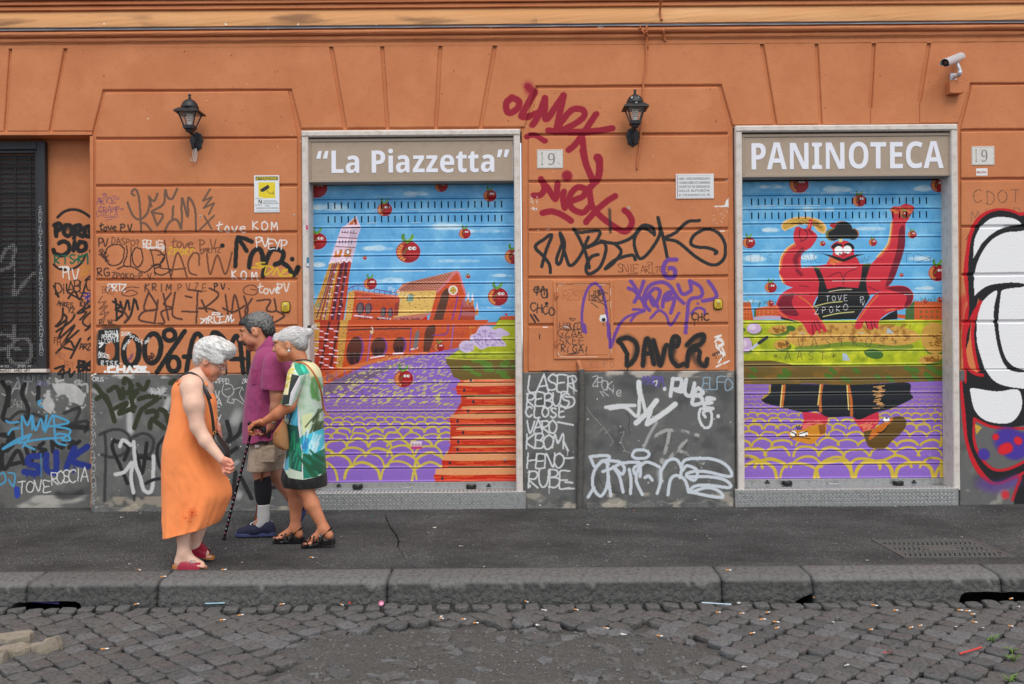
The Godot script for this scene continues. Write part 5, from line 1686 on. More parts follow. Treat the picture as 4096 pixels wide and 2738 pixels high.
# ---------------------------------------------------------------- door surrounds,shutters,signs,steps
func build_doors() -> void:
	var mural1 := paint_piazza()
	var mural2 := paint_chef()
	surround(1207,2092,525,1964,1231,2069)
	surround(2939,3838,505,1958,2968,3812)
	doorstep(1250,2103,1954,1971,2041)
	doorstep(2941,3836,1938,1957,2034)
	shutter("red and yellow church square painting with tomatoes, behind the walkers' side",1253,2069,739,1930,56.7,21,mural1,1312,26.7,807,863)
	shutter("cook",2969,3767,723,1916,56.8,21,mural2,3007,26.9,792,848)
	sign_box("La Piazzetta",1231,2062,550,727,"\u201cLa Piazzetta\u201d",[1265,2037,595,692],"beige illuminated-type sign board reading La Piazzetta in white over the first shutter")
	sign_box("PANINOTECA",2968,3815,531,707,"PANINOTECA",[3007,3775,568,676],"beige illuminated-type sign board reading PANINOTECA in white over the second shutter")
func surround(xl: float,xr: float,yt: float,yb: float,il: float,ir: float) -> void:
	var o := at3(building,"door_surround",P((xl + xr)*0.5,yb))
	var a := P(xl,yt)
	var b := P(xr,yb)
	var w := 0.058
	# jambs with a rounded outer edge,running back into the reveal
	for s in 2:
		var x0: float = a.x if s == 0 else b.x - w
		var x1: float = x0 + w
		var outer := x0 if s == 0 else x1
		var g := Geo.new()
		var prof := []
		# plan outline counter-clockwise seen from above,front is +z
		var zf := 0.03
		var e := 0.014
		if s == 0:
			prof = [Vector2(x0,-0.4),Vector2(x1,-0.4),Vector2(x1,zf - e),Vector2(x1 - e*0.3,zf - e*0.3),Vector2(x1 - e,zf),Vector2(x0 + e,zf),Vector2(x0 + e*0.3,zf - e*0.3),Vector2(x0,zf - e)]
		else:
			prof = [Vector2(x0,-0.4),Vector2(x1,-0.4),Vector2(x1,zf - e),Vector2(x1 - e*0.3,zf - e*0.3),Vector2(x1 - e,zf),Vector2(x0 + e,zf),Vector2(x0 + e*0.3,zf - e*0.3),Vector2(x0,zf - e)]
		var list := []
		var n := 14
		for i in n + 1:
			var y := lerpf(b.y,a.y - w,float(i)/n)
			var ring := []
			for p in prof:
				var wv := wob(Vector2(y*0.8 + p.x,outer),0.0012)
				ring.append(Vector3(p.x + wv.x,y,p.y + wv.y))
			ring.reverse()
			list.append(ring)
		g.rings(list)
		part("jamb",g.done(),M.stone_white,o)
	var g2 := Geo.new()
	g2.box(Vector3(a.x,a.y - w + 0.0015,-0.4),Vector3(b.x,a.y,0.031),0.012)
	part("lintel",g2.done(),M.stone_white,o)
func doorstep(xl: float,xr: float,yback: float,ytop: float,ybot: float) -> void:
	var zf := 0.045
	var mid := (xl + xr)*0.5
	var a := P(xl,ytop,zf)
	var b := P(xr,ytop,zf)
	var y1 := P(mid,ytop,zf).y
	var o := at3(building,"doorstep",Vector3(P(mid,ytop,zf).x,0,zf))
	var g := Geo.new()
	g.box(Vector3(a.x,-0.02,-0.45),Vector3(b.x,y1,zf),0.004)
	part("step_plate",g.done(),M.steel,o)
	# raised lozenges of the checker plate,front and top
	g = Geo.new()
	var pitch := 0.034
	var nx := int((b.x - a.x - 0.02)/pitch)
	var ny := int((y1 - 0.01)/(pitch*0.5))
	for j in ny:
		for i in nx:
			var c := Vector3(a.x + 0.02 + (i + 0.5*(j % 2))*pitch,0.012 + j*pitch*0.5,zf)
			lozenge(g,c,Vector3(1,1,0) if j % 2 else Vector3(1,-1,0),Vector3(0,0,1))
	for j in 7:
		for i in nx:
			var c := Vector3(a.x + 0.02 + (i + 0.5*(j % 2))*pitch,y1,zf - 0.012 - j*pitch*0.5)
			lozenge(g,c,Vector3(1,0,1) if j % 2 else Vector3(1,0,-1),Vector3(0,1,0))
	tag(part("tread_lozenges",g.done(),M.steel,o),"","","","stuff")
func lozenge(g: Geo,c: Vector3,along: Vector3,n: Vector3) -> void:
	var d := along.normalized()*0.0165
	var s := n.cross(d).normalized()*0.0055
	var h := n*0.0045
	var b := n * -0.0005
	g.face([c - d + b,c - s + b,c - d*0.45 + h])
	g.face([c - s + b,c + d + b,c + d*0.45 + h,c - d*0.45 + h])
	g.face([c + d + b,c + s + b,c + d*0.45 + h])
	g.face([c + s + b,c - d + b,c - d*0.45 + h,c + d*0.45 + h])
func shutter(what: String,xl: float,xr: float,yt: float,yb: float,pitch: float,n: int,cv: Canvas,slot_x: float,slot_p: float,slot_a: float,slot_b: float) -> void:
	var mid := (xl + xr)*0.5
	var base := P(mid,yb + 24,SHUT)
	var label := "closed roller shutter painted with a church square, leaning bell tower and tomatoes"
	if what == "cook":
		label = "closed roller shutter painted with a red moustached cook kneading dough on a table"
	var o := thing("roller_shutter",label,"shutter",base,"roller shutters of the shop front")
	var m := mat(Color.WHITE,0.38)
	m.albedo_texture = ImageTexture.create_from_image(cv.img)
	m.texture_repeat = false
	m.metallic_specular = 0.4
	var a := P(xl,yt,SHUT)
	var xa := P(xl - 12,1400,SHUT).x
	var xb := P(xr + 14,1400,SHUT).x
	var y_top := P(mid,yt,SHUT).y
	var y_bot := P(mid,yb,SHUT).y
	var step := (y_top - y_bot)/n
	var w := cv.img.get_width()/cv.ppm
	var h := cv.img.get_height()/cv.ppm
	for i in n:
		var t := y_top - i*step
		var b := t - step
		var g := Geo.new()
		# profile (z,y): rolled edge on top,flat face,lip below
		var prof := [[-0.012,b],[0.0,b + 0.0005],[0.004,b + 0.004],[0.005,b + 0.009],[0.002,b + 0.015],[0.0,b + 0.020],[0.0012,b + step*0.55],[0.0,t - 0.012],[-0.003,t - 0.006],[-0.009,t - 0.002],[-0.012,t - 0.0005]]
		var holes := i == 1 or i == 2
		var hy := P(mid,(slot_a if i == 1 else slot_b),SHUT).y
		if holes:
			prof = [prof[0],prof[1],prof[2],prof[3],prof[4],prof[5],[0.0006,hy - 0.058],[0.0008,hy],prof[7],prof[8],prof[9],prof[10]]
		var xs := [xa,xb]
		if holes:
			xs = [xa]
			for k in 27:
				var x := P(slot_x + k*slot_p,slot_a,SHUT).x
				xs.append(x - 0.0055)
				xs.append(x + 0.0055)
			xs.append(xb)
		for k in xs.size() - 1:
			var open := holes and k % 2 == 1
			for j in prof.size() - 1:
				if open and j == 6:
					continue
				var p0 = prof[j]
				var p1 = prof[j + 1]
				var first := g.v.size()
				for q in [[xs[k],p0],[xs[k + 1],p0],[xs[k + 1],p1],[xs[k],p1]]:
					var p := Vector3(q[0],q[1][1],SHUT + q[1][0])
					g.vert(p,Vector2((p.x - cv.x0)/(w),(cv.y1 - p.y)/h))
				g.q4(first,first + 1,first + 2,first + 3)
		part("slat",g.done(),m,o)
	# near-black sheet, the shade behind the slots put into its colour
	slab("backing",Vector3(xa,y_bot,SHUT - 0.06),Vector3(xb,y_top + 0.05,SHUT - 0.05),M.void,o)
	# bottom rail with handle,feet and rubber stops
	var rail := P(mid,yb,SHUT).y
	var low := P(mid,yb + 23,SHUT).y
	slab("bottom_rail",Vector3(xa,low,SHUT - 0.012),Vector3(xb,rail - 0.0005,SHUT + 0.006),M.steel,o,0.002)
	var span := xr - xl
	for t in [0.125,0.455,0.86]:
		var g := Geo.new()
		var c := P(xl + span*t,yb + 12,SHUT) + Vector3(0,0,0.008)
		if t == 0.455:
			g.tube(curve([c + Vector3(-0.05,0.004,0),c + Vector3(-0.045,-0.012,0.02),c + Vector3(0.0,-0.016,0.026),c + Vector3(0.045,-0.012,0.02),c + Vector3(0.05,0.004,0)],4),[0.005],6)
			part("pull_handle",g.done(true),M.steel,o)
		else:
			g.box(c + Vector3(-0.018,-0.016,-0.002),c + Vector3(0.018,0.002,0.012),0.002)
			g.box(c + Vector3(-0.008,0.003,-0.002),c + Vector3(0.008,0.016,0.008),0.002)
			part("foot_catch",g.done(),M.dark_iron,o)
	for t in [0.22,0.775]:
		var g := Geo.new()
		var c := P(xl + span*t,yb + 22,SHUT) + Vector3(0,0,0.035)
		g.lathe(c,[[0.04,-0.004],[0.045,0.002],[0.045,0.026],[0.041,0.031],[0.034,0.031],[0.032,0.027]],20)
		part("rubber_stop",g.done(),M.black,o)
	for t in [0.03,0.94]:
		var g := Geo.new()
		var c := P(xl + span*t,yb - 90,SHUT) + Vector3(0,0,0.001)
		var ax := Basis(Vector3.RIGHT,PI/2)
		g.lathe(c,[[0.03,0.0],[0.028,0.004],[0.02,0.005],[0.018,0.01],[0.012,0.011]],20,ax)
		var paint := m
		g.planar(cv.x0,cv.y1,w,h)
		var k := part("lock_rose",g.done(),paint,o)
		g = Geo.new()
		g.lathe(c,[[0.010,0.011],[0.010,0.0145],[0.006,0.015]],14,ax)
		part("lock_cylinder",g.done(),M.steel,k)
func lettering(txt: String,bold: bool,serif: bool,m: Material,parent: Node3D,lo: Vector3,width: float,height: float,depth := 0.002,called := "lettering") -> MeshInstance3D:
	var f := SystemFont.new()
	f.font_names = PackedStringArray(["Droid Serif" if serif else "Droid Sans"])
	f.font_weight = 700 if bold else 400
	var t := TextMesh.new()
	t.font = f
	t.text = txt
	t.font_size = 64
	t.pixel_size = 0.01
	t.depth = 0.1
	t.curve_step = 1.0
	var box := t.get_aabb()
	var o := part(called,t,m,parent,false)
	var s := Vector3(width/maxf(box.size.x,0.001),height/maxf(box.size.y,0.001),depth/0.1)
	o.scale = s
	o.position = lo - origin_of(parent) - Vector3(box.position.x*s.x,box.position.y*s.y,box.position.z*s.z)
	return o
func sign_box(_name: String,xl: float,xr: float,yt: float,yb: float,txt: String,tb: Array,label: String) -> void:
	var z0 := -0.14
	var zf := 0.0
	var a := P(xl,(yt + yb)*0.5,zf)
	var b := P(xr,(yt + yb)*0.5,zf)
	var mid := (xl + xr)*0.5
	var y1 := P(mid,yt,zf).y - 0.006
	var y0 := P(mid,yb,zf).y
	var o := thing("shop_sign",label,"sign",Vector3((a.x + b.x)*0.5,y0,zf),"shop sign boards")
	var box_m := mat(c8(160,143,126),0.55,0.1)
	var face_m := tri(mat(Color.WHITE,0.45),1.2)
	face_m.albedo_texture = noise_tex(0.01,61,256,false,0,[c8(160,139,119),c8(168,148,128),c8(164,144,124),c8(172,153,135)])
	var e := 0.026
	var g := Geo.new()
	g.box(Vector3(a.x,y0,z0),Vector3(b.x,y0 + e,zf),0.003)
	g.box(Vector3(a.x,y1 - e,z0),Vector3(b.x,y1,zf),0.003)
	g.box(Vector3(a.x,y0 + e + 0.0005,z0),Vector3(a.x + e,y1 - e - 0.0005,zf),0.003)
	g.box(Vector3(b.x - e,y0 + e + 0.0005,z0),Vector3(b.x,y1 - e - 0.0005,zf),0.003)
	part("housing",g.done(),box_m,o)
	g = Geo.new()
	g.box(Vector3(a.x + e + 0.001,y0 + e + 0.001,z0 + 0.01),Vector3(b.x - e - 0.001,y1 - e - 0.001,zf - 0.008))
	part("face",g.done(),face_m,o)
	var l := P(tb[0],tb[3],zf - 0.006)
	var r := P(tb[1],tb[2],zf - 0.006)
	var cy := P((tb[0] + tb[1])*0.5,tb[3],zf - 0.006).y
	var ty := P((tb[0] + tb[1])*0.5,tb[2],zf - 0.006).y
	lettering(txt,true,false,mat(c8(228,228,236),0.35),o,Vector3(l.x,cy,zf - 0.008),r.x - l.x,ty - cy,0.003)
# ---------------------------------------------------------------- pavement,kerb,cobbles
const KERB_BACK := 2.135
const KERB_FRONT := 2.42
const ROAD := -0.137
func asphalt_texture() -> Image:
	var n := 1024
	var im := Image.create(n,n,false,Image.FORMAT_RGBA8)
	im.fill(c8(80,80,80))
	var r := RandomNumberGenerator.new()
	r.seed = 12
	for i in 52000:
		var v := r.randi_range(-26,40) if r.randf() < 0.9 else r.randi_range(30,80)
		var w := r.randi_range(1,3) if r.randf() < 0.8 else r.randi_range(4,9)
		var warm := r.randi_range(-3,3)
		im.fill_rect(Rect2i(r.randi_range(0,n - 1),r.randi_range(0,n - 1),w,maxi(1,w - r.randi_range(0,1))),c8(clampi(80 + v + warm,20,220),clampi(80 + v,20,220),clampi(79 + v - warm,20,220)))
	return im
func build_ground() -> void:
	# asphalt pavement in two fields divided by a crack
	var pave := Node3D.new()
	pave.name = "pavement"
	add_child(pave)
	tag(pave,"dark asphalt pavement with a crack, between the building and the kerb","","","structure")
	var am := tri(mat(Color.WHITE,0.86),0.75)
	am.albedo_texture = ImageTexture.create_from_image(asphalt_texture())
	am.vertex_color_use_as_albedo = true
	am.normal_enabled = true
	am.normal_texture = noise_tex(0.12,9,512,true,9.0)
	am.normal_scale = 1.4
	var big := FastNoiseLite.new()
	big.seed = 31
	big.frequency = 1.1
	big.fractal_octaves = 5
	var fine := FastNoiseLite.new()
	fine.seed = 32
	fine.frequency = 7.0
	var crack := []
	for q in [[1540,2060],[1555,2100],[1582,2140],[1594,2165],[1590,2185],[1610,2215],[1622,2240],[1650,2270],[1664,2283]]:
		crack.append(G(q[0],q[1]))
	var cx := func(z: float) -> float:
		for i in crack.size() - 1:
			if z <= crack[i + 1].z:
				return lerpf(crack[i].x,crack[i + 1].x,clampf((z - crack[i].z)/(crack[i + 1].z - crack[i].z),0.0,1.0)) + 0.006*sin(z*90.0) + 0.004*sin(z*217.0)
		return crack[-1].x
	for side in 2:
		var g := Geo.new()
		var nz := 66
		var nx := 150
		for j in nz + 1:
			var z := lerpf(-0.45,KERB_BACK - 0.002,float(j)/nz)
			var c: float = cx.call(z)
			var gap := clampf(0.007*sin((z - 0.2)*2.1) + 0.002,0.0007,0.008)
			for i in nx + 1:
				var t := float(i)/nx
				t = t*t
				var x := lerpf(c - gap,-9.0,t) if side == 0 else lerpf(c + gap,9.0,t)
				var y := 0.005*big.get_noise_2d(x,z) + 0.0012*fine.get_noise_2d(x,z) - (0.003 if i == 0 else 0.0)
				var k := 0.7 + 0.5*big.get_noise_2d(x + 40.0,z*1.4) + 0.16*fine.get_noise_2d(x*0.8,z + 9.0)
				g.vert(Vector3(x,y,z),Vector2.ZERO,Color(k,k,k*0.99))
		for j in nz:
			for i in nx:
				var a := j*(nx + 1) + i
				if side == 0:
					g.q4(a,a + 1,a + nx + 2,a + nx + 1)
				else:
					g.q4(a,a + nx + 1,a + nx + 2,a + 1)
		var k0 := g.v.size()
		for j in nz + 1:
			var p := g.v[j*(nx + 1)]
			g.vert(p,Vector2.ZERO,Color.WHITE)
			g.vert(p - Vector3(0,0.03,0),Vector2.ZERO,Color.WHITE)
		for j in nz:
			g.q4(k0 + j*2,k0 + j*2 + 1,k0 + j*2 + 3,k0 + j*2 + 2)
		part("asphalt_field",g.done(true),am,pave)
	slab("crack_bed",Vector3(-3,-0.06,-0.2),Vector3(2,-0.03,KERB_BACK - 0.004),M.void,pave)
	# white specks trodden into the asphalt: gum and paper crumbs
	var crumbs := Geo.new()
	var r := RandomNumberGenerator.new()
	r.seed = 3
	for i in 620:
		var p := Vector3(r.randf_range(-4.6,4.6),0.0,0.03 + pow(r.randf(),1.7)*2.0)
		p.y = 0.0035 + 0.005*big.get_noise_2d(p.x,p.z)
		var s := r.randf_range(0.003,0.007)*(1.8 if r.randf() < 0.12 else 1.0)
		var a0 := r.randf()*TAU
		var ring := []
		for k in 5:
			var a := a0 - TAU*k/5
			ring.append(p + Vector3(cos(a)*s*r.randf_range(0.6,1.3),0,sin(a)*s*r.randf_range(0.4,0.9)))
		var v := r.randf_range(0.2,0.7)
		g_face_up(crumbs,ring,Color(v,v*0.98,v*0.94))
	var cm := mat(Color.WHITE,0.8)
	cm.vertex_color_use_as_albedo = true
	var cr := part("crumbs",crumbs.done(),cm,pave)
	tag(cr,"pale crumbs and gum spots trodden into the pavement","","","stuff")
	build_kerb()
	build_road()
	build_manhole()
func g_face_up(g: Geo,ring: Array,c: Color) -> void:
	g.face(ring,c)
func build_kerb() -> void:
	var kerb := Node3D.new()
	kerb.name = "kerb"
	add_child(kerb)
	tag(kerb,"worn dark stone kerb between the pavement and the cobbles","","","structure")
	var f := FastNoiseLite.new()
	f.seed = 8
	f.frequency = 5.0
	f.fractal_octaves = 4
	var yf := -0.07
	var joints := [-9.0]
	for sx in [-700,95,622,1545,2892,3258,4015,4900]:
		joints.append(P(sx,2360,KERB_FRONT).x)
	joints.append(9.0)
	# openings of the street drains under the kerb,and a broken corner: [from,to,height at start,height at end]
	var gaps := [[P(40,2400,KERB_FRONT).x,P(332,2400,KERB_FRONT).x,0.036,0.036],[P(3834,2380,KERB_FRONT).x,P(4230,2380,KERB_FRONT).x,0.05,0.05],[P(3175,2390,KERB_FRONT).x,P(3256,2390,KERB_FRONT).x,0.0,0.055]]
	for s in joints.size() - 1:
		var xa: float = joints[s] + 0.004
		var xb: float = joints[s + 1] - 0.004
		var g := Geo.new()
		var n := clampi(int((xb - xa)/0.025),8,160)
		var tone := 0.8 + 0.2*(0.5 + 0.5*sin(s*2.4))
		var list := []
		for i in n + 1:
			var x := lerpf(xa,xb,float(i)/n)
			var endd := minf(x - xa,xb - x)
			var pull := 0.016*exp(-endd/0.02)
			var low := ROAD - 0.06
			for q in gaps:
				if x > q[0] and x < q[1]:
					var t: float = (x - q[0])/(q[1] - q[0])
					var rise: float = lerpf(q[2],q[3],t) + 0.004*f.get_noise_2d(x*3.0,2.0)
					var edge := minf(1.0,minf(x - q[0],q[1] - x)/0.05) if q[2] == q[3] else 1.0
					low = ROAD - 0.012 + rise*sqrt(clampf(edge,0.0,1.0))
			var prof := [[KERB_BACK + 0.002,low],[KERB_BACK + 0.001,-0.03],[KERB_BACK,0.003],[KERB_BACK + 0.07,0.006],[KERB_BACK + 0.14,0.004],[KERB_BACK + 0.205,0.001],[KERB_BACK + 0.24,-0.005],[KERB_BACK + 0.26,-0.016],[KERB_BACK + 0.271,-0.034],[KERB_BACK + 0.275,-0.068],[KERB_BACK + 0.28,maxf(-0.09,low + 0.012)],[KERB_BACK + 0.282,maxf(-0.115,low + 0.006)],[KERB_BACK + 0.283,low + 0.003],[KERB_BACK + 0.27,low]]
			var ring := []
			for j in prof.size():
				var p = prof[j]
				var d := 0.006*f.get_noise_3d(x,p[1]*2.0,p[0]) + 0.0035*f.get_noise_3d(x*4.0,p[1]*9.0,p[0]*4.0)
				if j < 3:
					d = 0.0
				ring.append(Vector3(x,p[1] - (pull*0.6 if j > 2 else 0.0) + d*0.5,p[0] - (pull if j > 5 else 0.0) + d))
			list.append(ring)
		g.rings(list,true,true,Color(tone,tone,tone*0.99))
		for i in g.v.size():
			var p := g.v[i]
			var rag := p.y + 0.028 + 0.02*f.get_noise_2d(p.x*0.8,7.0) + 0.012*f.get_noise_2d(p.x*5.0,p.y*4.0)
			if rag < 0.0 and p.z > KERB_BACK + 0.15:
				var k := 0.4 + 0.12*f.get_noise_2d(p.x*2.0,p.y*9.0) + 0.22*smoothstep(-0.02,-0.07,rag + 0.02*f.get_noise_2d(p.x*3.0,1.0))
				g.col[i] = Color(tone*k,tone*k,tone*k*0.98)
		if not M.kerb.vertex_color_use_as_albedo:
			M.kerb.vertex_color_use_as_albedo = true
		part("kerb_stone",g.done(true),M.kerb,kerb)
	slab("drain_cavity",Vector3(-9,ROAD - 0.1,KERB_BACK - 0.15),Vector3(9,ROAD - 0.095,KERB_FRONT + 0.01),M.void,kerb)  # near-black slabs, the shade inside the drains is in their colour
	slab("drain_cavity",Vector3(-9,ROAD - 0.094,KERB_BACK - 0.14),Vector3(9,-0.06,KERB_BACK - 0.13),M.void,kerb)
# one worn basalt cube: eight-sided top,domed,chamfered
func cobble_mesh(sd: int,rough := 1.0) -> ArrayMesh:
	var r := RandomNumberGenerator.new()
	r.seed = sd
	var g := Geo.new()
	var rings := []
	var out := []
	for i in 12:
		var a := TAU*i/12 + 0.13
		var c := Vector2(cos(a),sin(a))
		var m := maxf(absf(c.x),absf(c.y))
		var q := c/lerpf(1.0,m,0.93)*0.49*r.randf_range(1.0 - 0.05*rough,1.0 + 0.04*rough)
		out.append(q)
	out.reverse()
	for lv in [[0.9,-0.5],[1.0,-0.16],[0.985,-0.03],[0.93,0.02],[0.5,0.03]]:
		var ring := []
		for q in out:
			ring.append(Vector3(q.x*lv[0],lv[1] + r.randf_range(-0.02,0.02)*rough,q.y*lv[0]))
		rings.append(ring)
	g.rings(rings,true,true)
	return g.done(rough < 2.0)
func patch_depth(p: Vector3) -> float:
	# how far inside the worn-out patch a point of the road lies (metres,negative outside)
	var px := [G(1085,2600,ROAD),G(1250,2520,ROAD),G(1700,2495,ROAD),G(2300,2510,ROAD),G(2600,2510,ROAD),G(2790,2560,ROAD),G(2880,2640,ROAD),G(2780,2800,ROAD),G(2600,3100,ROAD),G(1300,3100,ROAD),G(1210,2800,ROAD)]
	var poly := PackedVector2Array()
	for q in px:
		poly.append(Vector2(q.x,q.z))
	var v := Vector2(p.x,p.z)
	var d := INF
	for i in poly.size():
		d = minf(d,v.distance_to(Geometry2D.get_closest_point_to_segment(v,poly[i],poly[(i + 1) % poly.size()])))
	return d if Geometry2D.is_point_in_polygon(v,poly) else -d
func build_road() -> void:
	var road := Node3D.new()
	road.name = "cobbled_road"
	add_child(road)
	tag(road,"road of dark basalt cobbles with a worn-out gravel patch, in front of the kerb","","","structure")
	var f := FastNoiseLite.new()
	f.seed = 17
	f.frequency = 1.3
	f.fractal_octaves = 3
	var lay := func(x: float,z: float) -> float: return ROAD - 0.004 + 0.013*f.get_noise_2d(x,z)
	# bed of earth and grit
	var bed_m := tri(mat(Color.WHITE,0.95),2.6)
	bed_m.albedo_texture = noise_tex(0.09,51,512,false,0,[c8(58,56,54),c8(96,93,90),c8(120,116,110),c8(74,72,70)])
	bed_m.normal_enabled = true
	bed_m.normal_texture = noise_tex(0.2,52,512,true,16.0)
	bed_m.normal_scale = 1.3
	var g := Geo.new()
	var n_x := 260
	var n_z := 75
	var fine := FastNoiseLite.new()
	fine.seed = 18
	fine.frequency = 9.0
	for j in n_z + 1:
		var z := lerpf(KERB_FRONT - 0.02,4.6,float(j)/n_z)
		for i in n_x + 1:
			var x := lerpf(-4.4,4.4,float(i)/n_x)
			var d := patch_depth(Vector3(x,0,z))
			var up := 0.028*smoothstep(-0.03,0.15,d)
			g.vert(Vector3(x,lay.call(x,z) - 0.032 + up + (0.009 + 0.012*smoothstep(0.0,0.1,d))*fine.get_noise_2d(x,z),z))
	for j in n_z:
		for i in n_x:
			var a := j*(n_x + 1) + i
			g.q4(a,a + n_x + 1,a + n_x + 2,a + 1)
	part("gravel_bed",g.done(true),bed_m,road)
	slab("gravel_bed",Vector3(-40,ROAD - 0.08,4.6),Vector3(40,ROAD - 0.01,40),bed_m,road)
	slab("gravel_bed",Vector3(-40,ROAD - 0.09,KERB_FRONT - 0.02),Vector3(-4.4,ROAD - 0.01,4.6),bed_m,road)
	slab("gravel_bed",Vector3(4.4,ROAD - 0.09,KERB_FRONT - 0.02),Vector3(40,ROAD - 0.01,4.6),bed_m,road)
	# stones: a gutter row along the kerb,then diagonal rows leaning each way from the middle
	var r := RandomNumberGenerator.new()
	r.seed = 23
	var kinds := []
	for k in 8:
		kinds.append(cobble_mesh(100 + k))
	var spots := []
	var x := -4.3
	while x < 4.3:
		var w := r.randf_range(0.095,0.115)
		spots.append([Vector3(x + w*0.5,0,KERB_FRONT + 0.052),w - 0.007,0.085,0.0])
		x += w
	var s := 0.111
	for half in [-1.0,1.0]:
		var ang: float = half*deg_to_rad(47)
		var ux := Vector2(cos(ang),-sin(ang)*1.0)
		var uz := Vector2(sin(ang),cos(ang))
		for i in range(-60,60):
			var off := r.randf_range(0.0,s)
			for j in range(-60,60):
				var p := uz*(i*s) + ux*(j*s + off)
				p += Vector2(half*2.4,3.2)
				if p.x*half < -0.02 or p.y < KERB_FRONT + 0.145 or p.y > 4.45 or absf(p.x) > 4.3:
					continue
				if p.x*half < 0.04:
					p.x = half*0.05
				spots.append([Vector3(p.x,0,p.y),s*r.randf_range(0.95,1.03),s*r.randf_range(0.95,1.03),ang + r.randf_range(-0.09,0.09)])
	var mats := []
	for k in 4:
		var m: StandardMaterial3D = M.basalt.duplicate()
		var t: float = [0.90,1.0,1.08,0.97][k]
		m.albedo_color = Color(t,t*[1.0,0.985,1.0,0.97][k],t*[1.0,0.97,1.01,0.95][k])
		m.uv1_offset = Vector3(k*0.37,k*0.11,k*0.53)
		mats.append(m)
	var picked := []
	for q in spots:
		var d := patch_depth(q[0])
		if d > 0.05 or (d > -0.06 and r.randf() < 0.45):
			continue
		var seen: bool = absf(q[0].x)/(8.0 - q[0].z) < 0.57 and q[0].z < 3.85
		picked.append([q,seen,q[0].z])
	picked.sort_custom(func(a,b): return (a[1] and not b[1]) or (a[1] == b[1] and a[2] > b[2]))
	var rest := {}
	for k in picked.size():
		var q = picked[k][0]
		var p: Vector3 = q[0]
		p.y = lay.call(p.x,p.z) + r.randf_range(-0.010,0.005)
		var d := patch_depth(p)
		var tip := 0.075 + 0.10*smoothstep(-0.2,0.0,d)
		var b := Basis(Vector3.UP,q[3])*Basis(Vector3.RIGHT,r.randf_range(-tip,tip))*Basis(Vector3.BACK,r.randf_range(-tip,tip))
		b = b*Basis(Vector3.UP,(r.randi() % 4)*PI/2)
		b = b.scaled_local(Vector3(q[1],0.105,q[2]))
		var kind := r.randi() % 8
		if k < 300:
			var o := part("cobble",kinds[kind],mats[r.randi() % 4],road,false)
			o.transform = Transform3D(b,p)
		else:
			if not rest.has(kind):
				rest[kind] = []
			rest[kind].append(Transform3D(b,p))
	var joined := SurfaceTool.new()
	joined.begin(Mesh.PRIMITIVE_TRIANGLES)
	for kind in rest:
		for t in rest[kind]:
			joined.append_from(kinds[kind],0,t)
	tag(part("far_cobbles",joined.commit(),mats[1],road),"more cobbles of the same paving","","","stuff")
	# broken stones lying in the worn patch
	var shards := []
	for k in 6:
		shards.append(cobble_mesh(300 + k,3.0))
	for k in 170:
		var p := G(r.randf_range(1100,2850),r.randf_range(2505,2760),ROAD)
		var d := patch_depth(p)
		if d < 0.0 or (d > 0.12 and r.randf() < 0.35):
			continue
		p.y = lay.call(p.x,p.z) - 0.003 + r.randf_range(-0.008,0.008)
		var o := part("broken_cobble",shards[k % 6],mats[r.randi() % 4],road,false)
		var sz := r.randf_range(0.05,0.14)
		o.transform = Transform3D((Basis(Vector3.UP,r.randf()*TAU)*Basis(Vector3.RIGHT,r.randf_range(-0.22,0.22))).scaled_local(Vector3(sz*r.randf_range(0.8,1.4),0.08,sz*0.7)),p)
	# grit
	var pebble := Geo.new()
	pebble.ball(Vector3.ZERO,Vector3(1.0,0.6,0.8),Basis.IDENTITY,Color.WHITE,3)
	var mm := MultiMesh.new()
	mm.transform_format = MultiMesh.TRANSFORM_3D
	mm.use_colors = true
	mm.mesh = pebble.done()
	var places := []
	var tints := []
	for k in 26000:
		var p := Vector3(r.randf_range(-3.2,3.2),0,r.randf_range(KERB_FRONT,3.95))
		var d := patch_depth(p)
		if d < 0.0 and r.randf() < 0.82:
			continue
		var up := 0.028*smoothstep(-0.03,0.15,d)
		p.y = lay.call(p.x,p.z) - 0.031 + up + (0.009 + 0.012*smoothstep(0.0,0.1,d))*fine.get_noise_2d(p.x,p.z)
		var sz := r.randf_range(0.002,0.0052)*(2.2 if r.randf() < 0.1 else 1.0)
		places.append(Transform3D(Basis(Vector3.UP,r.randf()*TAU).scaled_local(Vector3.ONE*sz),p))
		var v := r.randf_range(0.07,0.19)
		tints.append(Color(v*1.04,v,v*0.94))
	mm.instance_count = places.size()
	for k in places.size():
		mm.set_instance_transform(k,places[k])
		mm.set_instance_color(k,tints[k])
	var gm := mat(Color.WHITE,0.9)
	gm.vertex_color_use_as_albedo = true
	mm.mesh.surface_set_material(0,gm)
	var mi := MultiMeshInstance3D.new()
	mi.name = "grit"
	mi.multimesh = mm
	road.add_child(mi)
	tag(mi,"loose grit between and beside the cobbles","","","stuff")
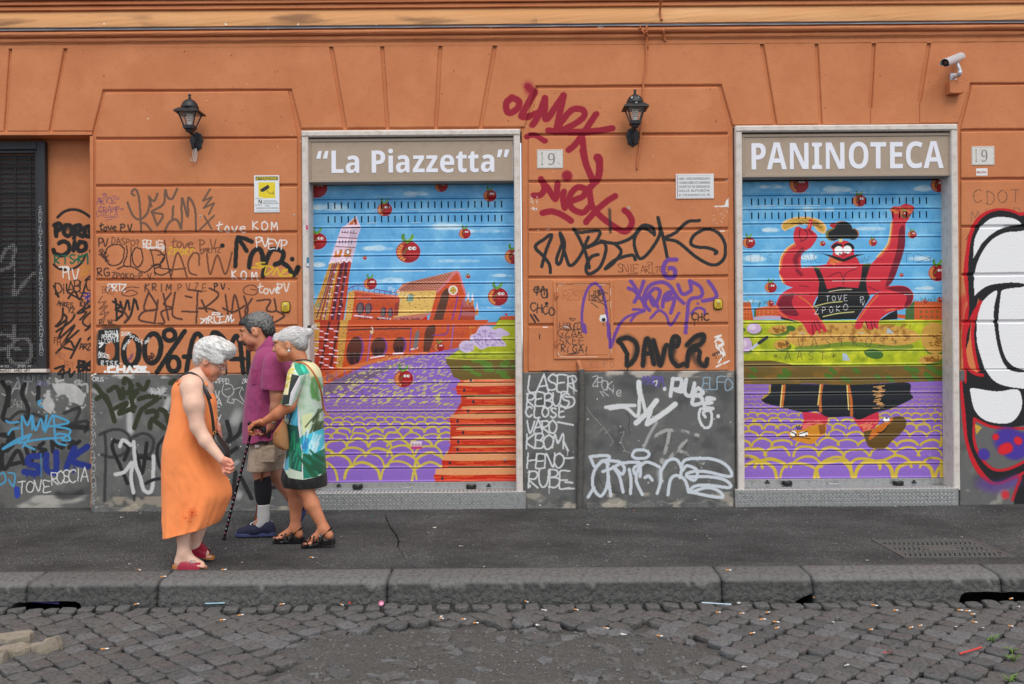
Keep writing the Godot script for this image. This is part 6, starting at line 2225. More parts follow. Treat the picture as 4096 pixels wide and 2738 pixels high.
func build_manhole() -> void:
	var a := G(3490,2164)
	var b := G(3884,2156)
	var c := G(4030,2232)
	var z0 := a.z
	var z1 := c.z
	var xa := a.x
	var xb := b.x
	var o := thing("manhole_cover","rectangular cast iron cover with raised tread, set in the pavement near the kerb","manhole cover",Vector3((xa + xb)*0.5,0.004,(z0 + z1)*0.5))
	var m := tri(mat(c8(92,90,87),0.6,0.2),4.0)
	m.normal_enabled = true
	m.normal_texture = M.grain
	m.normal_scale = 0.5
	var g := Geo.new()
	var e := 0.022
	var t := 0.007
	g.box(Vector3(xa,-0.02,z0),Vector3(xb,t,z0 + e))
	g.box(Vector3(xa,-0.02,z1 - e),Vector3(xb,t,z1))
	g.box(Vector3(xa,-0.02,z0 + e),Vector3(xa + e,t,z1 - e))
	g.box(Vector3(xb - e,-0.02,z0 + e),Vector3(xb,t,z1 - e))
	part("frame",g.done(),m,o)
	slab("cover",Vector3(xa + e + 0.004,-0.02,z0 + e + 0.004),Vector3(xb - e - 0.004,0.0055,z1 - e - 0.004),m,o)
	var tread := Geo.new()
	var nx := 19
	var nz := 12
	for j in nz:
		for i in nx:
			var p := Vector3(lerpf(xa + 0.05,xb - 0.05,(i + 0.5*(j % 2))/nx),0.0055,lerpf(z0 + 0.045,z1 - 0.045,float(j)/(nz - 1)))
			if absf(i - 9.0) < 3.5 and absf(j - 5.5) < 2.0:
				continue
			var d := Vector3(0.012,0,-0.009) if (j/2) % 2 else Vector3(0.012,0,0.009)
			var n := Vector3.UP
			var sd := n.cross(d).normalized()*0.0065
			var h := n*0.009
			tread.face([p - d - sd,p + d - sd,p + d*0.8 + h - sd*0.5,p - d*0.8 + h - sd*0.5])
			tread.face([p + d + sd,p - d + sd,p - d*0.8 + h + sd*0.5,p + d*0.8 + h + sd*0.5])
			tread.face([p - d*0.8 + h - sd*0.5,p + d*0.8 + h - sd*0.5,p + d*0.8 + h + sd*0.5,p - d*0.8 + h + sd*0.5])
	tag(part("tread_studs",tread.done(),m,o),"","","","stuff")
	for k in [[0.06,0.2],[0.94,0.8]]:
		var h := Geo.new()
		h.lathe(Vector3(lerpf(xa,xb,k[0]),0.004,lerpf(z0,z1,k[1])),[[0.014,0.0],[0.014,0.003],[0.009,0.003],[0.008,0.001]],12)
		part("lifting_hole",h.done(),M.void,o)
	slab("recessed_plate",Vector3((xa + xb)*0.5 - 0.1,0.0,(z0 + z1)*0.5 - 0.055),Vector3((xa + xb)*0.5 + 0.1,0.0075,(z0 + z1)*0.5 + 0.055),m,o,0.002)
# ---------------------------------------------------------------- things fixed to the wall
func wall_lamp(cx: float,cy: float,label: String,flip: float) -> void:
	# cx,cy: centre of the wall plate in photograph pixels
	var w := P(cx,cy)
	var o := thing("wall_lantern",label,"lamp",w,"wall lanterns")
	var iron := tri(mat(Color.WHITE,0.5,0.1),6.0)
	iron.albedo_texture = noise_tex(0.02,81,256,false,0,[c8(22,22,24),c8(34,34,38),c8(44,45,50),c8(30,30,32)])
	var ax := Basis(Vector3.RIGHT,PI/2)
	var g := Geo.new()
	var oval := []
	for lv in [[1.0,0.0],[1.0,0.008],[0.86,0.016],[0.5,0.02]]:
		var ring := []
		for k in 16:
			var a := TAU*k/16
			var rr := 1.0 + 0.07*cos(a*8.0)
			var yy := sin(a)*0.088*rr
			if yy < -0.05:
				yy -= 0.022*absf(sin(a))
			ring.append(w + Vector3(cos(a)*0.066*rr*lv[0],yy*lv[0],0.001 + lv[1]))
		oval.append(ring)
	g.rings(oval)
	part("wall_plate",g.done(),iron,o)
	g = Geo.new()
	var L := w + Vector3(0.0,0.062,0.2)
	g.tube(curve([w + Vector3(0,-0.075,0.012),w + Vector3(0,-0.07,0.05),w + Vector3(0,-0.03,0.075),w + Vector3(0,0.02,0.06),w + Vector3(0,0.045,0.10),w + Vector3(0,0.03,0.17),L + Vector3(0,-0.02,0)],5),[0.011],8)
	g.tube(curve([w + Vector3(0,0.01,0.02),w + Vector3(0,-0.01,0.06),w + Vector3(0,-0.035,0.05),w + Vector3(0,-0.03,0.03)],5),[0.007],6)
	part("arm",g.done(true),iron,o)
	# base cup
	var q := func(hw: float,y: float) -> Array: return [L + Vector3(-hw,y,hw),L + Vector3(hw,y,hw),L + Vector3(hw,y,-hw),L + Vector3(-hw,y,-hw)]
	g = Geo.new()
	g.rings([q.call(0.012,-0.025),q.call(0.03,-0.02),q.call(0.036,0.0),q.call(0.052,0.012),q.call(0.054,0.04),q.call(0.05,0.045)])
	part("base_cup",g.done(),iron,o)
	# glazing bars
	var y0 := 0.045
	var y1 := 0.178
	var h0 := 0.047
	var h1 := 0.093
	for k in 4:
		var sx := [-1,1,1,-1][k] as float
		var sz := [1,1,-1,-1][k] as float
		g = Geo.new()
		g.tube([L + Vector3(sx*h0,y0,sz*h0),L + Vector3(sx*h1,y1,sz*h1)],[0.0075],4)
		part("glazing_bar",g.done(),iron,o)
	g = Geo.new()
	for k in 4:
		var a: Vector3 = q.call(h1,y1)[k]
		var b: Vector3 = q.call(h1,y1)[(k + 1) % 4]
		g.tube([a,b],[0.008],4)
	part("top_rail",g.done(),iron,o)
	var glass := mat(c8(226,222,214,0.14),0.1)
	glass.transparency = BaseMaterial3D.TRANSPARENCY_ALPHA
	for k in 4:
		var lo: Array = q.call(h0 - 0.002,y0)
		var hi: Array = q.call(h1 - 0.004,y1 - 0.004)
		g = Geo.new()
		g.face([lo[k],lo[(k + 1) % 4],hi[(k + 1) % 4],hi[k]])
		part("glass_pane",g.done(),glass,o)
	# compact spiral bulb
	g = Geo.new()
	g.lathe(L + Vector3(0,0.046,0),[[0.018,0.0],[0.02,0.004],[0.024,0.02],[0.024,0.036],[0.014,0.044]],12)
	var white := mat(c8(232,230,222),0.4)
	var bulb := part("bulb",g.done(true),white,o)
	g = Geo.new()
	var pts := []
	for i in 60:
		var a := i*0.42
		pts.append(L + Vector3(cos(a)*0.026,0.092 + i*0.0013,sin(a)*0.026))
	g.tube(pts,[0.008],6)
	part("spiral_tube",g.done(true),white,bulb)
	# roof: flared skirt,dome,finial
	g = Geo.new()
	var skirt := [q.call(0.124,y1 - 0.012),q.call(0.122,y1 + 0.002),q.call(0.1,y1 + 0.018),q.call(0.08,y1 + 0.034)]
	g.rings(skirt)
	part("roof_skirt",g.done(),iron,o)
	g = Geo.new()
	g.lathe(L + Vector3(0,y1 + 0.026,0),[[0.09,0.0],[0.086,0.03],[0.075,0.06],[0.055,0.086],[0.03,0.102],[0.015,0.108],[0.012,0.116],[0.018,0.12],[0.012,0.126],[0.009,0.134],[0.016,0.142],[0.014,0.154],[0.004,0.16]],20)
	part("roof_dome",g.done(true),iron,o)
	if flip > 0.0:
		# bird droppings
		var d := Geo.new()
		d.ball(L + Vector3(-0.03,y1 + 0.088,0.058),Vector3(0.017,0.016,0.006),Basis(Vector3.RIGHT,-0.6),Color.WHITE,5)
		d.ball(L + Vector3(0.02,y1 + 0.098,0.04),Vector3(0.015,0.012,0.012),Basis.IDENTITY,Color.WHITE,5)
		d.ball(L + Vector3(0.026,y1 + 0.075,0.066),Vector3(0.006,0.02,0.006),Basis.IDENTITY,Color.WHITE,5)
		d.ball(L + Vector3(0.0,y1 + 0.028,0.096),Vector3(0.014,0.006,0.008),Basis.IDENTITY,Color.WHITE,5)
		tag(part("droppings",d.done(true),mat(c8(206,204,200),0.9),o),"","","","stuff")
	else:
		# a tuft of white string hanging from the bracket
		var s := Geo.new()
		var t := w + Vector3(-0.004,-0.085,0.03)
		s.tube(curve([t,t + Vector3(-0.02,-0.03,0.01),t + Vector3(-0.022,-0.08,0.012),t + Vector3(-0.002,-0.14,0.01),t + Vector3(0.014,-0.1,0.012),t + Vector3(0.02,-0.05,0.01),t + Vector3(0.016,-0.02,0.008)],5),[0.0035],5)
		s.tube(curve([t + Vector3(0.004,-0.01,0.004),t + Vector3(-0.006,-0.06,0.014),t + Vector3(-0.016,-0.12,0.01),t + Vector3(-0.04,-0.13,0.008),t + Vector3(-0.046,-0.11,0.008),t + Vector3(-0.03,-0.1,0.01)],5),[0.003],5)
		s.tube(curve([t + Vector3(0.01,0.0,0.004),t + Vector3(0.006,-0.05,0.012),t + Vector3(0.0,-0.1,0.01),t + Vector3(-0.008,-0.145,0.008)],5),[0.0035],5)
		part("string",s.done(true),mat(c8(206,202,194),0.9),o)
	o.scale = Vector3.ONE*0.84
func build_fixtures() -> void:
	wall_lamp(786,563,"black wall lantern with white string hanging below, above the yellow camera warning",-1.0)
	wall_lamp(2531,545,"black wall lantern with bird droppings on its dome, beside the red graffiti",1.0)
	cctv()
	warning_sign()
	notice()
	number_plate(2148,2252,599,674,"19","A","white marble house number 19A with pale border, beside the first sign board")
	number_plate(3887,3978,586,661,"19","","white marble house number 19 near the right edge of the picture")
	sticker()
	button_plate(1143,1229,"yellow oval plaque above the walking man's head")
	button_plate(2872,1217,"yellow oval plaque near the second shutter's surround")
	drain_pipe()
	cables()
	jamb_stickers()
	wall_plugs()
func cctv() -> void:
	var zz := 0.13
	var q := func(x: float,y: float,z: float) -> Vector3: return P(2800 + x*0.5524,y*0.5524,z)
	var o := thing("security_camera","silver bullet security camera on a bracket above the orange junction box","camera",q.call(1850,560,0.0))
	var white := mat(c8(214,217,222),0.3,0.35)
	var front: Vector3 = q.call(1785,455,0.24)
	var rear: Vector3 = q.call(1885,415,0.06)
	var d := (front - rear).normalized()
	var up := Vector3.UP
	var side := d.cross(up).normalized()
	up = side.cross(d)
	var b := Basis(side,d,-up)
	var g := Geo.new()
	var len := front.distance_to(rear)
	g.lathe(rear,[[0.02,-0.02],[0.03,-0.016],[0.033,0.0],[0.034,len],[0.031,len + 0.004]],24,b)
	part("body",g.done(),white,o)
	g = Geo.new()
	g.lathe(front,[[0.0305,0.003],[0.0305,0.005],[0.02,0.0045],[0.018,0.006]],24,b)
	var lens := part("lens",g.done(),mat(c8(46,42,42),0.2),o)
	g = Geo.new()
	g.lathe(front,[[0.012,0.0062],[0.012,0.008],[0.008,0.009]],16,b)
	part("lens_glass",g.done(),mat(c8(96,60,50),0.1),lens)
	# sun shield: a half tube over the body
	g = Geo.new()
	var list := []
	for e in [[-0.015,0.039],[len + 0.035,0.039],[len + 0.035,0.0365],[-0.015,0.0365]]:
		var ring := []
		for k in 15:
			var a := deg_to_rad(-20.0 + 220.0*k/14.0)
			ring.append(rear + d*e[0] + (side*cos(a) + up*sin(a))*e[1])
		list.append(ring)
	g.rings(list,false,false)
	part("sun_shield",g.done(),white,o)
	g = Geo.new()
	var neck: Vector3 = q.call(1868,470,0.11)
	var knee: Vector3 = q.call(1885,510,0.12)
	var foot: Vector3 = q.call(1880,545,0.11)
	g.tube([rear.lerp(front,0.25) - up*0.03,neck,knee],[0.014,0.014,0.016],10)
	part("ball_joint",g.done(true),white,o)
	g = Geo.new()
	g.tube([knee,knee.lerp(foot,0.5),foot],[0.018,0.019,0.017],12)
	g.tube([foot,q.call(1840,560,0.02)],[0.014,0.018],10)
	part("bracket_arm",g.done(true),white,o)
	var p: Vector3 = q.call(1828,560,0.0)
	slab("bracket_foot",p + Vector3(-0.022,-0.03,0.001),p + Vector3(0.03,0.03,0.022),white,o,0.003)
	var jb := thing("junction_box","orange painted junction box on the wall under the security camera","box",q.call(1855,680,0.0))
	var ja: Vector3 = q.call(1813,674,0.075)
	var jc: Vector3 = q.call(1906,583,0.075)
	var orange := mat(c8(196,118,72),0.7)
	slab("box_body",Vector3(ja.x,ja.y,0.001),Vector3(jc.x,jc.y,0.062),orange,jb,0.002)
	slab("box_lid",Vector3(ja.x - 0.002,ja.y - 0.002,0.0625),Vector3(jc.x + 0.002,jc.y + 0.002,0.077),orange,jb,0.004)
	for k in 4:
		g = Geo.new()
		var c := Vector3(ja.x + 0.008 if k % 2 == 0 else jc.x - 0.008,ja.y + 0.008 if k < 2 else jc.y - 0.008,0.0772)
		g.lathe(c,[[0.0035,0.0],[0.0035,0.001],[0.002,0.0012]],8,Basis(Vector3.RIGHT,PI/2))
		part("screw",g.done(),mat(c8(96,66,50),0.6),jb)
func text_line(txt: String,x0: float,x1: float,yt: float,yb: float,z: float,m: Material,parent: Node3D,bold := false,called := "lettering") -> void:
	var a := P(x0,yb,z)
	var b := P(x1,yt,z)
	lettering(txt,bold,false,m,parent,Vector3(a.x,P((x0 + x1)*0.5,yb,z).y,z),b.x - a.x,P((x0 + x1)*0.5,yt,z).y - P((x0 + x1)*0.5,yb,z).y,0.0006,called)
func warning_sign() -> void:
	var sx := func(x: float) -> float: return x*0.5292
	var sy := func(y: float) -> float: return 650 + y*0.5292
	var a := P(sx.call(1922),sy.call(380))
	var b := P(sx.call(2110),sy.call(98))
	var o := thing("warning_sign","white and yellow camera warning plate headed ATTENZIONE, on the pier beside the first shutter","sign",Vector3((a.x + b.x)*0.5,a.y,0.0))
	slab("plate",Vector3(a.x,a.y,0.002),Vector3(b.x,b.y,0.006),mat(c8(222,224,226),0.4),o,0.001)
	var z := 0.0065
	var yellow := mat(c8(226,200,26),0.4)
	var rect := func(x0: float,y0: float,x1: float,y1: float,zz: float) -> Array:
		var lo := P(sx.call(x0),sy.call(y1),zz)
		var hi := P(sx.call(x1),sy.call(y0),zz)
		return [lo,hi]
	var k: Array = rect.call(1930,106,2100,136,z)
	slab("heading_bar",Vector3(k[0].x,k[0].y,z - 0.001),Vector3(k[1].x,k[1].y,z),M.ink,o)
	text_line("ATTENZIONE!",sx.call(1934),sx.call(2096),sy.call(110),sy.call(133),z + 0.0004,yellow,o,true)
	k = rect.call(1953,150,2078,271,z)
	slab("picture_field",Vector3(k[0].x,k[0].y,z - 0.001),Vector3(k[1].x,k[1].y,z),yellow,o)
	# camera pictogram
	var g := Geo.new()
	var zz := z + 0.0006
	var pt := func(x: float,y: float) -> Vector3: return P(sx.call(x),sy.call(y),zz)
	g.face([pt.call(1970,222),pt.call(1966,206),pt.call(1976,198),pt.call(2026,168),pt.call(2036,192),pt.call(1990,222)].map(func(p): return p))
	for l in [[2010,200,2030,232],[2030,232,2064,234],[2064,218,2066,242]]:
		stroke_on(g,pt.call(l[0],l[1]),pt.call(l[2],l[3]),0.004)
	part("pictogram",both(g).done(),M.ink,o)
	var tiny := mat(c8(110,112,116),0.6)
	text_line("SOTTOPOSTA",sx.call(1990),sx.call(2090),sy.call(287),sy.call(298),z,tiny,o)
	text_line("VIDEOSORVEGLIANZA",sx.call(1985),sx.call(2104),sy.call(303),sy.call(315),z,tiny,o)
	text_line("PER",sx.call(2004),sx.call(2034),sy.call(323),sy.call(334),z,tiny,o)
	text_line("RAGIONI DI SICUREZZA",sx.call(1938),sx.call(2102),sy.call(340),sy.call(351),z,tiny,o)
	text_line("NEL RISPETTO DELLA PRIVACY D.Lgs. 196/2003",sx.call(1934),sx.call(2104),sy.call(364),sy.call(371),z,tiny,o)
	k = rect.call(1920,264,1982,328,z)
	var st := thing("sticker","small white sticker with a hooded head and the letter N on the camera warning plate","sticker",Vector3(k[0].x,k[0].y,z))
	slab("paper",Vector3(k[0].x,k[0].y,z + 0.0002),Vector3(k[1].x,k[1].y,z + 0.0008),M.paper,st)
	g = Geo.new()
	zz = z + 0.0012
	var head := []
	for i in 10:
		var an := TAU*i/10
		head.append(pt.call(1938 + cos(an)*9,298 - sin(an)*15))
	g.face(head)
	part("pictogram",both(g).done(),M.ink,st)
	text_line("N",sx.call(1953),sx.call(1978),sy.call(283),sy.call(311),zz,M.ink,st,true)
	text_line("VANDALS",sx.call(1926),sx.call(1978),sy.call(270),sy.call(277),zz,tiny,st)
	text_line("HOLIDAYS",sx.call(1926),sx.call(1978),sy.call(317),sy.call(324),zz,tiny,st)
func both(g: Geo) -> Geo:
	# turn every face of a flat figure to the front (+z)
	for k in range(0,g.idx.size(),3):
		var n := (g.v[g.idx[k + 1]] - g.v[g.idx[k]]).cross(g.v[g.idx[k + 2]] - g.v[g.idx[k]])
		if n.z < 0.0:
			var s := g.idx[k + 1]
			g.idx[k + 1] = g.idx[k + 2]
			g.idx[k + 2] = s
	return g
func notice() -> void:
	var sx := func(x: float) -> float: return 2050 + x*0.472
	var sy := func(y: float) -> float: return 600 + y*0.472
	var a := P(sx.call(1385),sy.call(415))
	var b := P(sx.call(1705),sy.call(203))
	var o := thing("notice_plate","white notice with red lines reading AREA VIDEOSORVEGLIATA, left of the second shutter","sign",Vector3((a.x + b.x)*0.5,a.y,0.0))
	slab("plate",Vector3(a.x,a.y,0.002),Vector3(b.x,b.y,0.008),mat(c8(216,216,216),0.35),o,0.001)
	var z := 0.0083
	var lines := ["AREA  VIDEOSORVEGLIATA","I DANNI ARRECATI SARANNO","OGGETTO DI DENUNCIA","DALLE AUTORITA'","art. 13 di protezione D.L.G.S. 196"]
	for i in 5:
		text_line(lines[i],sx.call(1410),sx.call(1674),sy.call(234 + i*34),sy.call(253 + i*34 + (6 if i == 4 else 0)),z,M.ink,o,false)
	var red := mat(c8(150,40,60),0.5)
	for k in [[1398,215,1684,218],[1398,401,1692,404],[1397,215,1400,404]]:
		var lo := P(sx.call(k[0]),sy.call(k[3]),z)
		var hi := P(sx.call(k[2]),sy.call(k[1]),z)
		slab("red_rule",Vector3(lo.x,lo.y,z - 0.001),Vector3(hi.x,hi.y,z + 0.0002),red,o)
func number_plate(xl: float,xr: float,yt: float,yb: float,txt: String,small: String,label: String) -> void:
	var mid := (xl + xr)*0.5
	var a := P(xl,(yt + yb)*0.5)
	var b := P(xr,(yt + yb)*0.5)
	var y0 := P(mid,yb).y
	var y1 := P(mid,yt).y
	var o := thing("house_number",label,"number plate",Vector3((a.x + b.x)*0.5,y0,0.0),"marble house numbers")
	var marble := tri(mat(Color.WHITE,0.6),3.0)
	marble.albedo_texture = noise_tex(0.02,91,256,false,0,[c8(196,190,182),c8(216,211,204),c8(206,201,194),c8(222,218,212)])
	slab("tablet",Vector3(a.x,y0,0.001),Vector3(b.x,y1,0.005),marble,o,0.001)
	var grey := mat(c8(132,130,128),0.8)
	var g := Geo.new()
	var z := 0.0053
	var e := 0.007
	for l in [[a.x + e,y0 + e,b.x - e,y0 + e],[a.x + e,y1 - e,b.x - e,y1 - e],[a.x + e,y0 + e,a.x + e,y1 - e],[b.x - e,y0 + e,b.x - e,y1 - e]]:
		stroke_on(g,Vector3(l[0],l[1],z),Vector3(l[2],l[3],z),0.0018)
	part("border_line",both(g).done(),grey,o)
	var w := b.x - a.x
	lettering("I",false,true,grey,o,Vector3(a.x + w*0.16,y0 + 0.028,z),w*0.07,0.108,0.0006,"numeral")
	lettering("9",false,true,grey,o,Vector3(a.x + w*0.42,y0 + 0.028,z),w*0.27,0.104,0.0006,"numeral")
	if small:
		lettering(small,false,false,mat(c8(176,176,176),0.8),o,Vector3(a.x + w*0.78,y0 + 0.03,z),0.022,0.03,0.0006,"numeral")
func sticker() -> void:
	var a := P(3906,703)
	var b := P(3951,674)
	var o := thing("sticker","small white sticker with red letters below house number 19","sticker",Vector3(a.x,a.y,0.0))
	slab("paper",Vector3(a.x,a.y,0.0005),Vector3(b.x,b.y,0.0015),M.paper,o)
	text_line("MALLEOLO",3909,3947,684,694,0.0018,mat(c8(176,50,60),0.6),o,true)
func button_plate(x: float,y: float,label: String) -> void:
	var c := P(x,y)
	var o := thing("wall_plaque",label,"plaque",c,"yellow oval plaques")
	for lv in 2:
		var g := Geo.new()
		var k := 1.0 - 0.14*lv
		var list := []
		for e in [[1.0,0.0],[1.0,0.008],[0.9,0.013],[0.5,0.015]]:
			var ring := []
			for i in 24:
				var a := TAU*i/24
				var q := Vector2(cos(a),sin(a))
				var m := maxf(absf(q.x),absf(q.y))
				q = q/lerpf(1.0,m,0.55)
				ring.append(c + Vector3(q.x*0.041*k*e[0],q.y*0.05*k*e[0],0.001 + 0.006*lv + e[1]))
			list.append(ring)
		g.rings(list)
		part("rim" if lv == 0 else "yellow_face",g.done(),mat(c8(52,42,22),0.4) if lv == 0 else mat(c8(206,172,34),0.35),o)
	var g2 := Geo.new()
	var z := 0.0228
	for i in 7:
		var a := -0.7 + i*0.233
		stroke_on(g2,c + Vector3(sin(a)*0.012,0.012,z),c + Vector3(sin(a)*0.03,-0.03,z),0.0014)
	for i in 3:
		stroke_on(g2,c + Vector3(-0.024,0.004 - i*0.011,z),c + Vector3(0.024,0.004 - i*0.011,z),0.0012)
	part("ray_lines",both(g2).done(),mat(c8(140,112,20),0.5),o)
	g2 = Geo.new()
	g2.lathe(c + Vector3(0,0.02,0.02),[[0.012,0.0],[0.012,0.003],[0.006,0.005]],14,Basis(Vector3.RIGHT,PI/2))
	part("pale_disc",g2.done(),mat(c8(206,196,140),0.4),o)
func drain_pipe() -> void:
	var q := func(x: float,y: float,z: float) -> Vector3: return P(2050 + x*0.4847,1300 + y*0.4847,z)
	var o := thing("drain_pipe","grey painted pipe rising up the plinth beside the column of white tags","pipe",q.call(553,1535,0.045))
	var m := tri(mat(Color.WHITE,0.7),4.0)
	m.albedo_texture = noise_tex(0.02,95,256,false,0,[c8(58,56,54),c8(78,75,71),c8(88,85,80),c8(70,65,59)])
	var g := Geo.new()
	g.tube(curve([q.call(553,1545,0.045),q.call(562,1100,0.045),q.call(572,700,0.045),q.call(572,450,0.045),q.call(564,370,0.042)],6),[0.029],14)
	part("pipe",g.done(true),m,o)
	g = Geo.new()
	g.tube(curve([q.call(565,375,0.042),q.call(556,335,0.032),q.call(545,310,0.008),q.call(543,300,-0.02)],5),[0.028,0.024,0.02],14)
	part("bend",g.done(true),mat(c8(176,112,76),0.8),o)
func cables() -> void:
	var q := func(x: float,y: float,z: float) -> Vector3: return P(2380 + x*0.4464,y*0.4464,z)
	var paint := mat(c8(190,112,68),0.75)
	var runs := [
		["painted cable dropping from the cornice past the right wall lantern",[[465,225,0.07],[462,290,0.06],[470,330,0.03],[458,400,0.014],[460,480,0.012],[455,600,0.012],[440,700,0.012],[432,800,0.012],[428,900,0.012],[424,1000,0.012],[418,1100,0.012],[410,1200,0.014],[402,1300,0.012],[388,1400,0.012],[378,1480,0.01],[376,1520,0.004]],0.0085],
		["short painted cable looping beside the long one at the cornice",[[402,225,0.07],[410,255,0.062],[440,295,0.06],[455,330,0.03],[468,370,0.016],[474,430,0.006]],0.008],
		["painted cable coming down over the cornice band",[[594,-30,0.16],[590,10,0.13],[586,60,0.075],[584,110,0.05],[592,160,0.05],[600,180,0.06]],0.01],
		["painted cable stub below the cornice moulding",[[612,265,0.062],[616,310,0.03],[622,345,0.012],[630,370,0.003]],0.011],
	]
	for k in runs:
		var o := thing("cable",k[0],"cable",q.call(k[1][-1][0],k[1][-1][1],0.0))
		var pts := []
		for p in k[1]:
			pts.append(q.call(p[0],p[1],p[2]))
		var g := Geo.new()
		g.tube(curve(pts,4),[k[2]],7)
		part("cable_run",g.done(true),paint,o)
		g = Geo.new()
		g.tube([pts[1] + Vector3(-0.012,0.0,0.004),pts[1] + Vector3(0.0,0.0,k[2] + 0.004),pts[1] + Vector3(0.012,0.0,0.004)],[0.003],5)
		part("clip",g.done(true),paint,o)
	# bundle lying on the ledge of the cornice
	var o := thing("cable_bundle","bundle of cables lying along the cornice ledge across the whole front","cable",Vector3(0,P(2048,100).y,0.05))
	for k in 3:
		var pts := []
		for i in 61:
			var x := lerpf(-4.65,4.65,i/60.0)
			var bulge := 0.022*exp(-pow((x - 1.25)/0.22,2.0)) if k > 0 else 0.0
			pts.append(Vector3(x,1.43 + (1369.0 - 101.0)*7.95/FOCAL + 0.004*sin(x*3.0 + k*2.0) + bulge*(0.6*k),0.05 - 0.012*k + 0.003*sin(x*5.0 + k)))
		var g := Geo.new()
		g.tube(pts,[0.0055 - 0.001*k],5)
		part("cable_run",g.done(true),[mat(c8(64,58,66),0.6),paint,mat(c8(206,150,104),0.7)][k],o)
func jamb_stickers() -> void:
	# scraps of paper on the stone jambs: [x,y,w,h] in pixels,colours
	var list := [[3793,851,17,36,c8(222,214,216),c8(120,70,150),"white and violet sticker high on the right jamb of the second shutter"],[3788,897,16,30,c8(226,206,210),c8(196,60,90),"pink and white middle sticker on the right jamb of the second shutter"],[3789,930,17,32,c8(176,44,76),c8(226,200,206),"dark pink sticker lowest on the right jamb of the second shutter"],[1236,868,10,56,c8(214,190,192),c8(190,70,100),"faded pink sticker strip on the left jamb of the first shutter"],[1240,1030,9,40,c8(70,120,150),c8(206,214,220),"blue and white sticker on the left jamb of the first shutter"]]
	for k in list:
		var on_face: bool = k[0] < 2000
		var o := thing("jamb_sticker",k[6],"sticker",P(k[0],k[1],0.0),"stickers on the door jambs")
		var z := 0.0305
		if on_face:
			var a := P(k[0] - 14,k[1] + k[3],z)
			var b := P(k[0] - 4,k[1],z)
			slab("paper",Vector3(a.x,a.y,z),Vector3(b.x,b.y,z + 0.0008),mat(k[4],0.6),o)
			slab("print",Vector3(a.x + 0.002,a.y + 0.01,z + 0.0009),Vector3(b.x - 0.002,b.y - (b.y - a.y)*0.6,z + 0.0013),mat(k[5],0.6),o)
		else:
			# on the reveal,which faces the first door
			var x := P(3838,k[1]).x - 0.0595
			var y0 := P(k[0],k[1] + k[3],-0.04).y
			var y1 := P(k[0],k[1],-0.04).y
			slab("paper",Vector3(x,y0,-0.085),Vector3(x + 0.0009,y1,-0.018),mat(k[4],0.6),o)
			slab("print",Vector3(x - 0.0006,y0 + 0.008,-0.08),Vector3(x - 0.0001,y0 + (y1 - y0)*0.5,-0.024),mat(k[5],0.6),o)
func wall_plugs() -> void:
	var list := [[2515,832,0.011,"largest screw hole with white plug, below the red lettering"],[2142,838,0.008,"screw hole with chipped white rim left of the red lettering"],[2771,834,0.005,"small screw hole below the white notice"],[2902,831,0.006,"screw hole with chipped plaster beside the second door surround"],[801,865,0.009,"screw hole with white plug right of the large brown zigzag tag"],[505,867,0.005,"tiny screw hole left of the large brown tag"],[1176,861,0.008,"screw head right of the white tag below the camera warning"]]
	for k in list:
		var c := P(k[0],k[1])
		var o := thing("wall_plug",k[3],"wall plug",c,"screw holes in the pier stones")
		var g := Geo.new()
		var ax := Basis(Vector3.RIGHT,PI/2)
		g.lathe(c,[[k[2],-0.001],[k[2],0.002],[k[2]*0.7,0.003],[k[2]*0.55,0.0022]],12,ax)
		part("plug_rim",g.done(),mat(c8(206,204,200),0.7),o)
		g = Geo.new()
		g.lathe(c,[[k[2]*0.5,0.0018],[k[2]*0.5,0.0032],[k[2]*0.2,0.0034]],10,ax)
		part("plug_hole",g.done(),M.void,o)
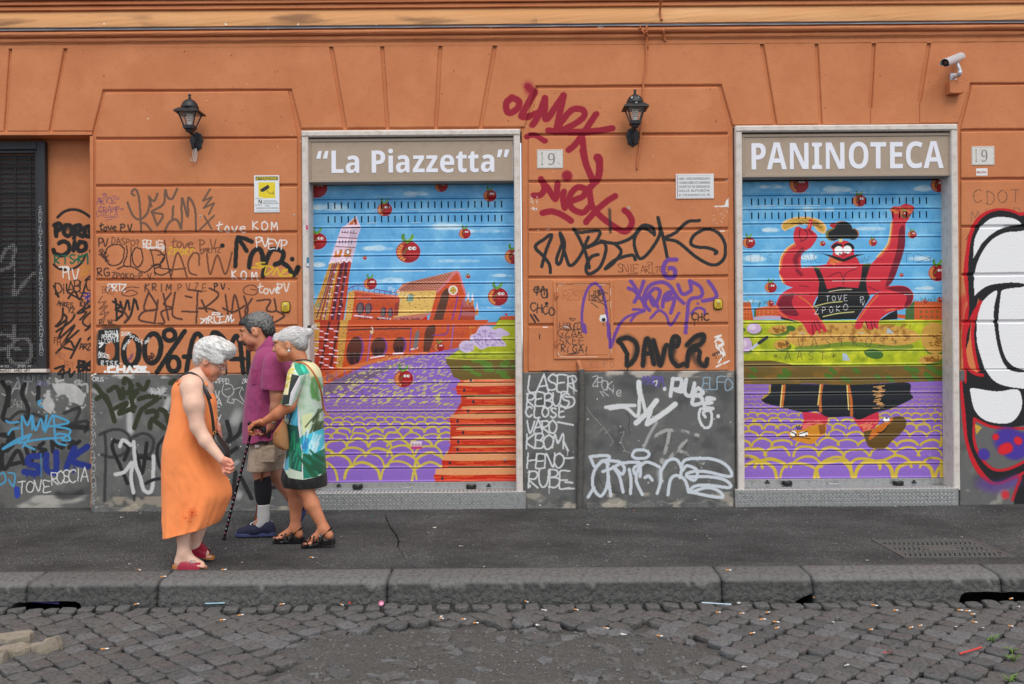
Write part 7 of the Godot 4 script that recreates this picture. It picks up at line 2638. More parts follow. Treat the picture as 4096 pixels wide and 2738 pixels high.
# ---------------------------------------------------------------- bodies: distance fields meshed as surface nets
class Field:
	var o: Vector3
	var h: float
	var nx: int
	var ny: int
	var nz: int
	var d := PackedFloat32Array()
	func _init(lo: Vector3,hi: Vector3,cell: float) -> void:
		o = lo
		h = cell
		nx = int((hi.x - lo.x)/cell) + 2
		ny = int((hi.y - lo.y)/cell) + 2
		nz = int((hi.z - lo.z)/cell) + 2
		d.resize(nx*ny*nz)
		d.fill(1.0)
	func span(lo: Vector3,hi: Vector3) -> Array:
		var a := ((lo - o)/h).floor()
		var b := ((hi - o)/h).ceil()
		return [clampi(int(a.x),0,nx - 1),clampi(int(b.x),0,nx - 1),clampi(int(a.y),0,ny - 1),clampi(int(b.y),0,ny - 1),clampi(int(a.z),0,nz - 1),clampi(int(b.z),0,nz - 1)]
	func cap(a: Vector3,b: Vector3,ra: float,rb: float,k := 0.02) -> void:
		var m := maxf(ra,rb) + k + h*2.0
		var s := span(a.min(b) - Vector3.ONE*m,a.max(b) + Vector3.ONE*m)
		var ab := b - a
		var l2 := maxf(ab.length_squared(),1e-9)
		for z in range(s[4],s[5] + 1):
			for y in range(s[2],s[3] + 1):
				var at := (z*ny + y)*nx
				for x in range(s[0],s[1] + 1):
					var p := o + Vector3(x,y,z)*h
					var t := clampf((p - a).dot(ab)/l2,0.0,1.0)
					join(at + x,p.distance_to(a + ab*t) - lerpf(ra,rb,t),k)
	func ell(c: Vector3,r: Vector3,b := Basis.IDENTITY,k := 0.02,cut := false) -> void:
		var m := maxf(r.x,maxf(r.y,r.z)) + k + h*2.0
		var s := span(c - Vector3.ONE*m,c + Vector3.ONE*m)
		var inv := b.transposed()
		for z in range(s[4],s[5] + 1):
			for y in range(s[2],s[3] + 1):
				var at := (z*ny + y)*nx
				for x in range(s[0],s[1] + 1):
					var q := inv*(o + Vector3(x,y,z)*h - c)
					var u := q/r
					var k0 := u.length()
					var k1 := (u/r).length()
					var v := k0*(k0 - 1.0)/maxf(k1,1e-6)
					if cut:
						var e := maxf(k - absf(d[at + x] + v),0.0)/k
						d[at + x] = maxf(d[at + x],-v) + e*e*k*0.25
					else:
						join(at + x,v,k)
	func join(i: int,v: float,k: float) -> void:
		var e := maxf(k - absf(d[i] - v),0.0)/k
		d[i] = minf(d[i],v) - e*e*k*0.25
	func ripple(f: FastNoiseLite,amp: float,stretch: Vector3,axes := Basis.IDENTITY) -> void:
		var inv := axes.transposed()
		for z in nz:
			for y in ny:
				for x in nx:
					var i := (z*ny + y)*nx + x
					if absf(d[i]) < amp*3.0 + h*2.0:
						var p := (inv*(o + Vector3(x,y,z)*h))*stretch
						d[i] += amp*f.get_noise_3dv(p)
	func into(g: Geo,tint: Callable) -> void:
		var cell := {}
		var off := [0,1,nx,nx + 1,nx*ny,nx*ny + 1,nx*ny + nx,nx*ny + nx + 1]
		for z in nz - 1:
			for y in ny - 1:
				for x in nx - 1:
					var i := (z*ny + y)*nx + x
					if absf(d[i]) > h*2.2:
						continue
					var inside := 0
					for k in 8:
						if d[i + off[k]] < 0.0:
							inside += 1
					if inside == 0 or inside == 8:
						continue
					var sum := Vector3.ZERO
					var n := 0
					for e in [[0,1],[2,3],[4,5],[6,7],[0,2],[1,3],[4,6],[5,7],[0,4],[1,5],[2,6],[3,7]]:
						var a: float = d[i + off[e[0]]]
						var b: float = d[i + off[e[1]]]
						if (a < 0.0) != (b < 0.0):
							var t := a/(a - b)
							var pa := Vector3(e[0] & 1,(e[0] >> 1) & 1,e[0] >> 2)
							var pb := Vector3(e[1] & 1,(e[1] >> 1) & 1,e[1] >> 2)
							sum += pa.lerp(pb,t)
							n += 1
					var p := o + (Vector3(x,y,z) + sum/n)*h
					cell[i] = g.vert(p,Vector2.ZERO,tint.call(p))
		for i in cell:
			var steps := [1,nx,nx*ny]
			for ax in 3:
				var b: int = i + steps[ax]
				if (d[i] < 0.0) == (d[b] < 0.0):
					continue
				var u: int = steps[(ax + 1) % 3]
				var w: int = steps[(ax + 2) % 3]
				if not (cell.has(i - u) and cell.has(i - w) and cell.has(i - u - w)):
					continue
				if d[i] < 0.0:
					g.q4(cell[i],cell[i - u],cell[i - u - w],cell[i - w])
				else:
					g.q4(cell[i],cell[i - w],cell[i - u - w],cell[i - u])
func skin_mat() -> StandardMaterial3D:
	if not M.has("skin"):
		M.skin = mat(Color.WHITE,0.55)
		M.skin.vertex_color_use_as_albedo = true
		M.cloth_colour = mat(Color.WHITE,0.85)
		M.cloth_colour.vertex_color_use_as_albedo = true
	return M.skin
func lin(r: int,g: int,b: int) -> Color:
	return c8(r,g,b).srgb_to_linear()
# head at c looking along f with crown towards u; size 1 is an adult head 0.23 m high. Returns a callable local -> world.
func head_into(g: Geo,c: Vector3,f: Vector3,u: Vector3,size: float,base: Color,marks: Array,opt := {}) -> Callable:
	var s := f.cross(u)
	var w := func(x: float,y: float,z: float) -> Vector3: return c + (f*x + u*y + s*z)*size
	var b := Basis(f,u,s)
	var fd := Field.new(c - Vector3.ONE*0.17*size,c + Vector3.ONE*0.17*size,0.0045)
	var long: float = opt.get("nose",1.0)
	fd.ell(w.call(-0.018,0.03,0.0),Vector3(0.094,0.083,0.073)*size,b,0.02)
	fd.ell(w.call(0.03,-0.03,0.0),Vector3(0.062,0.08,0.057)*size,b,0.03)
	fd.ell(w.call(0.05,-0.078,0.0),Vector3(0.036,0.028,0.034)*size,b,0.03)
	fd.ell(w.call(0.066,-0.092,0.0),Vector3(0.02,0.017,0.022)*size,b,0.02)
	for z in [-1.0,1.0]:
		fd.ell(w.call(0.055,-0.028,z*0.036),Vector3(0.03,0.026,0.022)*size,b,0.02)
		fd.ell(w.call(0.07,0.034,z*0.028),Vector3(0.018,0.011,0.03)*size,b,0.015)
		fd.ell(w.call(0.09,0.01,z*0.032),Vector3(0.018,0.013,0.017)*size,b,0.012,true)
		fd.ell(w.call(0.07,0.008,z*0.031),Vector3(0.014,0.012,0.015)*size,b,0.006)
		fd.ell(w.call(0.03,-0.06,z*0.048),Vector3(0.034,0.02,0.016)*size,b,0.025)
		# ear with a hollow
		fd.ell(w.call(-0.012,-0.006,z*0.073),Vector3(0.02,0.033,0.011)*size,b*Basis(Vector3.BACK,-0.2),0.006)
		fd.ell(w.call(-0.006,-0.002,z*0.085),Vector3(0.01,0.017,0.008)*size,b,0.006,true)
	fd.cap(w.call(0.078,0.022,0.0),w.call(0.1*long,-0.02,0.0),0.009*size,0.0125*size,0.014)
	fd.cap(w.call(0.1*long,-0.022,0.0),w.call(0.086,-0.03,0.014),0.0115*size,0.007*size,0.008)
	fd.cap(w.call(0.1*long,-0.022,0.0),w.call(0.086,-0.03,-0.014),0.0115*size,0.007*size,0.008)
	fd.ell(w.call(0.079,-0.052,0.0),Vector3(0.013,0.007,0.023)*size,b,0.008)
	fd.ell(w.call(0.077,-0.066,0.0),Vector3(0.012,0.007,0.02)*size,b,0.008)
	fd.ell(w.call(0.095,-0.0595,0.0),Vector3(0.012,0.0025,0.022)*size,b,0.004,true)
	var neck: Vector3 = opt.get("neck",w.call(-0.04,-0.14,0.0))
	fd.cap(w.call(-0.022,-0.05,0.0),neck,0.052*size,0.05*size,0.03)
	var spots := []
	for m in marks:
		for z in [-1.0,1.0]:
			spots.append([w.call(m[0],m[1],m[2]*z),m[3]*size,m[4]])
	for z in [-1.0,1.0]:
		spots.append([w.call(0.084,-0.059,z*0.01),0.014*size,base.lerp(lin(120,44,40),0.55)])
		spots.append([w.call(0.0,-0.004,z*0.085),0.016*size,base.lerp(lin(170,70,50),0.35)])
		spots.append([w.call(0.09,0.009,z*0.032),0.012*size,base.lerp(lin(60,36,30),0.75)])
		spots.append([w.call(0.062,-0.03,z*0.05),0.03*size,base.lerp(lin(190,84,60),0.3)])
	var blot := FastNoiseLite.new()
	blot.frequency = 26.0
	fd.into(g,func(p: Vector3) -> Color:
		var col := base*(1.0 + 0.14*blot.get_noise_3dv(p))
		for m in spots:
			var t := 1.0 - smoothstep(0.55,1.0,p.distance_to(m[0])/m[1])
			col = col.lerp(m[2],t)
		return col)
	return w
# a hand: wrist,knuckle point,palm normal; curl of the fingers and how far they splay
func hand_into(g: Geo,wrist: Vector3,knuckle: Vector3,across: Vector3,curl: float,base: Color,thumb_out := 1.0,size := 1.0) -> void:
	var f := (knuckle - wrist).normalized()
	var a := (across - f*across.dot(f)).normalized()
	var n := f.cross(a)
	var lo := wrist.min(knuckle) - Vector3.ONE*0.12
	var hi := wrist.max(knuckle) + Vector3.ONE*0.12
	var fd := Field.new(lo,hi,0.0036)
	fd.cap(wrist - f*0.02,wrist + f*0.01,0.024*size,0.024*size,0.02)
	for k in 4:
		var side: float = (k - 1.5)*0.019*size
		var root := knuckle + a*side - f*absf(k - 1.3)*0.005
		fd.cap(wrist + a*side*0.55 + f*0.01,root,0.016*size,0.0125*size,0.012)
		var l: float = [0.043,0.049,0.046,0.036][k]*size
		var p := root
		var ang := curl*0.55
		for j in 3:
			var dirn := (f*cos(ang) + n*sin(ang)).normalized()
			var q: Vector3 = p + dirn*l*[1.0,0.72,0.55][j]
			fd.cap(p,q,0.0098*size - j*0.0008,0.0092*size - j*0.0009,0.0035)
			p = q
			ang += curl
	var tp := wrist + f*0.018 - a*0.024*size
	var t1 := tp + (f*0.6 - a*0.75*thumb_out + n*0.35).normalized()*0.036*size
	var t2 := t1 + (f*0.8 - a*0.1 + n*0.6*curl).normalized()*0.03*size
	var t3 := t2 + (f*0.7 + a*0.3 + n*0.6*curl).normalized()*0.024*size
	fd.cap(tp,t1,0.015*size,0.012*size,0.012)
	fd.cap(t1,t2,0.0115*size,0.0105*size,0.004)
	fd.cap(t2,t3,0.0105*size,0.0085*size,0.004)
	var blot := FastNoiseLite.new()
	blot.frequency = 30.0
	fd.into(g,func(p: Vector3) -> Color: return base*(1.0 + 0.16*blot.get_noise_3dv(p)))
# cloth hung on rings: each [left point,right point,half depth,fold depth]; many folds round the ring
func cloth(rings_in: Array,seg: int,folds: int,per := 4,squash := 1.0,lip := true,phase := 0.0) -> Geo:
	var l := []
	var r := []
	var dp := []
	var fo := []
	for k in rings_in:
		l.append(k[0])
		r.append(k[1])
		dp.append(Vector2(k[2],k[3]))
	l = curve(l,per)
	r = curve(r,per)
	dp = curve(dp,per)
	var f := FastNoiseLite.new()
	f.seed = int(seg + folds*7)
	f.frequency = 2.6
	f.fractal_gain = 0.6
	var list := []
	for i in l.size():
		list.append(cloth_ring(l[i],r[i],dp[i],seg,folds,f,phase,squash))
	if lip:
		var n := list.size() - 1
		var inner := []
		var up := []
		var m: Vector3 = (l[n] + r[n])*0.5
		for p in list[n]:
			inner.append(p.lerp(m,0.035))
			up.append(p.lerp(m,0.05) + (l[n - 3] - l[n])*1.2)
		list.append(inner)
		list.append(up)
	var g := Geo.new()
	g.rings(list,true,false)
	return g
func cloth_ring(a: Vector3,b: Vector3,dp: Vector2,seg: int,folds: int,f: FastNoiseLite,phase: float,squash: float) -> Array:
	var m := (a + b)*0.5
	var h := (b - a)*0.5
	var ring := []
	for k in seg:
		var t := TAU*k/seg
		var c := cos(t)
		var s := sin(t)
		var e := pow(pow(absf(c),2.0*squash) + pow(absf(s),2.0*squash),-0.5/squash)
		var w := 1.0 + dp.y*(sin(folds*t + phase + m.y*2.0)*0.6 + 1.5*f.get_noise_3d(c*1.2,m.y*0.8,s*1.2))*(0.08 + 0.92*absf(s))
		ring.append(m + h*c*e*w + Vector3(0,0,-dp.x)*s*e*w)
	return ring
func ribbon(pts: Array,w: float,thick: float,toward: Vector3) -> Geo:
	var g := Geo.new()
	var list := []
	for i in pts.size():
		var d: Vector3 = (pts[mini(i + 1,pts.size() - 1)] - pts[maxi(i - 1,0)]).normalized()
		var n := (toward - d*toward.dot(d)).normalized()
		var s := d.cross(n)*w*0.5
		n *= thick*0.5
		list.append([pts[i] - s - n,pts[i] + s - n,pts[i] + s + n,pts[i] - s + n])
	g.rings(list)
	return g
func sole(a: Vector3,b: Vector3,wide: float,heel_h: float,toe_h: float,drop := 0.0) -> Geo:
	# heel a,toe b on the ground line; outline of a shoe sole,heel_h and toe_h thick
	var g := Geo.new()
	var f := (b - a).normalized()
	var s := f.cross(Vector3.UP).normalized()
	var up := s.cross(f)
	var len := a.distance_to(b)
	var list := [[],[],[],[]]
	var outline := [[0.0,0.0],[0.015,0.5],[0.09,0.76],[0.3,0.7],[0.5,0.72],[0.72,1.0],[0.88,0.86],[0.97,0.45],[1.0,0.0]]
	var ring := []
	for k in outline:
		ring.append([k[0],-k[1]])
	for i in range(outline.size() - 2,0,-1):
		ring.append([outline[i][0],outline[i][1]])
	for k in ring:
		var t: float = k[0]
		var hh: float = lerpf(heel_h,toe_h,smoothstep(0.1,0.75,t))
		var p: Vector3 = a + f*len*t + s*wide*0.5*k[1]
		var raise := up*drop*smoothstep(0.55,1.0,t)
		list[0].append(p + raise + up*0.002 - s*wide*0.02*k[1])
		list[1].append(p + raise + up*0.006)
		list[2].append(p + raise + up*(hh - 0.003))
		list[3].append(p + raise + up*hh - s*wide*0.02*k[1])
	g.rings(list)
	return g
func build_people() -> void:
	skin_mat()
	lady_in_orange()
	man_in_shirt()
	lady_in_print()
# ---------------------------------------------------------------- woman in the orange dress,walking right
func lady_in_orange() -> void:
	var A := func(x: float,y: float,z: float) -> Vector3: return P(600 + x*0.37,1220 + y*0.37,z)
	var B := func(x: float,y: float,z: float) -> Vector3: return P(600 + x*0.37,1750 + y*0.37,z)
	var Z := 1.99
	var o := thing("person","white-haired woman in an orange sleeveless dress and red mules, walking right with head bowed","person",Vector3(B.call(370,1400,Z).x,0,Z),"people walking on the pavement")
	var tone := lin(226,182,158)
	var g := Geo.new()
	var fd := Field.new(Vector3(A.call(80,0,Z).x,-0.01,Z - 0.34),Vector3(A.call(960,0,Z).x,A.call(0,620,Z).y,Z + 0.36),0.0095)
	var near := Z + 0.15
	var far := Z - 0.15
	fd.cap(B.call(390,140,Z - 0.04),B.call(390,140,Z + 0.04),0.105,0.105,0.04)
	fd.cap(B.call(390,120,Z),A.call(450,1080,Z),0.1,0.105,0.05)
	fd.ell(A.call(470,1010,Z),Vector3(0.115,0.15,0.118),Basis.IDENTITY,0.04)
	fd.cap(A.call(455,880,near - 0.03),A.call(480,860,far + 0.03),0.066,0.066,0.06)
	fd.cap(A.call(490,850,Z),A.call(590,700,Z),0.068,0.054,0.06)
	fd.cap(A.call(615,905,Z),A.call(570,980,Z),0.04,0.07,0.04)
	fd.cap(A.call(452,905,near + 0.01),A.call(475,1080,near + 0.045),0.070,0.062,0.05)
	fd.cap(A.call(475,1080,near + 0.045),A.call(512,1320,near + 0.05),0.060,0.044,0.03)
	fd.cap(A.call(512,1320,near + 0.05),B.call(600,40,near + 0.06),0.046,0.040,0.02)
	fd.cap(B.call(600,40,near + 0.06),B.call(775,245,near + 0.07),0.040,0.027,0.02)
	fd.cap(A.call(470,900,far),A.call(500,1250,far - 0.03),0.06,0.045,0.04)
	fd.cap(A.call(500,1250,far - 0.03),A.call(720,1310,far),0.04,0.027,0.02)
	fd.cap(B.call(370,220,Z + 0.06),B.call(360,700,Z + 0.07),0.08,0.06,0.03)
	fd.cap(B.call(360,700,Z + 0.07),B.call(357,1000,Z + 0.07),0.058,0.05,0.02)
	fd.cap(B.call(357,1000,Z + 0.07),B.call(365,1235,Z + 0.07),0.048,0.037,0.02)
	fd.cap(B.call(365,1235,Z + 0.07),B.call(325,1345,Z + 0.07),0.038,0.034,0.02)
	fd.cap(B.call(370,1275,Z + 0.07),B.call(520,1375,Z + 0.075),0.036,0.026,0.03)
	fd.cap(B.call(330,1350,Z + 0.07),B.call(560,1388,Z + 0.075),0.03,0.02,0.03)
	fd.cap(B.call(430,220,Z - 0.06),B.call(680,600,Z - 0.08),0.08,0.06,0.03)
	fd.cap(B.call(680,600,Z - 0.08),B.call(500,1040,Z - 0.1),0.058,0.046,0.02)
	fd.cap(B.call(500,1040,Z - 0.1),B.call(478,1180,Z - 0.1),0.046,0.036,0.02)
	fd.cap(B.call(478,1180,Z - 0.1),B.call(600,1255,Z - 0.1),0.034,0.024,0.03)
	fd.cap(B.call(470,1190,Z - 0.1),B.call(470,1205,Z - 0.1),0.033,0.03,0.02)
	var blot := FastNoiseLite.new()
	blot.frequency = 14.0
	fd.into(g,func(p: Vector3) -> Color: return tone*(1.0 + 0.13*blot.get_noise_3dv(p)))
	for side in [[0.075,0.0,575.0,1395.0],[-0.1,0.0,640.0,1292.0]]:
		for k in 5:
			var t := Field.new(B.call(side[2] - 60,side[3] + 40,Z + side[0] - 0.07),B.call(side[2] + 110,side[3] - 60,Z + side[0] + 0.07),0.005)
			var q: Vector3 = B.call(side[2] - absf(k - 3.2)*8,side[3],Z + side[0] + 0.034 - k*0.017)
			t.cap(q - Vector3(0.02,0,0),q + Vector3(0.016,-0.003,0),0.0105,0.0095,0.004)
			t.into(g,func(_p: Vector3) -> Color: return tone.lerp(lin(214,140,120),0.4))
	var pitch := deg_to_rad(-34)
	var f := Vector3(cos(pitch),sin(pitch),0)
	var u := Vector3(-sin(pitch),cos(pitch),0)
	var c: Vector3 = A.call(668,612,Z)
	head_into(g,c,f,u,0.98,lin(214,152,122),[[0.07,0.036,0.03,0.014,lin(190,150,130)],[0.02,-0.06,0.05,0.05,lin(198,116,84)],[0.0,-0.1,0.03,0.05,lin(196,118,88)]],{"neck": A.call(560,760,Z),"nose": 1.03})
	hand_into(g,B.call(778,250,near + 0.07),B.call(862,300,near + 0.075),Vector3(-0.3,0.75,0.1),1.05,lin(214,142,118))
	hand_into(g,A.call(715,1312,far),A.call(752,1370,far),Vector3(0.2,0.1,1.0),0.7,lin(214,142,118))
	part("body",g.done(true),M.skin,o)
	# hair: set white curls
	var hf := Field.new(A.call(430,740,Z - 0.16),A.call(970,290,Z + 0.16),0.0048)
	var hb := Basis(f,u,f.cross(u))
	hf.ell(A.call(690,482,Z),Vector3(0.12,0.088,0.1),Basis(Vector3.BACK,-0.16),0.03)
	hf.ell(A.call(850,492,Z),Vector3(0.042,0.047,0.072),Basis.IDENTITY,0.04)
	hf.ell(A.call(560,545,Z),Vector3(0.052,0.062,0.082),Basis.IDENTITY,0.04)
	hf.ell(A.call(530,610,Z),Vector3(0.034,0.03,0.062),Basis.IDENTITY,0.03)
	for z in [-1.0,1.0]:
		hf.ell(A.call(690,585,Z + z*0.066),Vector3(0.062,0.032,0.022),Basis(Vector3.BACK,-0.35),0.03)
	var wave := FastNoiseLite.new()
	wave.seed = 6
	wave.frequency = 26.0
	wave.fractal_octaves = 3
	hf.ripple(wave,0.0062,Vector3(0.22,1.1,0.7),hb)
	g = Geo.new()
	var streak := FastNoiseLite.new()
	streak.frequency = 60.0
	hf.into(g,func(p: Vector3) -> Color:
		var q := hb.transposed()*p
		var t := clampf(0.55 + 1.1*streak.get_noise_3d(q.x*0.35,q.y*2.0,q.z*1.4),0.0,1.0)
		return lin(150,146,142).lerp(lin(240,238,234),t))
	var hm := mat(Color.WHITE,0.6)
	hm.vertex_color_use_as_albedo = true
	M.hair = hm
	part("hair",g.done(true),hm,o)
	# dress
	var orange := mat(c8(250,143,80),0.85)
	orange.rim_enabled = true
	orange.rim = 0.3
	var weave := noise_tex(0.007,70,512,true,12.0)
	weave.noise.fractal_octaves = 3
	tri(orange,1.6)
	orange.uv1_scale = Vector3(2.0,0.8,2.0)
	orange.normal_enabled = true
	orange.normal_texture = weave
	orange.normal_scale = 0.3
	M.weave = weave
	var dg := cloth([[A.call(285,830,Z),A.call(596,850,Z),0.115,0.0],[A.call(243,905,Z),A.call(668,935,Z),0.125,0.01],[A.call(238,1020,Z),A.call(708,1030,Z),0.135,0.012],[A.call(232,1130,Z),A.call(714,1130,Z),0.15,0.012],[A.call(205,1300,Z),A.call(716,1300,Z),0.165,0.016],[B.call(150,80,Z),B.call(672,70,Z),0.175,0.02],[B.call(135,250,Z),B.call(720,230,Z),0.18,0.028],[B.call(133,420,Z),B.call(800,380,Z),0.185,0.05],[B.call(135,620,Z),B.call(878,590,Z),0.19,0.065],[B.call(139,820,Z),B.call(830,740,Z),0.195,0.08],[B.call(150,960,Z),B.call(775,860,Z),0.2,0.09],[B.call(160,1072,Z),B.call(736,918,Z),0.205,0.095]],84,5,5,0.95)
	var dress := part("dress",dg.done(true),orange,o)
	# shoulder straps of the dress
	for z in [0.085,-0.085]:
		part("dress_strap",ribbon(curve([A.call(300,850,Z + z),A.call(400,775,Z + z),A.call(500,780,Z + z),A.call(600,880,Z + z)],6),0.055,0.006,Vector3(0,1,0.3*signf(z))).done(true),orange,dress)
	# embroidered flower
	var thread := Geo.new()
	var deep := mat(c8(214,84,24),0.8)
	var fc: Vector3 = B.call(455,815,Z + 0.213)
	for k in 7:
		var a := TAU*k/7 + 0.3
		var pl := []
		for t in 9:
			var q := PI*2*t/8
			var along := 0.016 - 0.016*cos(q)
			var side2 := 0.006*sin(q)
			pl.append(fc + Vector3(cos(a)*along - sin(a)*side2,sin(a)*along + cos(a)*side2,0.0))
		thread.tube(pl,[0.0014],4)
	thread.ball(fc,Vector3(0.006,0.006,0.002),Basis.IDENTITY,Color.WHITE,4)
	thread.tube(curve([fc,B.call(445,870,Z + 0.215),B.call(432,930,Z + 0.215)],4),[0.0014],4)
	thread.tube(curve([B.call(440,885,Z + 0.215),B.call(400,875,Z + 0.213),B.call(365,880,Z + 0.212)],4),[0.0013],4)
	thread.ball(B.call(415,912,Z + 0.214),Vector3(0.008,0.004,0.002),Basis.IDENTITY,Color.WHITE,4)
	for k in 5:
		var a := TAU*k/5
		thread.ball(B.call(375 + cos(a)*14,870 + sin(a)*14,Z + 0.212),Vector3(0.004,0.003,0.002),Basis(Vector3.BACK,-a),Color.WHITE,3)
	part("embroidery",thread.done(true),deep,dress)
	# glasses
	var gl := Geo.new()
	var wire := mat(c8(206,202,196),0.25,0.8)
	for z in [-1.0,1.0]:
		var ring := []
		for k in 15:
			var a := TAU*k/14
			ring.append(c + (f*0.094 + u*(0.004 + 0.015*sin(a)) + f.cross(u)*(z*0.031 + 0.02*cos(a)))*0.98)
		gl.tube(ring,[0.0014],5)
		gl.tube([c + f*0.09 + u*0.008 + f.cross(u)*z*0.052,c + f*0.06 + u*0.016 + f.cross(u)*z*0.066,c + f*0.005 + u*0.024 + f.cross(u)*z*0.076],[0.0018],5)
	gl.tube([c + f*0.095 + u*0.008 - f.cross(u)*0.012,c + f*0.1 + u*0.012,c + f*0.095 + u*0.008 + f.cross(u)*0.012],[0.0014],5)
	var spectacles := thing("eyeglasses","thin metal eyeglasses on the face of the woman in the orange dress","glasses",c)
	part("wire_frame",gl.done(true),wire,spectacles)
	var lens_m := mat(c8(220,228,232,0.25),0.05)
	lens_m.transparency = BaseMaterial3D.TRANSPARENCY_ALPHA
	for z in [-1.0,1.0]:
		gl = Geo.new()
		var ring := []
		for k in 12:
			var a := TAU*k/12
			ring.append(c + (f*0.094 + u*(0.004 + 0.0145*sin(a)) + f.cross(u)*(z*0.031 + 0.0195*cos(a)))*0.98)
		gl.face(ring)
		part("lens",gl.done(),lens_m,spectacles)
	# mules
	var red := mat(c8(158,24,52),0.35)
	var cork := mat(c8(184,118,58),0.7)
	var pairs := [[B.call(248,1452,Z + 0.07),B.call(655,1448,Z + 0.08),0.0,"near red mule with silver buckle on the woman in orange"],[B.call(425,1262,Z - 0.1),B.call(690,1326,Z - 0.1),0.0,"far red mule with lifted heel on the woman in orange"]]
	for k in 2:
		var q = pairs[k]
		var sh := thing("mule_sandal",q[3],"sandal",q[0],"red mules")
		part("wedge_sole",sole(q[0],q[1],0.088,0.046 if k == 0 else 0.03,0.017).done(),cork,sh)
		var ff: Vector3 = (q[1] - q[0])
		var at: Vector3 = q[0] + ff*0.58
		var arch := []
		for lv in 5:
			var ring := []
			var t: float = lv/4.0
			var m: Vector3 = q[0] + ff*lerpf(0.36,0.76,t)
			for a in 13:
				var an := PI*a/12.0
				var hgt: float = lerpf(0.078,0.048,t)
				ring.append(m + Vector3(-(1.0 - t)*0.05*absf(cos(an)) + 0.03*(1.0 - t)*sin(an),0.012 + hgt*pow(sin(an),0.6),0.045*cos(an)))
			arch.append(ring)
		var band := Geo.new()
		band.rings(arch,false,false)
		part("band",band.done(true),red,sh)
		if k == 0:
			var bk := Geo.new()
			var bc := at + Vector3(0.0,0.078,0.032)
			bk.tube([bc + Vector3(-0.018,0.002,0.002),bc + Vector3(0.012,0.004,0.0),bc + Vector3(0.02,-0.012,0.012),bc + Vector3(-0.008,-0.014,0.014),bc + Vector3(-0.018,0.002,0.002)],[0.0025],5)
			part("buckle",bk.done(true),M.silver,sh)
	# shoulder bag
	var leather := mat(c8(34,28,28),0.4)
	var bag := thing("shoulder_bag","small black leather shoulder bag of the woman in the orange dress","bag",A.call(770,1500,Z + 0.1))
	var strap_pts := curve([A.call(330,790,Z + 0.02),A.call(380,748,Z + 0.06),A.call(450,742,Z + 0.08),A.call(540,800,Z + 0.135),A.call(585,900,Z + 0.165),A.call(640,1060,Z + 0.165),A.call(672,1220,Z + 0.16),A.call(690,1390,Z + 0.15)],6)
	part("strap",ribbon(strap_pts,0.018,0.004,Vector3(0.3,0.3,1)).done(true),leather,bag)
	part("strap_end",ribbon(curve([A.call(552,815,Z + 0.145),A.call(600,915,Z + 0.175),A.call(655,1020,Z + 0.178)],5),0.02,0.004,Vector3(0.2,0.2,1)).done(true),leather,bag)
	var bb := cloth([[A.call(690,1390,Z + 0.12),A.call(740,1400,Z + 0.12),0.03,0.0],[A.call(680,1450,Z + 0.12),A.call(775,1460,Z + 0.12),0.05,0.02],[B.call(690,80,Z + 0.12),B.call(840,120,Z + 0.12),0.06,0.03],[B.call(700,190,Z + 0.12),B.call(860,215,Z + 0.12),0.055,0.02],[B.call(760,235,Z + 0.12),B.call(820,235,Z + 0.12),0.01,0.0]],24,3,4,1.4,false)
	part("pouch",bb.done(true),leather,bag)
	var rg := Geo.new()
	var rc: Vector3 = A.call(694,1385,Z + 0.165)
	var rp := []
	for k in 9:
		rp.append(rc + Vector3(cos(TAU*k/8)*0.008,sin(TAU*k/8)*0.008,0))
	rg.tube(rp,[0.002],5)
	part("ring",rg.done(true),mat(c8(206,160,90),0.3,0.8),bag)
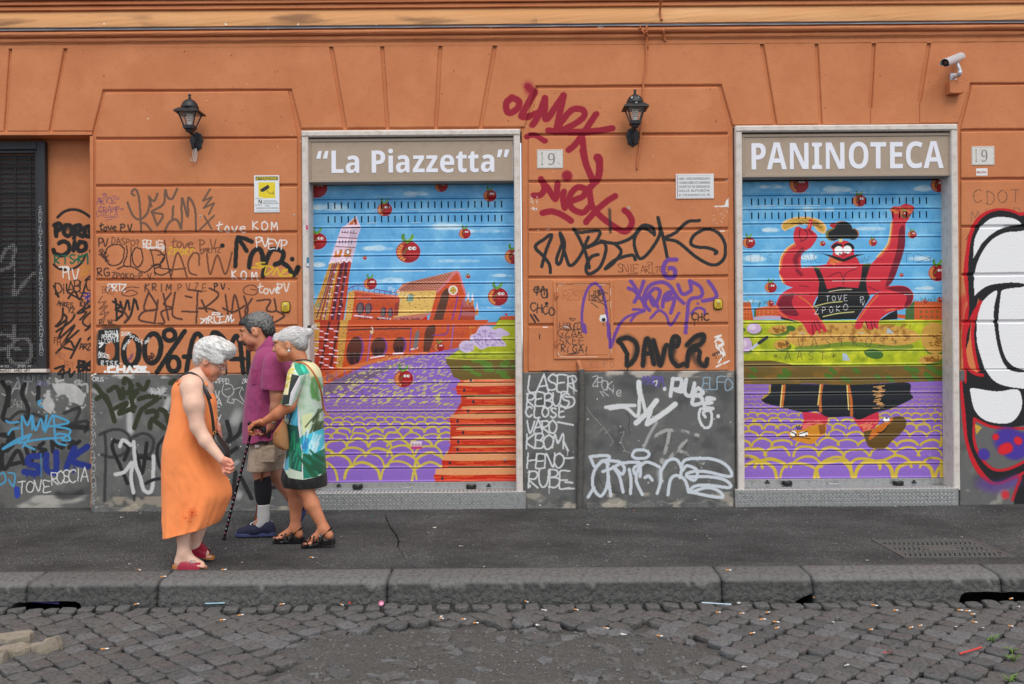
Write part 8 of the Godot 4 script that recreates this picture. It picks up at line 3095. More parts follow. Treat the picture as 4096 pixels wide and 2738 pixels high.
# ---------------------------------------------------------------- man in the magenta shirt,walking left
func man_in_shirt() -> void:
	var A := func(x: float,y: float,z: float) -> Vector3: return P(880 + x*0.37,1220 + y*0.37,z)
	var B := func(x: float,y: float,z: float) -> Vector3: return P(880 + x*0.37,1700 + y*0.37,z)
	var Z := 1.05
	var o := thing("person","grey-haired moustached man in a magenta shirt, beige shorts and navy shoes, walking left","person",Vector3(B.call(430,1150,Z).x,0,Z),"people walking on the pavement")
	var tone := lin(176,112,80)
	var near := Z + 0.19
	var far := Z - 0.17
	var g := Geo.new()
	var fd := Field.new(Vector3(A.call(120,0,Z).x,-0.01,Z - 0.34),Vector3(A.call(1050,0,Z).x,A.call(0,330,Z).y,Z + 0.36),0.0105)
	fd.cap(B.call(500,180,Z - 0.05),B.call(500,180,Z + 0.05),0.11,0.11,0.04)
	fd.cap(B.call(500,150,Z),A.call(520,900,Z),0.11,0.13,0.05)
	fd.ell(A.call(540,760,Z),Vector3(0.13,0.18,0.155),Basis.IDENTITY,0.04)
	fd.cap(A.call(560,640,near - 0.06),A.call(560,640,far + 0.06),0.065,0.065,0.05)
	fd.cap(A.call(520,600,Z),A.call(465,430,Z),0.065,0.06,0.04)
	fd.cap(A.call(575,640,near),A.call(620,980,near + 0.04),0.066,0.052,0.04)
	fd.cap(A.call(620,980,near + 0.04),A.call(610,1100,near + 0.04),0.05,0.045,0.02)
	fd.cap(A.call(610,1100,near + 0.04),A.call(545,1320,near + 0.01),0.043,0.03,0.02)
	fd.cap(A.call(540,640,far),A.call(580,950,far - 0.03),0.065,0.05,0.04)
	fd.cap(B.call(480,230,Z + 0.075),B.call(445,520,Z + 0.08),0.075,0.06,0.03)
	fd.cap(B.call(440,520,Z + 0.08),B.call(462,660,Z + 0.08),0.058,0.058,0.02)
	fd.cap(B.call(462,660,Z + 0.08),B.call(465,1020,Z + 0.08),0.056,0.038,0.02)
	fd.cap(B.call(465,1020,Z + 0.08),B.call(330,1150,Z + 0.08),0.036,0.025,0.03)
	fd.cap(B.call(530,230,Z - 0.075),B.call(595,540,Z - 0.09),0.075,0.06,0.03)
	fd.cap(B.call(600,540,Z - 0.09),B.call(770,760,Z - 0.1),0.06,0.05,0.02)
	fd.cap(B.call(770,760,Z - 0.1),B.call(905,930,Z - 0.1),0.048,0.036,0.02)
	var blot := FastNoiseLite.new()
	blot.frequency = 12.0
	fd.into(g,func(p: Vector3) -> Color: return tone.lerp(lin(196,138,112),0.6)*(1.0 + 0.13*blot.get_noise_3dv(p)))
	var pitch := deg_to_rad(-17)
	var f := Vector3(-cos(pitch),sin(pitch),0)
	var u := Vector3(sin(pitch),cos(pitch),0)
	var c: Vector3 = A.call(385,290,Z)
	var dark := lin(40,32,30)
	head_into(g,c,f,u,1.17,lin(202,136,102),[[0.09,0.034,0.026,0.019,dark],[0.08,0.036,0.046,0.017,dark],[0.05,-0.07,0.05,0.05,lin(166,104,78)],[0.06,-0.09,0.0,0.034,lin(150,100,80)]],{"neck": A.call(470,480,Z),"nose": 1.08})
	hand_into(g,A.call(545,1320,near + 0.01),A.call(505,1385,near),Vector3(0.0,0.2,1.0),0.95,lin(160,98,72),1.0,1.05)
	part("body",g.done(true),M.skin,o)
	# hair and moustache
	var s := f.cross(u)
	var hb := Basis(f,u,s)
	var W := func(x: float,y: float,z: float) -> Vector3: return c + (f*x + u*y + s*z)*1.17
	var hf := Field.new(c - Vector3.ONE*0.19,c + Vector3.ONE*0.19,0.005)
	hf.ell(W.call(-0.022,0.048,0.0),Vector3(0.103,0.076,0.079)*1.17,hb,0.02)
	hf.ell(W.call(-0.08,-0.012,0.0),Vector3(0.043,0.062,0.066)*1.17,hb,0.03)
	hf.ell(W.call(0.062,0.074,0.0),Vector3(0.034,0.022,0.05)*1.17,hb*Basis(Vector3.BACK,-0.7),0.02)
	hf.ell(W.call(0.075,0.02,0.0),Vector3(0.055,0.052,0.09)*1.17,hb,0.01,true)
	hf.ell(W.call(0.02,-0.05,0.0),Vector3(0.055,0.055,0.1)*1.17,hb,0.01,true)
	for z in [-1.0,1.0]:
		hf.ell(W.call(0.012,0.02,z*0.068),Vector3(0.016,0.03,0.012)*1.17,hb,0.015)
	var wave := FastNoiseLite.new()
	wave.seed = 9
	wave.frequency = 40.0
	wave.fractal_octaves = 3
	hf.ripple(wave,0.0035,Vector3(0.6,1.2,1.0),hb)
	g = Geo.new()
	var streak := FastNoiseLite.new()
	streak.frequency = 60.0
	hf.into(g,func(p: Vector3) -> Color:
		var q := p - c
		var back := smoothstep(-0.06,0.05,-q.dot(f))*smoothstep(-0.06,0.06,q.dot(u))
		var t := clampf(-0.05 + back*0.55 + 0.9*streak.get_noise_3d(p.x*1.4,p.y*0.9,p.z*0.8),0.0,1.0)
		return lin(28,26,26).lerp(lin(142,140,138),t))
	part("hair",g.done(true),M.hair,o)
	var mf := Field.new(W.call(0.085,-0.045,0.0) - Vector3.ONE*0.06,W.call(0.085,-0.045,0.0) + Vector3.ONE*0.06,0.004)
	for z in [-1.0,1.0]:
		mf.cap(W.call(0.1,-0.046,z*0.004),W.call(0.084,-0.059,z*0.036),0.0135,0.0105,0.008)
	g = Geo.new()
	mf.into(g,func(_p: Vector3) -> Color: return lin(44,36,33))
	part("moustache",g.done(true),M.hair,o)
	# shirt
	var magenta := tri(mat(Color.WHITE,0.85),5.0)
	magenta.albedo_texture = noise_tex(0.12,75,256,false,0,[c8(128,42,86),c8(146,52,100),c8(158,62,110),c8(138,48,94)])
	magenta.normal_enabled = true
	magenta.normal_texture = M.weave
	magenta.normal_scale = 0.7
	magenta.uv1_scale = Vector3(2.4,1.5,2.4)
	magenta.rim_enabled = true
	magenta.rim = 0.3
	var sg := cloth([[A.call(405,500,Z),A.call(600,395,Z),0.08,0.0],[A.call(385,540,Z),A.call(690,470,Z),0.16,0.01],[A.call(362,600,Z),A.call(750,560,Z),0.20,0.012],[A.call(330,710,Z),A.call(790,690,Z),0.205,0.016],[A.call(296,880,Z),A.call(800,860,Z),0.205,0.022],[A.call(270,1060,Z),A.call(790,1050,Z),0.2,0.05],[A.call(255,1250,Z),A.call(775,1240,Z),0.2,0.065],[A.call(250,1400,Z),A.call(762,1360,Z),0.205,0.07],[A.call(250,1500,Z),A.call(750,1420,Z),0.21,0.08]],64,6,5,1.0)
	var shirt := part("shirt",sg.done(true),magenta,o)
	# sleeves
	for side in [1.0,-1.0]:
		var zz: float = near if side > 0 else far
		var sl := cloth([[A.call(510,520,zz - 0.05*side),A.call(650,500,zz - 0.05*side),0.05,0.0],[A.call(470,600,zz + 0.005*side),A.call(680,570,zz + 0.005*side),0.075,0.015],[A.call(450,740,zz + 0.03*side),A.call(705,720,zz + 0.03*side),0.08,0.03],[A.call(438,905,zz + 0.04*side),A.call(722,930,zz + 0.04*side),0.08,0.04]],32,4,5)
		part("sleeve",sl.done(true),magenta,shirt)
	# collar: a folded band standing round the neck,its point in front
	var cg := Geo.new()
	for side in [1.0,-1.0]:
		var outer := curve([A.call(560,318,Z),A.call(520,345,Z + 0.07*side),A.call(450,425,Z + 0.085*side),A.call(385,492,Z + 0.05*side)],6)
		var lower := curve([A.call(606,398,Z),A.call(570,430,Z + 0.09*side),A.call(490,500,Z + 0.11*side),A.call(405,545,Z + 0.075*side)],6)
		var inner := curve([A.call(552,350,Z),A.call(512,375,Z + 0.06*side),A.call(445,450,Z + 0.07*side),A.call(390,505,Z + 0.035*side)],6)
		if side > 0:
			cg.rings([inner,outer,lower],false,false)
		else:
			cg.rings([lower,outer,inner],false,false)
	part("collar",cg.done(true),magenta,shirt)
	# breast pocket,seam and buttons
	slab("pocket",A.call(345,860,Z + 0.19),A.call(410,690,Z + 0.196),magenta,shirt,0.002)
	# shorts: seat and two legs
	var beige := tri(mat(Color.WHITE,0.88),4.0)
	beige.albedo_texture = noise_tex(0.03,78,256,false,0,[c8(146,126,108),c8(168,148,128),c8(178,158,138),c8(156,136,118)])
	beige.normal_enabled = true
	beige.normal_texture = M.weave
	beige.normal_scale = 0.7
	beige.uv1_scale = Vector3(2.0,2.6,2.0)
	var seat := cloth([[B.call(345,150,Z),B.call(690,130,Z),0.17,0.0],[B.call(325,230,Z),B.call(705,220,Z),0.185,0.02],[B.call(318,330,Z),B.call(700,320,Z),0.19,0.03]],48,5,5)
	var shorts := part("shorts",seat.done(true),beige,o)
	part("shorts_leg",cloth([[B.call(322,250,Z + 0.095),B.call(640,250,Z + 0.095),0.095,0.0],[B.call(306,380,Z + 0.095),B.call(620,380,Z + 0.095),0.1,0.03],[B.call(294,492,Z + 0.095),B.call(560,498,Z + 0.095),0.1,0.04]],36,4,5).done(true),beige,shorts)
	part("shorts_leg",cloth([[B.call(390,250,Z - 0.095),B.call(700,240,Z - 0.095),0.09,0.0],[B.call(430,380,Z - 0.095),B.call(704,340,Z - 0.095),0.095,0.03],[B.call(470,500,Z - 0.095),B.call(690,470,Z - 0.095),0.095,0.04]],36,4,5).done(true),beige,shorts)
	var pz := Z + 0.205
	slab("pocket",B.call(385,405,pz - 0.025),B.call(590,225,pz - 0.008),beige,shorts,0.004)
	slab("pocket_tab",B.call(375,245,pz),B.call(420,220,pz + 0.003),mat(c8(178,172,176),0.8),shorts)
	var clip := thing("phone_case","small black phone case clipped to the man's belt","case",B.call(455,190,pz))
	slab("case_body",B.call(412,200,pz - 0.02),B.call(496,178,pz + 0.012),M.black,clip,0.004)
	slab("case_flap",B.call(430,186,pz + 0.0125),B.call(478,178,pz + 0.016),M.black,clip,0.001)
	# knee support,sock
	var knee := Geo.new()
	knee.tube(curve([B.call(446,538,Z + 0.08),B.call(458,610,Z + 0.08),B.call(464,700,Z + 0.08),B.call(466,800,Z + 0.08),B.call(466,872,Z + 0.08)],4),[0.056,0.058,0.06,0.061,0.0625,0.0632,0.0636,0.0634,0.063,0.062,0.06,0.058,0.055,0.052,0.049,0.047,0.0455],24)
	part("knee_sleeve",knee.done(true),mat(c8(20,21,26),0.9),o)
	var sock := Geo.new()
	sock.tube(curve([B.call(466,860,Z + 0.08),B.call(467,940,Z + 0.08),B.call(466,1010,Z + 0.08),B.call(455,1060,Z + 0.08),B.call(420,1110,Z + 0.08)],4),[0.0475,0.047,0.0465,0.0465,0.046,0.0465,0.0475,0.0455,0.047,0.0455,0.0465,0.0455,0.046,0.044,0.042,0.04,0.038],24)
	part("sock",sock.done(true),mat(c8(186,184,182),0.9),o)
	# shoes
	var navy := tri(mat(c8(30,32,58),0.85),8.0)
	navy.normal_enabled = true
	navy.normal_texture = M.weave
	var sole_m := mat(c8(58,64,104),0.6)
	for k in 2:
		var heel: Vector3 = B.call(598,1192,Z + 0.08) if k == 0 else B.call(990,860,Z - 0.1)
		var toe: Vector3 = B.call(158,1202,Z + 0.08) if k == 0 else B.call(862,1075,Z - 0.1)
		if k == 0:
			heel.y = 0.012
			toe.y = 0.003
		var sh := thing("canvas_shoe",["navy canvas slip-on on the man's forward foot, with white sock","navy canvas slip-on on the man's rear foot, heel raised"][k],"shoe",toe,"navy slip-on shoes")
		if k == 1:
			toe = heel + (toe - heel).normalized()*0.27
		part("rubber_sole",sole(heel,toe,0.1,0.032,0.024,0.006).done(),sole_m,sh)
		var d := toe - heel
		var up := Vector3(-d.y,d.x,0).normalized()
		if up.y < 0:
			up = -up
		var sf := Field.new(heel.min(toe) - Vector3.ONE*0.09,heel.max(toe) + Vector3.ONE*0.13,0.0065)
		sf.cap(heel + d*0.13 + up*0.045,heel + d*0.18 + up*0.075,0.04,0.042,0.03)
		sf.cap(heel + d*0.2 + up*0.06,heel + d*0.55 + up*0.045,0.043,0.042,0.03)
		sf.cap(heel + d*0.5 + up*0.045,heel + d*0.84 + up*0.034,0.044,0.034,0.03)
		if k == 0:
			sf.ell(heel + d*0.24 + up*0.125,Vector3(0.062,0.028,0.036),Basis.IDENTITY,0.01,true)
		sf.ell(heel + d*0.5 - up*0.045,Vector3(0.24,0.062,0.2),Basis(d.normalized(),up,d.normalized().cross(up)),0.004,true)
		g = Geo.new()
		sf.into(g,func(_p: Vector3) -> Color: return Color.WHITE)
		part("upper",g.done(true),navy,sh)
		if k == 0:
			g = Geo.new()
			var lc: Vector3 = B.call(372,1050,Z + 0.085)
			g.tube(curve([lc + Vector3(0.012,0.01,0.0),lc + Vector3(-0.004,0.0,0.02),lc + Vector3(-0.022,-0.012,0.03),lc + Vector3(-0.014,-0.02,0.035)],4),[0.003],5)
			g.tube(curve([lc + Vector3(0.01,0.006,0.0),lc + Vector3(-0.012,-0.004,0.01),lc + Vector3(-0.03,-0.014,0.012)],4),[0.003],5)
			part("lace",g.done(true),mat(c8(200,200,202),0.9),sh)
			g = Geo.new()
			g.tube([heel + d*0.03 + up*0.03,heel + d*0.06 + up*0.075,heel + d*0.085 + up*0.11],[0.0055],6)
			part("heel_tab",g.done(true),mat(c8(150,150,156),0.8),sh)
	# brown walking stick in his hand
	var stick := thing("wooden_cane","brown wooden walking stick behind the man's forward leg","cane",B.call(372,1042,1.12))
	g = Geo.new()
	var top: Vector3 = A.call(520,1370,near)
	var foot: Vector3 = B.call(362,1036,1.12)
	foot.y = 0.03
	g.tube([top,foot],[0.0105,0.009],10)
	part("shaft",g.done(true),mat(c8(120,58,30),0.5),stick)
	g = Geo.new()
	g.tube([foot + (top - foot)*0.05,foot,foot - Vector3(0,0.03,0)],[0.013,0.014,0.013],10)
	part("rubber_tip",g.done(true),mat(c8(46,44,42),0.7),stick)
	g = Geo.new()
	g.tube(curve([top + Vector3(-0.035,0.032,-0.02),top + Vector3(-0.012,0.022,0.0),top + Vector3(0.008,0.004,0.012),top + Vector3(0.004,-0.04,0.018)],5),[0.012,0.014,0.015,0.014],10)
	part("handle",g.done(true),M.black,stick)
# ---------------------------------------------------------------- woman in the printed dress,walking left
func lady_in_print() -> void:
	var A := func(x: float,y: float,z: float) -> Vector3: return P(880 + x*0.37,1220 + y*0.37,z)
	var B := func(x: float,y: float,z: float) -> Vector3: return P(880 + x*0.37,1700 + y*0.37,z)
	var Z := 1.42
	var o := thing("person","grey-haired woman in a green and blue printed dress and black sandals, holding a patterned cane","person",Vector3(B.call(950,1250,Z).x,0,Z),"people walking on the pavement")
	var tone := lin(190,116,78)
	var near := Z + 0.15
	var far := Z - 0.15
	var g := Geo.new()
	var fd := Field.new(Vector3(A.call(180,0,Z).x,-0.01,Z - 0.34),Vector3(A.call(1330,0,Z).x,A.call(0,420,Z).y,Z + 0.36),0.0095)
	fd.cap(B.call(915,200,Z - 0.03),B.call(915,200,Z + 0.03),0.095,0.095,0.04)
	fd.cap(B.call(915,200,Z),A.call(930,900,Z),0.09,0.1,0.05)
	fd.ell(A.call(930,840,Z),Vector3(0.095,0.13,0.115),Basis.IDENTITY,0.04)
	fd.cap(A.call(900,745,near - 0.055),A.call(900,745,far + 0.055),0.048,0.048,0.03)
	fd.cap(A.call(890,690,Z),A.call(845,520,Z),0.054,0.05,0.03)
	fd.cap(A.call(855,780,near),A.call(745,1090,near + 0.035),0.045,0.043,0.02)
	fd.cap(A.call(745,1090,near + 0.035),A.call(620,1180,near + 0.03),0.047,0.038,0.02)
	fd.cap(A.call(620,1180,near + 0.03),A.call(470,1268,near + 0.01),0.037,0.025,0.02)
	fd.cap(A.call(860,780,far),A.call(780,1050,far - 0.03),0.045,0.043,0.02)
	fd.cap(B.call(870,400,Z - 0.06),B.call(805,700,Z - 0.07),0.066,0.056,0.03)
	fd.cap(B.call(805,700,Z - 0.07),B.call(820,850,Z - 0.07),0.053,0.05,0.02)
	fd.cap(B.call(820,850,Z - 0.07),B.call(812,1090,Z - 0.07),0.049,0.034,0.02)
	fd.cap(B.call(812,1090,Z - 0.07),B.call(850,1185,Z - 0.07),0.034,0.031,0.02)
	fd.cap(B.call(800,1130,Z - 0.07),B.call(640,1218,Z - 0.07),0.033,0.021,0.03)
	fd.cap(B.call(930,400,Z + 0.06),B.call(925,700,Z + 0.075),0.066,0.058,0.03)
	fd.cap(B.call(925,700,Z + 0.08),B.call(990,860,Z + 0.08),0.056,0.053,0.02)
	fd.cap(B.call(990,860,Z + 0.08),B.call(1118,1110,Z + 0.085),0.052,0.034,0.02)
	fd.cap(B.call(1118,1110,Z + 0.085),B.call(1175,1195,Z + 0.085),0.034,0.032,0.02)
	fd.cap(B.call(1110,1150,Z + 0.085),B.call(960,1275,Z + 0.085),0.033,0.022,0.03)
	var blot := FastNoiseLite.new()
	blot.frequency = 14.0
	fd.into(g,func(p: Vector3) -> Color: return tone.lerp(lin(206,140,106),0.4 + 0.4*blot.get_noise_3dv(p*0.5))*(1.0 + 0.14*blot.get_noise_3dv(p)))
	for side in [[-0.07,600.0,1226.0],[0.085,918.0,1290.0]]:
		for k in 5:
			var t := Field.new(B.call(side[1] - 70,side[2] + 40,Z + side[0] - 0.07),B.call(side[1] + 90,side[2] - 60,Z + side[0] + 0.07),0.005)
			var q: Vector3 = B.call(side[1] + absf(k - 3.2)*9,side[2],Z + side[0] + 0.034 - k*0.017)
			t.cap(q + Vector3(0.02,0.004,0),q - Vector3(0.012,0,0),0.0105,0.0095,0.004)
			t.into(g,func(_p: Vector3) -> Color: return lin(206,136,112))
	var pitch := deg_to_rad(-9)
	var f := Vector3(-cos(pitch),sin(pitch),0)
	var u := Vector3(sin(pitch),cos(pitch),0)
	var c: Vector3 = A.call(738,428,Z)
	head_into(g,c,f,u,1.03,lin(204,142,104),[[0.05,-0.075,0.04,0.05,lin(190,112,74)],[-0.02,-0.09,0.04,0.05,lin(196,122,84)],[0.07,0.036,0.03,0.013,lin(170,140,120)]],{"neck": A.call(840,560,Z),"nose": 1.03})
	hand_into(g,A.call(470,1268,near + 0.01),A.call(375,1300,near),Vector3(0.1,-0.45,-0.75),1.0,lin(196,122,84),0.7)
	part("body",g.done(true),M.skin,o)
	# hair drawn back,black clip
	var s := f.cross(u)
	var hb := Basis(f,u,s)
	var W := func(x: float,y: float,z: float) -> Vector3: return c + (f*x + u*y + s*z)*1.03
	var hf := Field.new(c - Vector3.ONE*0.22,c + Vector3.ONE*0.2,0.005)
	hf.ell(W.call(-0.03,0.042,0.0),Vector3(0.115,0.077,0.08)*1.03,hb*Basis(Vector3.BACK,-0.1),0.02)
	hf.ell(W.call(-0.085,-0.01,0.0),Vector3(0.05,0.06,0.062)*1.03,hb,0.03)
	hf.ell(W.call(0.078,0.05,0.0),Vector3(0.02,0.042,0.052)*1.03,hb*Basis(Vector3.BACK,0.25),0.02)
	hf.ell(W.call(0.05,-0.01,0.0),Vector3(0.06,0.045,0.1)*1.03,hb,0.015,true)
	hf.ell(W.call(-0.01,-0.045,0.0),Vector3(0.045,0.055,0.1)*1.03,hb,0.015,true)
	hf.ell(W.call(-0.15,0.06,0.0),Vector3(0.036,0.03,0.03),hb,0.03)
	var wave := FastNoiseLite.new()
	wave.seed = 12
	wave.frequency = 42.0
	hf.ripple(wave,0.004,Vector3(0.25,1.7,1.3),hb)
	g = Geo.new()
	var streak := FastNoiseLite.new()
	streak.frequency = 60.0
	hf.into(g,func(p: Vector3) -> Color:
		var q := p - c
		var under := smoothstep(0.01,-0.05,q.dot(u))*smoothstep(0.02,0.08,-q.dot(f))
		var t := clampf(0.6 + 1.0*streak.get_noise_3d(p.x*0.3,p.y*2.2,p.z*1.4) - 0.7*under,0.0,1.0)
		return lin(140,134,130).lerp(lin(216,213,212),t))
	part("hair",g.done(true),M.hair,o)
	g = Geo.new()
	g.tube(curve([W.call(-0.155,0.098,0.02),W.call(-0.165,0.085,0.0),W.call(-0.172,0.06,0.02)],4),[0.01,0.014,0.008],8)
	part("hair_clip",g.done(true),M.black,o)
	g = Geo.new()
	for k in 7:
		g.tube(curve([W.call(-0.165,0.075,0.0),W.call(-0.19,0.082 + k*0.004,(k - 3)*0.006),W.call(-0.215,0.07 + k*0.006,(k - 3)*0.01)],4),[0.004,0.0015],4,lin(206,202,200))
	part("hair_tuft",g.done(true),M.hair,o)
	var ear := thing("earring","pearl drop earring on the woman in the printed dress","earring",A.call(742,496,Z + 0.09))
	g = Geo.new()
	g.ball(A.call(742,498,Z + 0.088),Vector3(0.0085,0.0085,0.0085),Basis.IDENTITY,Color.WHITE,6)
	part("pearl",g.done(true),mat(c8(234,232,226),0.2),ear)
	g = Geo.new()
	g.tube([A.call(742,486,Z + 0.088),A.call(750,455,Z + 0.083)],[0.0014],5)
	part("hook",g.done(true),M.silver,ear)
	# printed dress: the pattern is dyed cloth,laid flat across x and y
	var lo: Vector3 = A.call(620,1900,Z)
	var hi: Vector3 = A.call(620,580,Z)
	var cv := Canvas.new(self,lo.x - 0.02,hi.y + 0.02,512,1024,900.0,Z)
	cv.zoom(880,1220,0.37,Z)
	cv.img.fill(c8(196,214,196))
	cv.mottle(c8(150,190,150,0.8),600,580,1200,2050,0.02,61,0.45,0.75)
	cv.poly(c8(236,228,176),[800,600,960,595,1080,700,1060,780,980,820,950,700])
	cv.poly(c8(232,224,178),[690,640,800,640,800,760,770,965,690,960])
	cv.strokes(c8(206,190,90),16,[700,680,800,660,790,900,700,920],20,80,-0.4)
	cv.poly(c8(28,150,120),[780,630,880,640,965,735,880,765])
	cv.poly(c8(60,214,180),[860,640,910,650,965,735,925,750])
	cv.poly(c8(34,44,40),[800,745,885,765,880,830,800,1060,695,1075,705,965,770,965])
	cv.poly(c8(226,222,224),[885,760,890,830,850,930,800,1085,775,1085,800,940])
	cv.poly(c8(90,160,80),[660,1000,700,1000,700,1075,655,1075])
	cv.poly(c8(34,40,40),[1050,720,1080,730,1110,900,1085,910])
	cv.strokes(c8(96,156,84),40,[980,760,1040,800,1030,1000,1000,1100],10,130,1.4,0.25,0.5)
	cv.poly(c8(36,140,190),[700,1110,840,1090,840,1310,790,1320,690,1200])
	cv.strokes(c8(90,196,224),18,[760,1120,835,1110,835,1300,790,1300],12,120,1.9,0.25,0.5)
	cv.strokes(c8(24,60,60),20,[700,1120,780,1150,750,1280,700,1250],8,90,1.9,0.25,0.5)
	cv.poly(c8(226,218,228),[838,1080,862,1200,880,1500,905,1885,885,1885,855,1500])
	cv.poly(c8(214,222,170),[880,1200,1000,1160,960,1340,900,1400])
	cv.strokes(c8(60,76,40),26,[960,1160,1080,1180,1080,1360,980,1420],12,150,2.0,0.25,0.5)
	cv.poly(c8(70,196,220),[862,1440,1000,1380,1110,1345,1120,1560,980,1630,900,1600])
	cv.strokes(c8(206,238,244),26,[900,1440,1100,1370,1100,1540,960,1600],14,150,1.8,0.25,0.5)
	cv.strokes(c8(30,120,180),16,[870,1460,960,1420,940,1600,890,1560],8,120,1.8,0.25,0.5)
	cv.poly(c8(14,84,74),[690,1290,845,1310,885,1600,890,1810,735,1770,690,1800])
	cv.strokes(c8(20,150,110),24,[720,1400,860,1500,880,1780,740,1740],16,170,1.75,0.25,0.5)
	cv.poly(c8(12,120,96),[895,1605,980,1630,1100,1570,1120,1820,1000,1870,905,1880])
	cv.strokes(c8(14,84,50),30,[910,1640,1060,1640,1080,1830,930,1850],14,190,0.9,0.25,0.5)
	cv.poly(c8(216,196,110),[1080,1560,1130,1550,1150,1810,1110,1815])
	cv.poly(c8(190,206,186),[735,1765,890,1805,900,1885,730,1868])
	cv.poly(c8(64,206,180),[1060,910,1100,900,1130,1400,1090,1350])
	cv.poly(c8(90,170,196),[680,1700,735,1640,735,1790,680,1800])
	cv.poly(c8(14,14,15),[600,1760,650,1755,735,1868,900,1888,1040,1870,1200,1806,1200,2060,600,2060])
	var print_m := mat(Color.WHITE,0.6)
	print_m.albedo_texture = ImageTexture.create_from_image(cv.img)
	print_m.texture_repeat = false
	print_m.rim_enabled = true
	print_m.rim = 0.2
	var dg := cloth([[A.call(805,612,Z),A.call(950,600,Z),0.075,0.0],[A.call(780,645,Z),A.call(1020,640,Z),0.14,0.005],[A.call(775,720,Z),A.call(1078,715,Z),0.17,0.01],[A.call(770,850,Z),A.call(1106,850,Z),0.165,0.015],[A.call(740,1050,Z),A.call(1108,1050,Z),0.16,0.02],[A.call(705,1250,Z),A.call(1116,1250,Z),0.16,0.025],[A.call(718,1420,Z),A.call(1122,1420,Z),0.16,0.03],[B.call(725,250,Z),B.call(1128,270,Z),0.165,0.04],[B.call(690,430,Z),B.call(1140,450,Z),0.17,0.05],[B.call(662,560,Z),B.call(1152,600,Z),0.175,0.055],[B.call(690,660,Z),B.call(1150,660,Z),0.17,0.055]],72,7,5,1.0)
	var kk := (8.0 - Z)/(8.0 - Z - 0.15)
	dg.planar(cv.x0/kk,1.43 + (cv.y1 - 1.43)/kk,512.0/900.0/kk,1024.0/900.0/kk)
	var dress := part("dress",dg.done(true),print_m,o)
	for side in [1.0,-1.0]:
		var zz: float = near if side > 0 else far
		var sl := cloth([[A.call(800,650,zz - 0.045*side),A.call(930,650,zz - 0.045*side),0.045,0.0],[A.call(735,720,zz + 0.005*side),A.call(935,740,zz + 0.005*side),0.062,0.01],[A.call(705,880,zz + 0.025*side),A.call(880,900,zz + 0.025*side),0.068,0.02],[A.call(660,1062,zz + 0.035*side),A.call(805,1090,zz + 0.035*side),0.068,0.025]],32,3,5)
		sl.planar(cv.x0/kk,1.43 + (cv.y1 - 1.43)/kk,512.0/900.0/kk,1024.0/900.0/kk)
		part("sleeve",sl.done(true),print_m,dress)
	part("neckband",ribbon(curve([A.call(800,618,Z + 0.05),A.call(830,604,Z + 0.075),A.call(900,596,Z + 0.08),A.call(965,603,Z + 0.05),A.call(985,612,Z),A.call(960,606,Z - 0.06)],5),0.01,0.006,Vector3(0,0.6,1)).done(true),M.black,dress)
	# bag with its long strap
	var suede := tri(mat(Color.WHITE,0.85),5.0)
	suede.albedo_texture = noise_tex(0.02,83,256,false,0,[c8(120,82,46),c8(166,122,80),c8(150,106,64),c8(178,138,98)])
	var bag := thing("handbag","tan suede shoulder bag hanging at the printed dress","bag",A.call(650,1560,near))
	part("pouch",cloth([[A.call(655,1275,near),A.call(715,1270,near),0.03,0.0],[A.call(600,1350,near),A.call(725,1340,near),0.05,0.05],[A.call(572,1420,near),A.call(735,1420,near),0.06,0.06],[A.call(582,1500,near),A.call(742,1510,near),0.06,0.05],[A.call(640,1552,near),A.call(742,1565,near),0.04,0.02],[A.call(690,1570,near),A.call(720,1570,near),0.005,0.0]],28,4,4,1.2,false).done(true),suede,bag)
	var tan := mat(c8(178,106,54),0.6)
	part("strap",ribbon(curve([A.call(812,622,Z + 0.09),A.call(870,622,Z + 0.135),A.call(940,655,Z + 0.168),A.call(1010,740,Z + 0.178),A.call(1064,850,Z + 0.155),A.call(1098,970,Z + 0.11),A.call(1112,1090,Z + 0.06),A.call(1138,1160,Z + 0.04),A.call(1178,1200,Z + 0.03)],6),0.013,0.004,Vector3(0.3,0.2,1)).done(true),tan,bag)
	part("strap",ribbon(curve([A.call(690,1225,near + 0.02),A.call(668,1280,near + 0.035),A.call(630,1340,near + 0.05),A.call(605,1385,near + 0.055)],5),0.014,0.004,Vector3(0,0,1)).done(true),tan,bag)
	g = Geo.new()
	var rp := []
	for k in 9:
		rp.append(A.call(600 + cos(TAU*k/8)*10,1388 + sin(TAU*k/8)*10,near + 0.062))
	g.tube(rp,[0.0018],5)
	part("ring",g.done(true),mat(c8(176,120,70),0.4,0.5),bag)
	var watch := thing("bracelet","white oval bracelet on the wrist behind the cane handle","bracelet",A.call(572,1272,near + 0.01))
	g = Geo.new()
	g.ball(A.call(573,1272,near + 0.012),Vector3(0.014,0.0055,0.01),Basis(Vector3.BACK,0.5),Color.WHITE,6)
	part("face",g.done(true),mat(c8(228,226,216),0.3),watch)
	g = Geo.new()
	g.ball(A.call(575,1277,near + 0.0),Vector3(0.017,0.006,0.012),Basis(Vector3.BACK,0.5),Color.WHITE,6)
	part("band",g.done(true),M.black,watch)
	# patterned folding cane
	var tip := G(893,2163,0.0)
	var hand_at: Vector3 = A.call(342,1350,near)
	var cane := thing("patterned_cane","black folding cane with pink and white dots, between the two women","cane",tip)
	g = Geo.new()
	var ax := hand_at - tip
	g.tube([tip + ax*0.03,hand_at],[0.0095,0.0095],12)
	part("shaft",g.done(true),mat(c8(24,20,26),0.35),cane)
	g = Geo.new()
	g.tube([tip + Vector3(0,0.001,0),tip + ax*0.025,tip + ax*0.05],[0.014,0.0135,0.012],12)
	part("rubber_tip",g.done(true),mat(c8(40,40,42),0.8),cane)
	var an := ax.normalized()
	var cross := an.cross(Vector3.BACK).normalized()
	var outw := cross.cross(an)
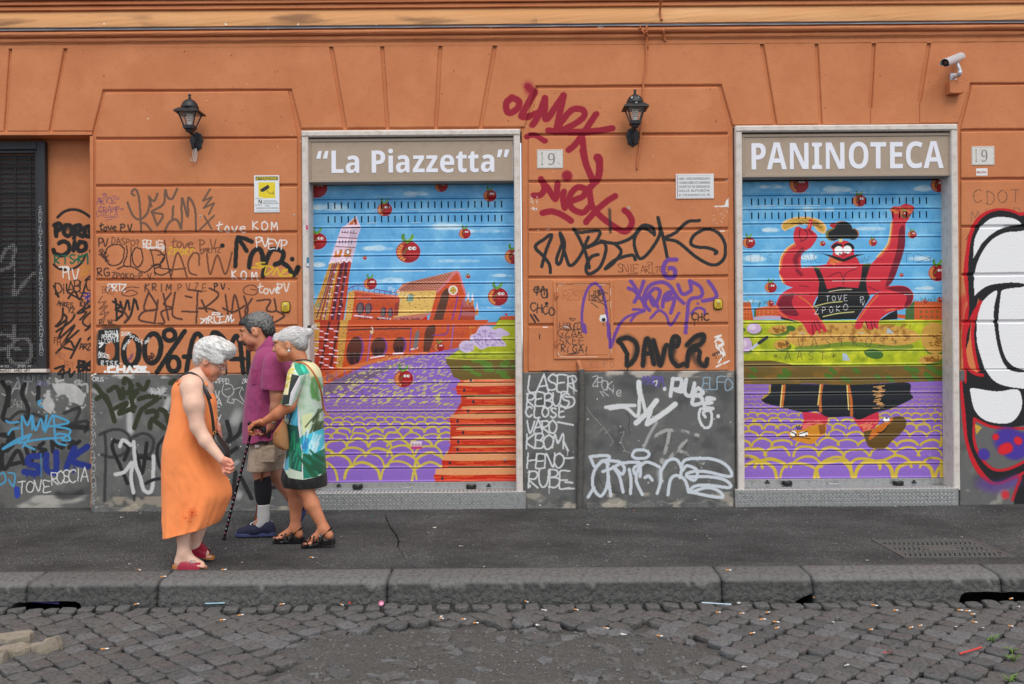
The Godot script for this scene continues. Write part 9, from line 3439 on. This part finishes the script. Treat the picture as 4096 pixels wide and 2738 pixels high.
	for k in 22:
		if k == 10 or k == 21:
			continue
		var q := tip + ax*(0.075 + 0.041*k)
		for turn in 3:
			g = Geo.new()
			var dd := (outw*cos(turn*TAU/3.0) + cross*sin(turn*TAU/3.0))
			g.ball(q + dd*0.0085,Vector3(0.0045,0.009,0.0024),Basis(an.cross(dd),an,dd),Color.WHITE,4)
			part("painted_dot",g.done(true),mat(c8(214,112,150),0.4) if k % 2 == 0 else mat(c8(206,212,206),0.4),cane)
	g = Geo.new()
	g.tube(curve([A.call(308,1272,near + 0.002),A.call(335,1300,near),A.call(385,1320,near - 0.002),A.call(440,1335,near - 0.004),A.call(474,1348,near - 0.005),A.call(466,1390,near - 0.005)],5),[0.013,0.014,0.014,0.013,0.013,0.013,0.013,0.013,0.013,0.013,0.013,0.013,0.013,0.013,0.014,0.015,0.016,0.016],12)
	g.tube([A.call(350,1318,near),hand_at,tip + ax*0.97],[0.013,0.013,0.0115],12)
	part("handle",g.done(true),M.black,cane)
	# sandals
	var gloss := mat(c8(22,20,20),0.25)
	for k in 2:
		var zz: float = Z - 0.07 if k == 0 else Z + 0.085
		var heel: Vector3 = B.call(915,1272,zz) if k == 0 else B.call(1250,1280,zz)
		var toe: Vector3 = B.call(566,1270,zz) if k == 0 else B.call(874,1332,zz)
		if k == 0:
			heel.y = 0.002
			toe.y = 0.004
		else:
			toe.y = 0.002
			heel.y = 0.028
		var sh := thing("strap_sandal",["black strappy sandal flat on the ground under the printed dress","black strappy sandal with raised heel, nearest under the printed dress"][k],"sandal",toe,"black strappy sandals")
		part("wedge_sole",sole(heel,toe,0.085,0.04,0.016).done(),gloss,sh)
		var d := toe - heel
		var up := Vector3(-d.y,d.x,0).normalized()
		if up.y < 0:
			up = -up
		# straps arching over the foot: [along at outer edge,along at crown,height]
		for q in [[0.94,0.86,0.036],[0.72,0.84,0.042],[0.80,0.66,0.056],[0.60,0.56,0.07],[0.42,0.36,0.10]]:
			var pl := []
			for a in 11:
				var t := PI*a/10.0
				pl.append(heel + d*lerpf(q[0],q[1],sin(t)) + up*(0.014 + q[2]*pow(sin(t),0.7)) + Vector3(0,0,cos(t)*0.042))
			part("strap",ribbon(pl,0.012,0.003,up).done(true),gloss,sh)
		var back := []
		for a in 11:
			var t := PI*a/10.0
			back.append(heel + d*(0.36 - 0.31*sin(t)) + up*(0.06 + 0.055*sin(t)) + Vector3(0,0,cos(t)*0.038))
		part("heel_strap",ribbon(back,0.011,0.003,Vector3(1,0.2,0.2)).done(true),gloss,sh)
		var side_b := Geo.new()
		side_b.tube([heel + d*0.36 + up*0.03 + Vector3(0,0,0.041),heel + d*0.33 + up*0.075 + Vector3(0,0,0.04)],[0.007,0.006],6)
		part("side_strap",side_b.done(true),gloss,sh)
		if k == 1:
			g = Geo.new()
			var bc := heel + d*0.36 + up*0.075 + Vector3(0,0,0.045)
			g.tube([bc + Vector3(-0.008,-0.006,0),bc + Vector3(0.008,-0.006,0),bc + Vector3(0.008,0.006,0),bc + Vector3(-0.008,0.006,0),bc + Vector3(-0.008,-0.006,0)],[0.0015],4)
			part("buckle",g.done(true),M.silver,sh)
# ---------------------------------------------------------------- litter
func butt(at: Vector3,turn: float,len: float,label: String,group: String) -> void:
	var o := thing("cigarette_butt",label,"cigarette butt",at,group)
	var d := Vector3(cos(turn),0,sin(turn))
	var g := Geo.new()
	g.tube([at - d*len*0.5,at + d*len*0.1],[0.0042],6)
	part("filter",g.done(true),M.filter,o)
	g = Geo.new()
	g.tube([at + d*len*0.101,at + d*len*0.5],[0.004,0.0032],6)
	part("paper",g.done(true),M.paper,o)
func scrap(at: Vector3,size: float,c: Color,called: String,label: String,category: String,group := "") -> void:
	var r := RandomNumberGenerator.new()
	r.seed = int(at.x*1000.0) + 5000
	var g := Geo.new()
	var n := 7
	var lo := []
	var hi := []
	for k in n:
		var a := -TAU*k/n
		var s := size*r.randf_range(0.5,1.0)
		var p := at + Vector3(cos(a)*s,r.randf_range(0.0,0.5)*size,sin(a)*s*0.7)
		lo.append(p)
		hi.append(p + Vector3(0,0.0012,0))
	g.rings([lo,hi])
	var o := part(called,g.done(),mat(c,0.75),self)
	tag(o,label,category,group)
func nth(list: Array) -> Array:
	# each spot with its place counted from the left of the picture
	var sorted := list.duplicate()
	sorted.sort_custom(func(a,b): return a[0] < b[0])
	var out := []
	for i in sorted.size():
		var n: int = i + 1
		var end: String = "th" if n % 100 in [11,12,13] else {1: "st",2: "nd",3: "rd"}.get(n % 10,"th")
		out.append([sorted[i],"leftmost" if i == 0 else ("rightmost" if n == sorted.size() else "%d%s from the left" % [n,end])])
	return out
func build_litter() -> void:
	M.filter = mat(c8(206,140,76),0.8)
	var r := RandomNumberGenerator.new()
	r.seed = 44
	var road_y := ROAD + 0.005
	for e in nth([[3873,2445],[3893,2458],[2874,2451],[3072,2451],[3500,2423],[3106,2489],[3010,2534],[3110,2513],[3485,2520],[3683,2504],[3645,2512],[3842,2442],[3900,2490],[3584,2443],[2968,2455],[3052,2479],[1766,2475],[1904,2493],[1854,2478],[2306,2440],[1263,2406],[962,2462],[2425,2514],[890,2481],[418,2597],[2640,2545],[4045,2506]]):
		var q = e[0]
		butt(G(q[0],q[1],road_y),r.randf_range(-0.7,0.7),r.randf_range(0.024,0.04),"orange-tipped cigarette butt on the cobbles, %s of those" % e[1],"cigarette butts on the cobbles")
	for e in nth([[3264,2391],[4046,2396],[2107,2408],[455,2415],[1128,2418],[1367,2420],[545,2418]]):
		var q = e[0]
		butt(G(q[0],q[1],ROAD + 0.012),r.randf_range(-0.9,0.9),0.032,"orange-tipped cigarette butt in the gutter, %s of those" % e[1],"cigarette butts in the gutter")
	for e in nth([[653,2308],[895,2280],[1247,2231],[557,2281],[2915,2282]]):
		var q = e[0]
		butt(G(q[0],q[1],0.011),r.randf_range(-0.7,0.7),0.034,"cigarette butt on the pavement or kerb top, %s of those" % e[1],"cigarette butts on the pavement")
	for e in nth([[3072,2393,0.016],[2958,2416,0.018],[3611,2390,0.014],[4074,2431,0.016],[2494,2542,0.022],[2177,2444,0.018],[1768,2470,0.014],[2150,2505,0.018],[3827,2511,0.012],[3934,2514,0.01],[2980,2674,0.018],[3388,2665,0.016],[3336,2492,0.012]]):
		var q = e[0]
		scrap(G(q[0],q[1],ROAD + 0.006),q[2],c8(206,204,200),"paper_scrap","crumpled white paper scrap on the cobbles, %s of those" % e[1],"paper scrap","paper scraps on the cobbles")
	for e in nth([[484,2071,0.012],[1737,2113,0.018],[1844,2188,0.016],[2350,2102,0.014],[2436,2171,0.013],[3471,2245,0.013],[3848,2151,0.012],[3583,2028,0.014],[1936,2269,0.009],[2228,2233,0.01],[968,2253,0.01],[560,2056,0.012]]):
		var q = e[0]
		scrap(G(q[0],q[1],0.006),q[2],c8(206,202,192),"paper_scrap","small pale paper scrap on the pavement, %s of those" % e[1],"paper scrap","paper scraps on the pavement")
	for q in [[3550,2615,0.024,c8(206,26,34),"red plastic piece","bright red plastic piece on the cobbles at the right","plastic"],[1399,2416,0.016,c8(206,36,40),"red wrapper","small red wrapper in the gutter near the pink cap","wrapper"],[2660,2090,0.0,c8(0,0,0),"","",""],[2538,2044,0.012,c8(176,96,40),"orange cap","small orange bit at the foot of the grey plinth","cap"],[1487,2066,0.014,c8(20,120,84),"green ring","green plastic scrap on the pavement by the first doorstep","plastic"]]:
		if q[2] > 0.0:
			scrap(G(q[0],q[1],0.006 if q[1] < 2300 else ROAD + 0.008),q[2],q[3],String(q[4]).replace(" ","_"),q[5],q[6])
	# straws and sticks
	for q in [[2808,2412,2926,2420,c8(186,204,216),"pale blue drinking straw in the gutter near the broken kerb",0.004],[820,2416,898,2414,c8(150,186,200),"short pale blue straw in the gutter before the woman in orange",0.004],[126,2409,236,2415,c8(62,58,120),"violet plastic strip in the gutter by the left drain opening",0.006],[3840,2617,3926,2592,c8(206,54,48),"red straw lying across the cobbles at the right",0.0045]]:
		var a := G(q[0],q[1],ROAD + 0.012)
		var b := G(q[2],q[3],ROAD + 0.012)
		var o := thing("drinking_straw" if q[6] < 0.006 else "plastic_strip",q[5],"straw" if q[6] < 0.006 else "strip",a)
		var g := Geo.new()
		g.tube([a,a.lerp(b,0.8)],[q[6]],8)
		part("tube",g.done(true),mat(q[4],0.4),o)
		g = Geo.new()
		g.tube([a.lerp(b,0.8),b],[q[6]*1.15],8)
		part("bent_end",g.done(true),mat(q[4],0.4),o)
	# pink bottle cap
	var c := G(1525,2415,ROAD + 0.018)
	var cap := thing("bottle_cap","pink bottle cap leaning against the kerb foot","bottle cap",c)
	var lean := Basis(Vector3.RIGHT,1.0)
	var g2 := Geo.new()
	g2.lathe(c,[[0.015,-0.008],[0.016,-0.006],[0.016,0.006],[0.0145,0.0065],[0.0135,-0.003]],18,lean)
	part("cap_shell",g2.done(),mat(c8(206,110,150),0.4),cap)
	g2 = Geo.new()
	g2.lathe(c,[[0.0132,-0.003],[0.0132,-0.001],[0.008,0.0]],18,lean)
	part("cap_liner",g2.done(),mat(c8(222,150,180),0.5),cap)
	# tan stones lying loose at the left edge
	var tan := tri(mat(Color.WHITE,0.9),3.0)
	tan.albedo_texture = noise_tex(0.02,88,256,false,0,[c8(110,104,92),c8(140,130,114),c8(128,118,104),c8(104,98,88)])
	var labels := ["large tan broken stone at the left edge, behind the other two","tan square stone at the left edge, in front","tan split stone with slanting top, rightmost of the three at the left edge","sliver of tan stone at the bottom of the left edge"]
	var spots := [[50,2545,0.2,0.09,0.2],[60,2590,0.15,0.08,0.1],[168,2572,0.16,0.09,-0.4],[-14,2620,0.1,0.06,0.0]]
	for k in 4:
		var q = spots[k]
		var o := part("loose_stone",cobble_mesh(500 + k,2.5),tan,self,false)
		var p := G(q[0],q[1],ROAD + 0.02)
		o.transform = Transform3D((Basis(Vector3.UP,q[4])*Basis(Vector3.BACK,[0.1,-0.08,0.3,0.1][k])).scaled_local(Vector3(q[2],0.2,q[3]*1.5)),p)
		tag(o,labels[k],"stone","loose tan stones")
	# weeds in the joints
	var leaf := mat(c8(92,122,48),0.7)
	var tufts := [[3968,2570,0.05,"small green weed in the cobble joints, farthest from the camera at the right"],[4048,2612,0.045,"green weed at the right edge, level with the red straw"],[4056,2648,0.07,"largest green weed tuft at the right edge"],[4040,2732,0.05,"green weed tuft at the bottom right corner"],[2912,2578,0.025,"tiny green sprout at the right rim of the worn patch"]]
	for q in tufts:
		var p := G(q[0],q[1],ROAD - 0.012)
		var o := thing("weed_tuft",q[3],"weed",p,"weeds in the joints")
		for k in 14:
			var a := r.randf()*TAU
			var l: float = q[2]*r.randf_range(0.5,1.1)
			var tipp := p + Vector3(cos(a)*l*0.8,l*r.randf_range(0.3,0.9),sin(a)*l*0.5)
			var mid := p.lerp(tipp,0.5) + Vector3(0,l*0.25,0)
			part("blade",ribbon([p,mid,tipp],0.005,0.0008,Vector3(0.3,1,0.5)).done(),leaf,o)
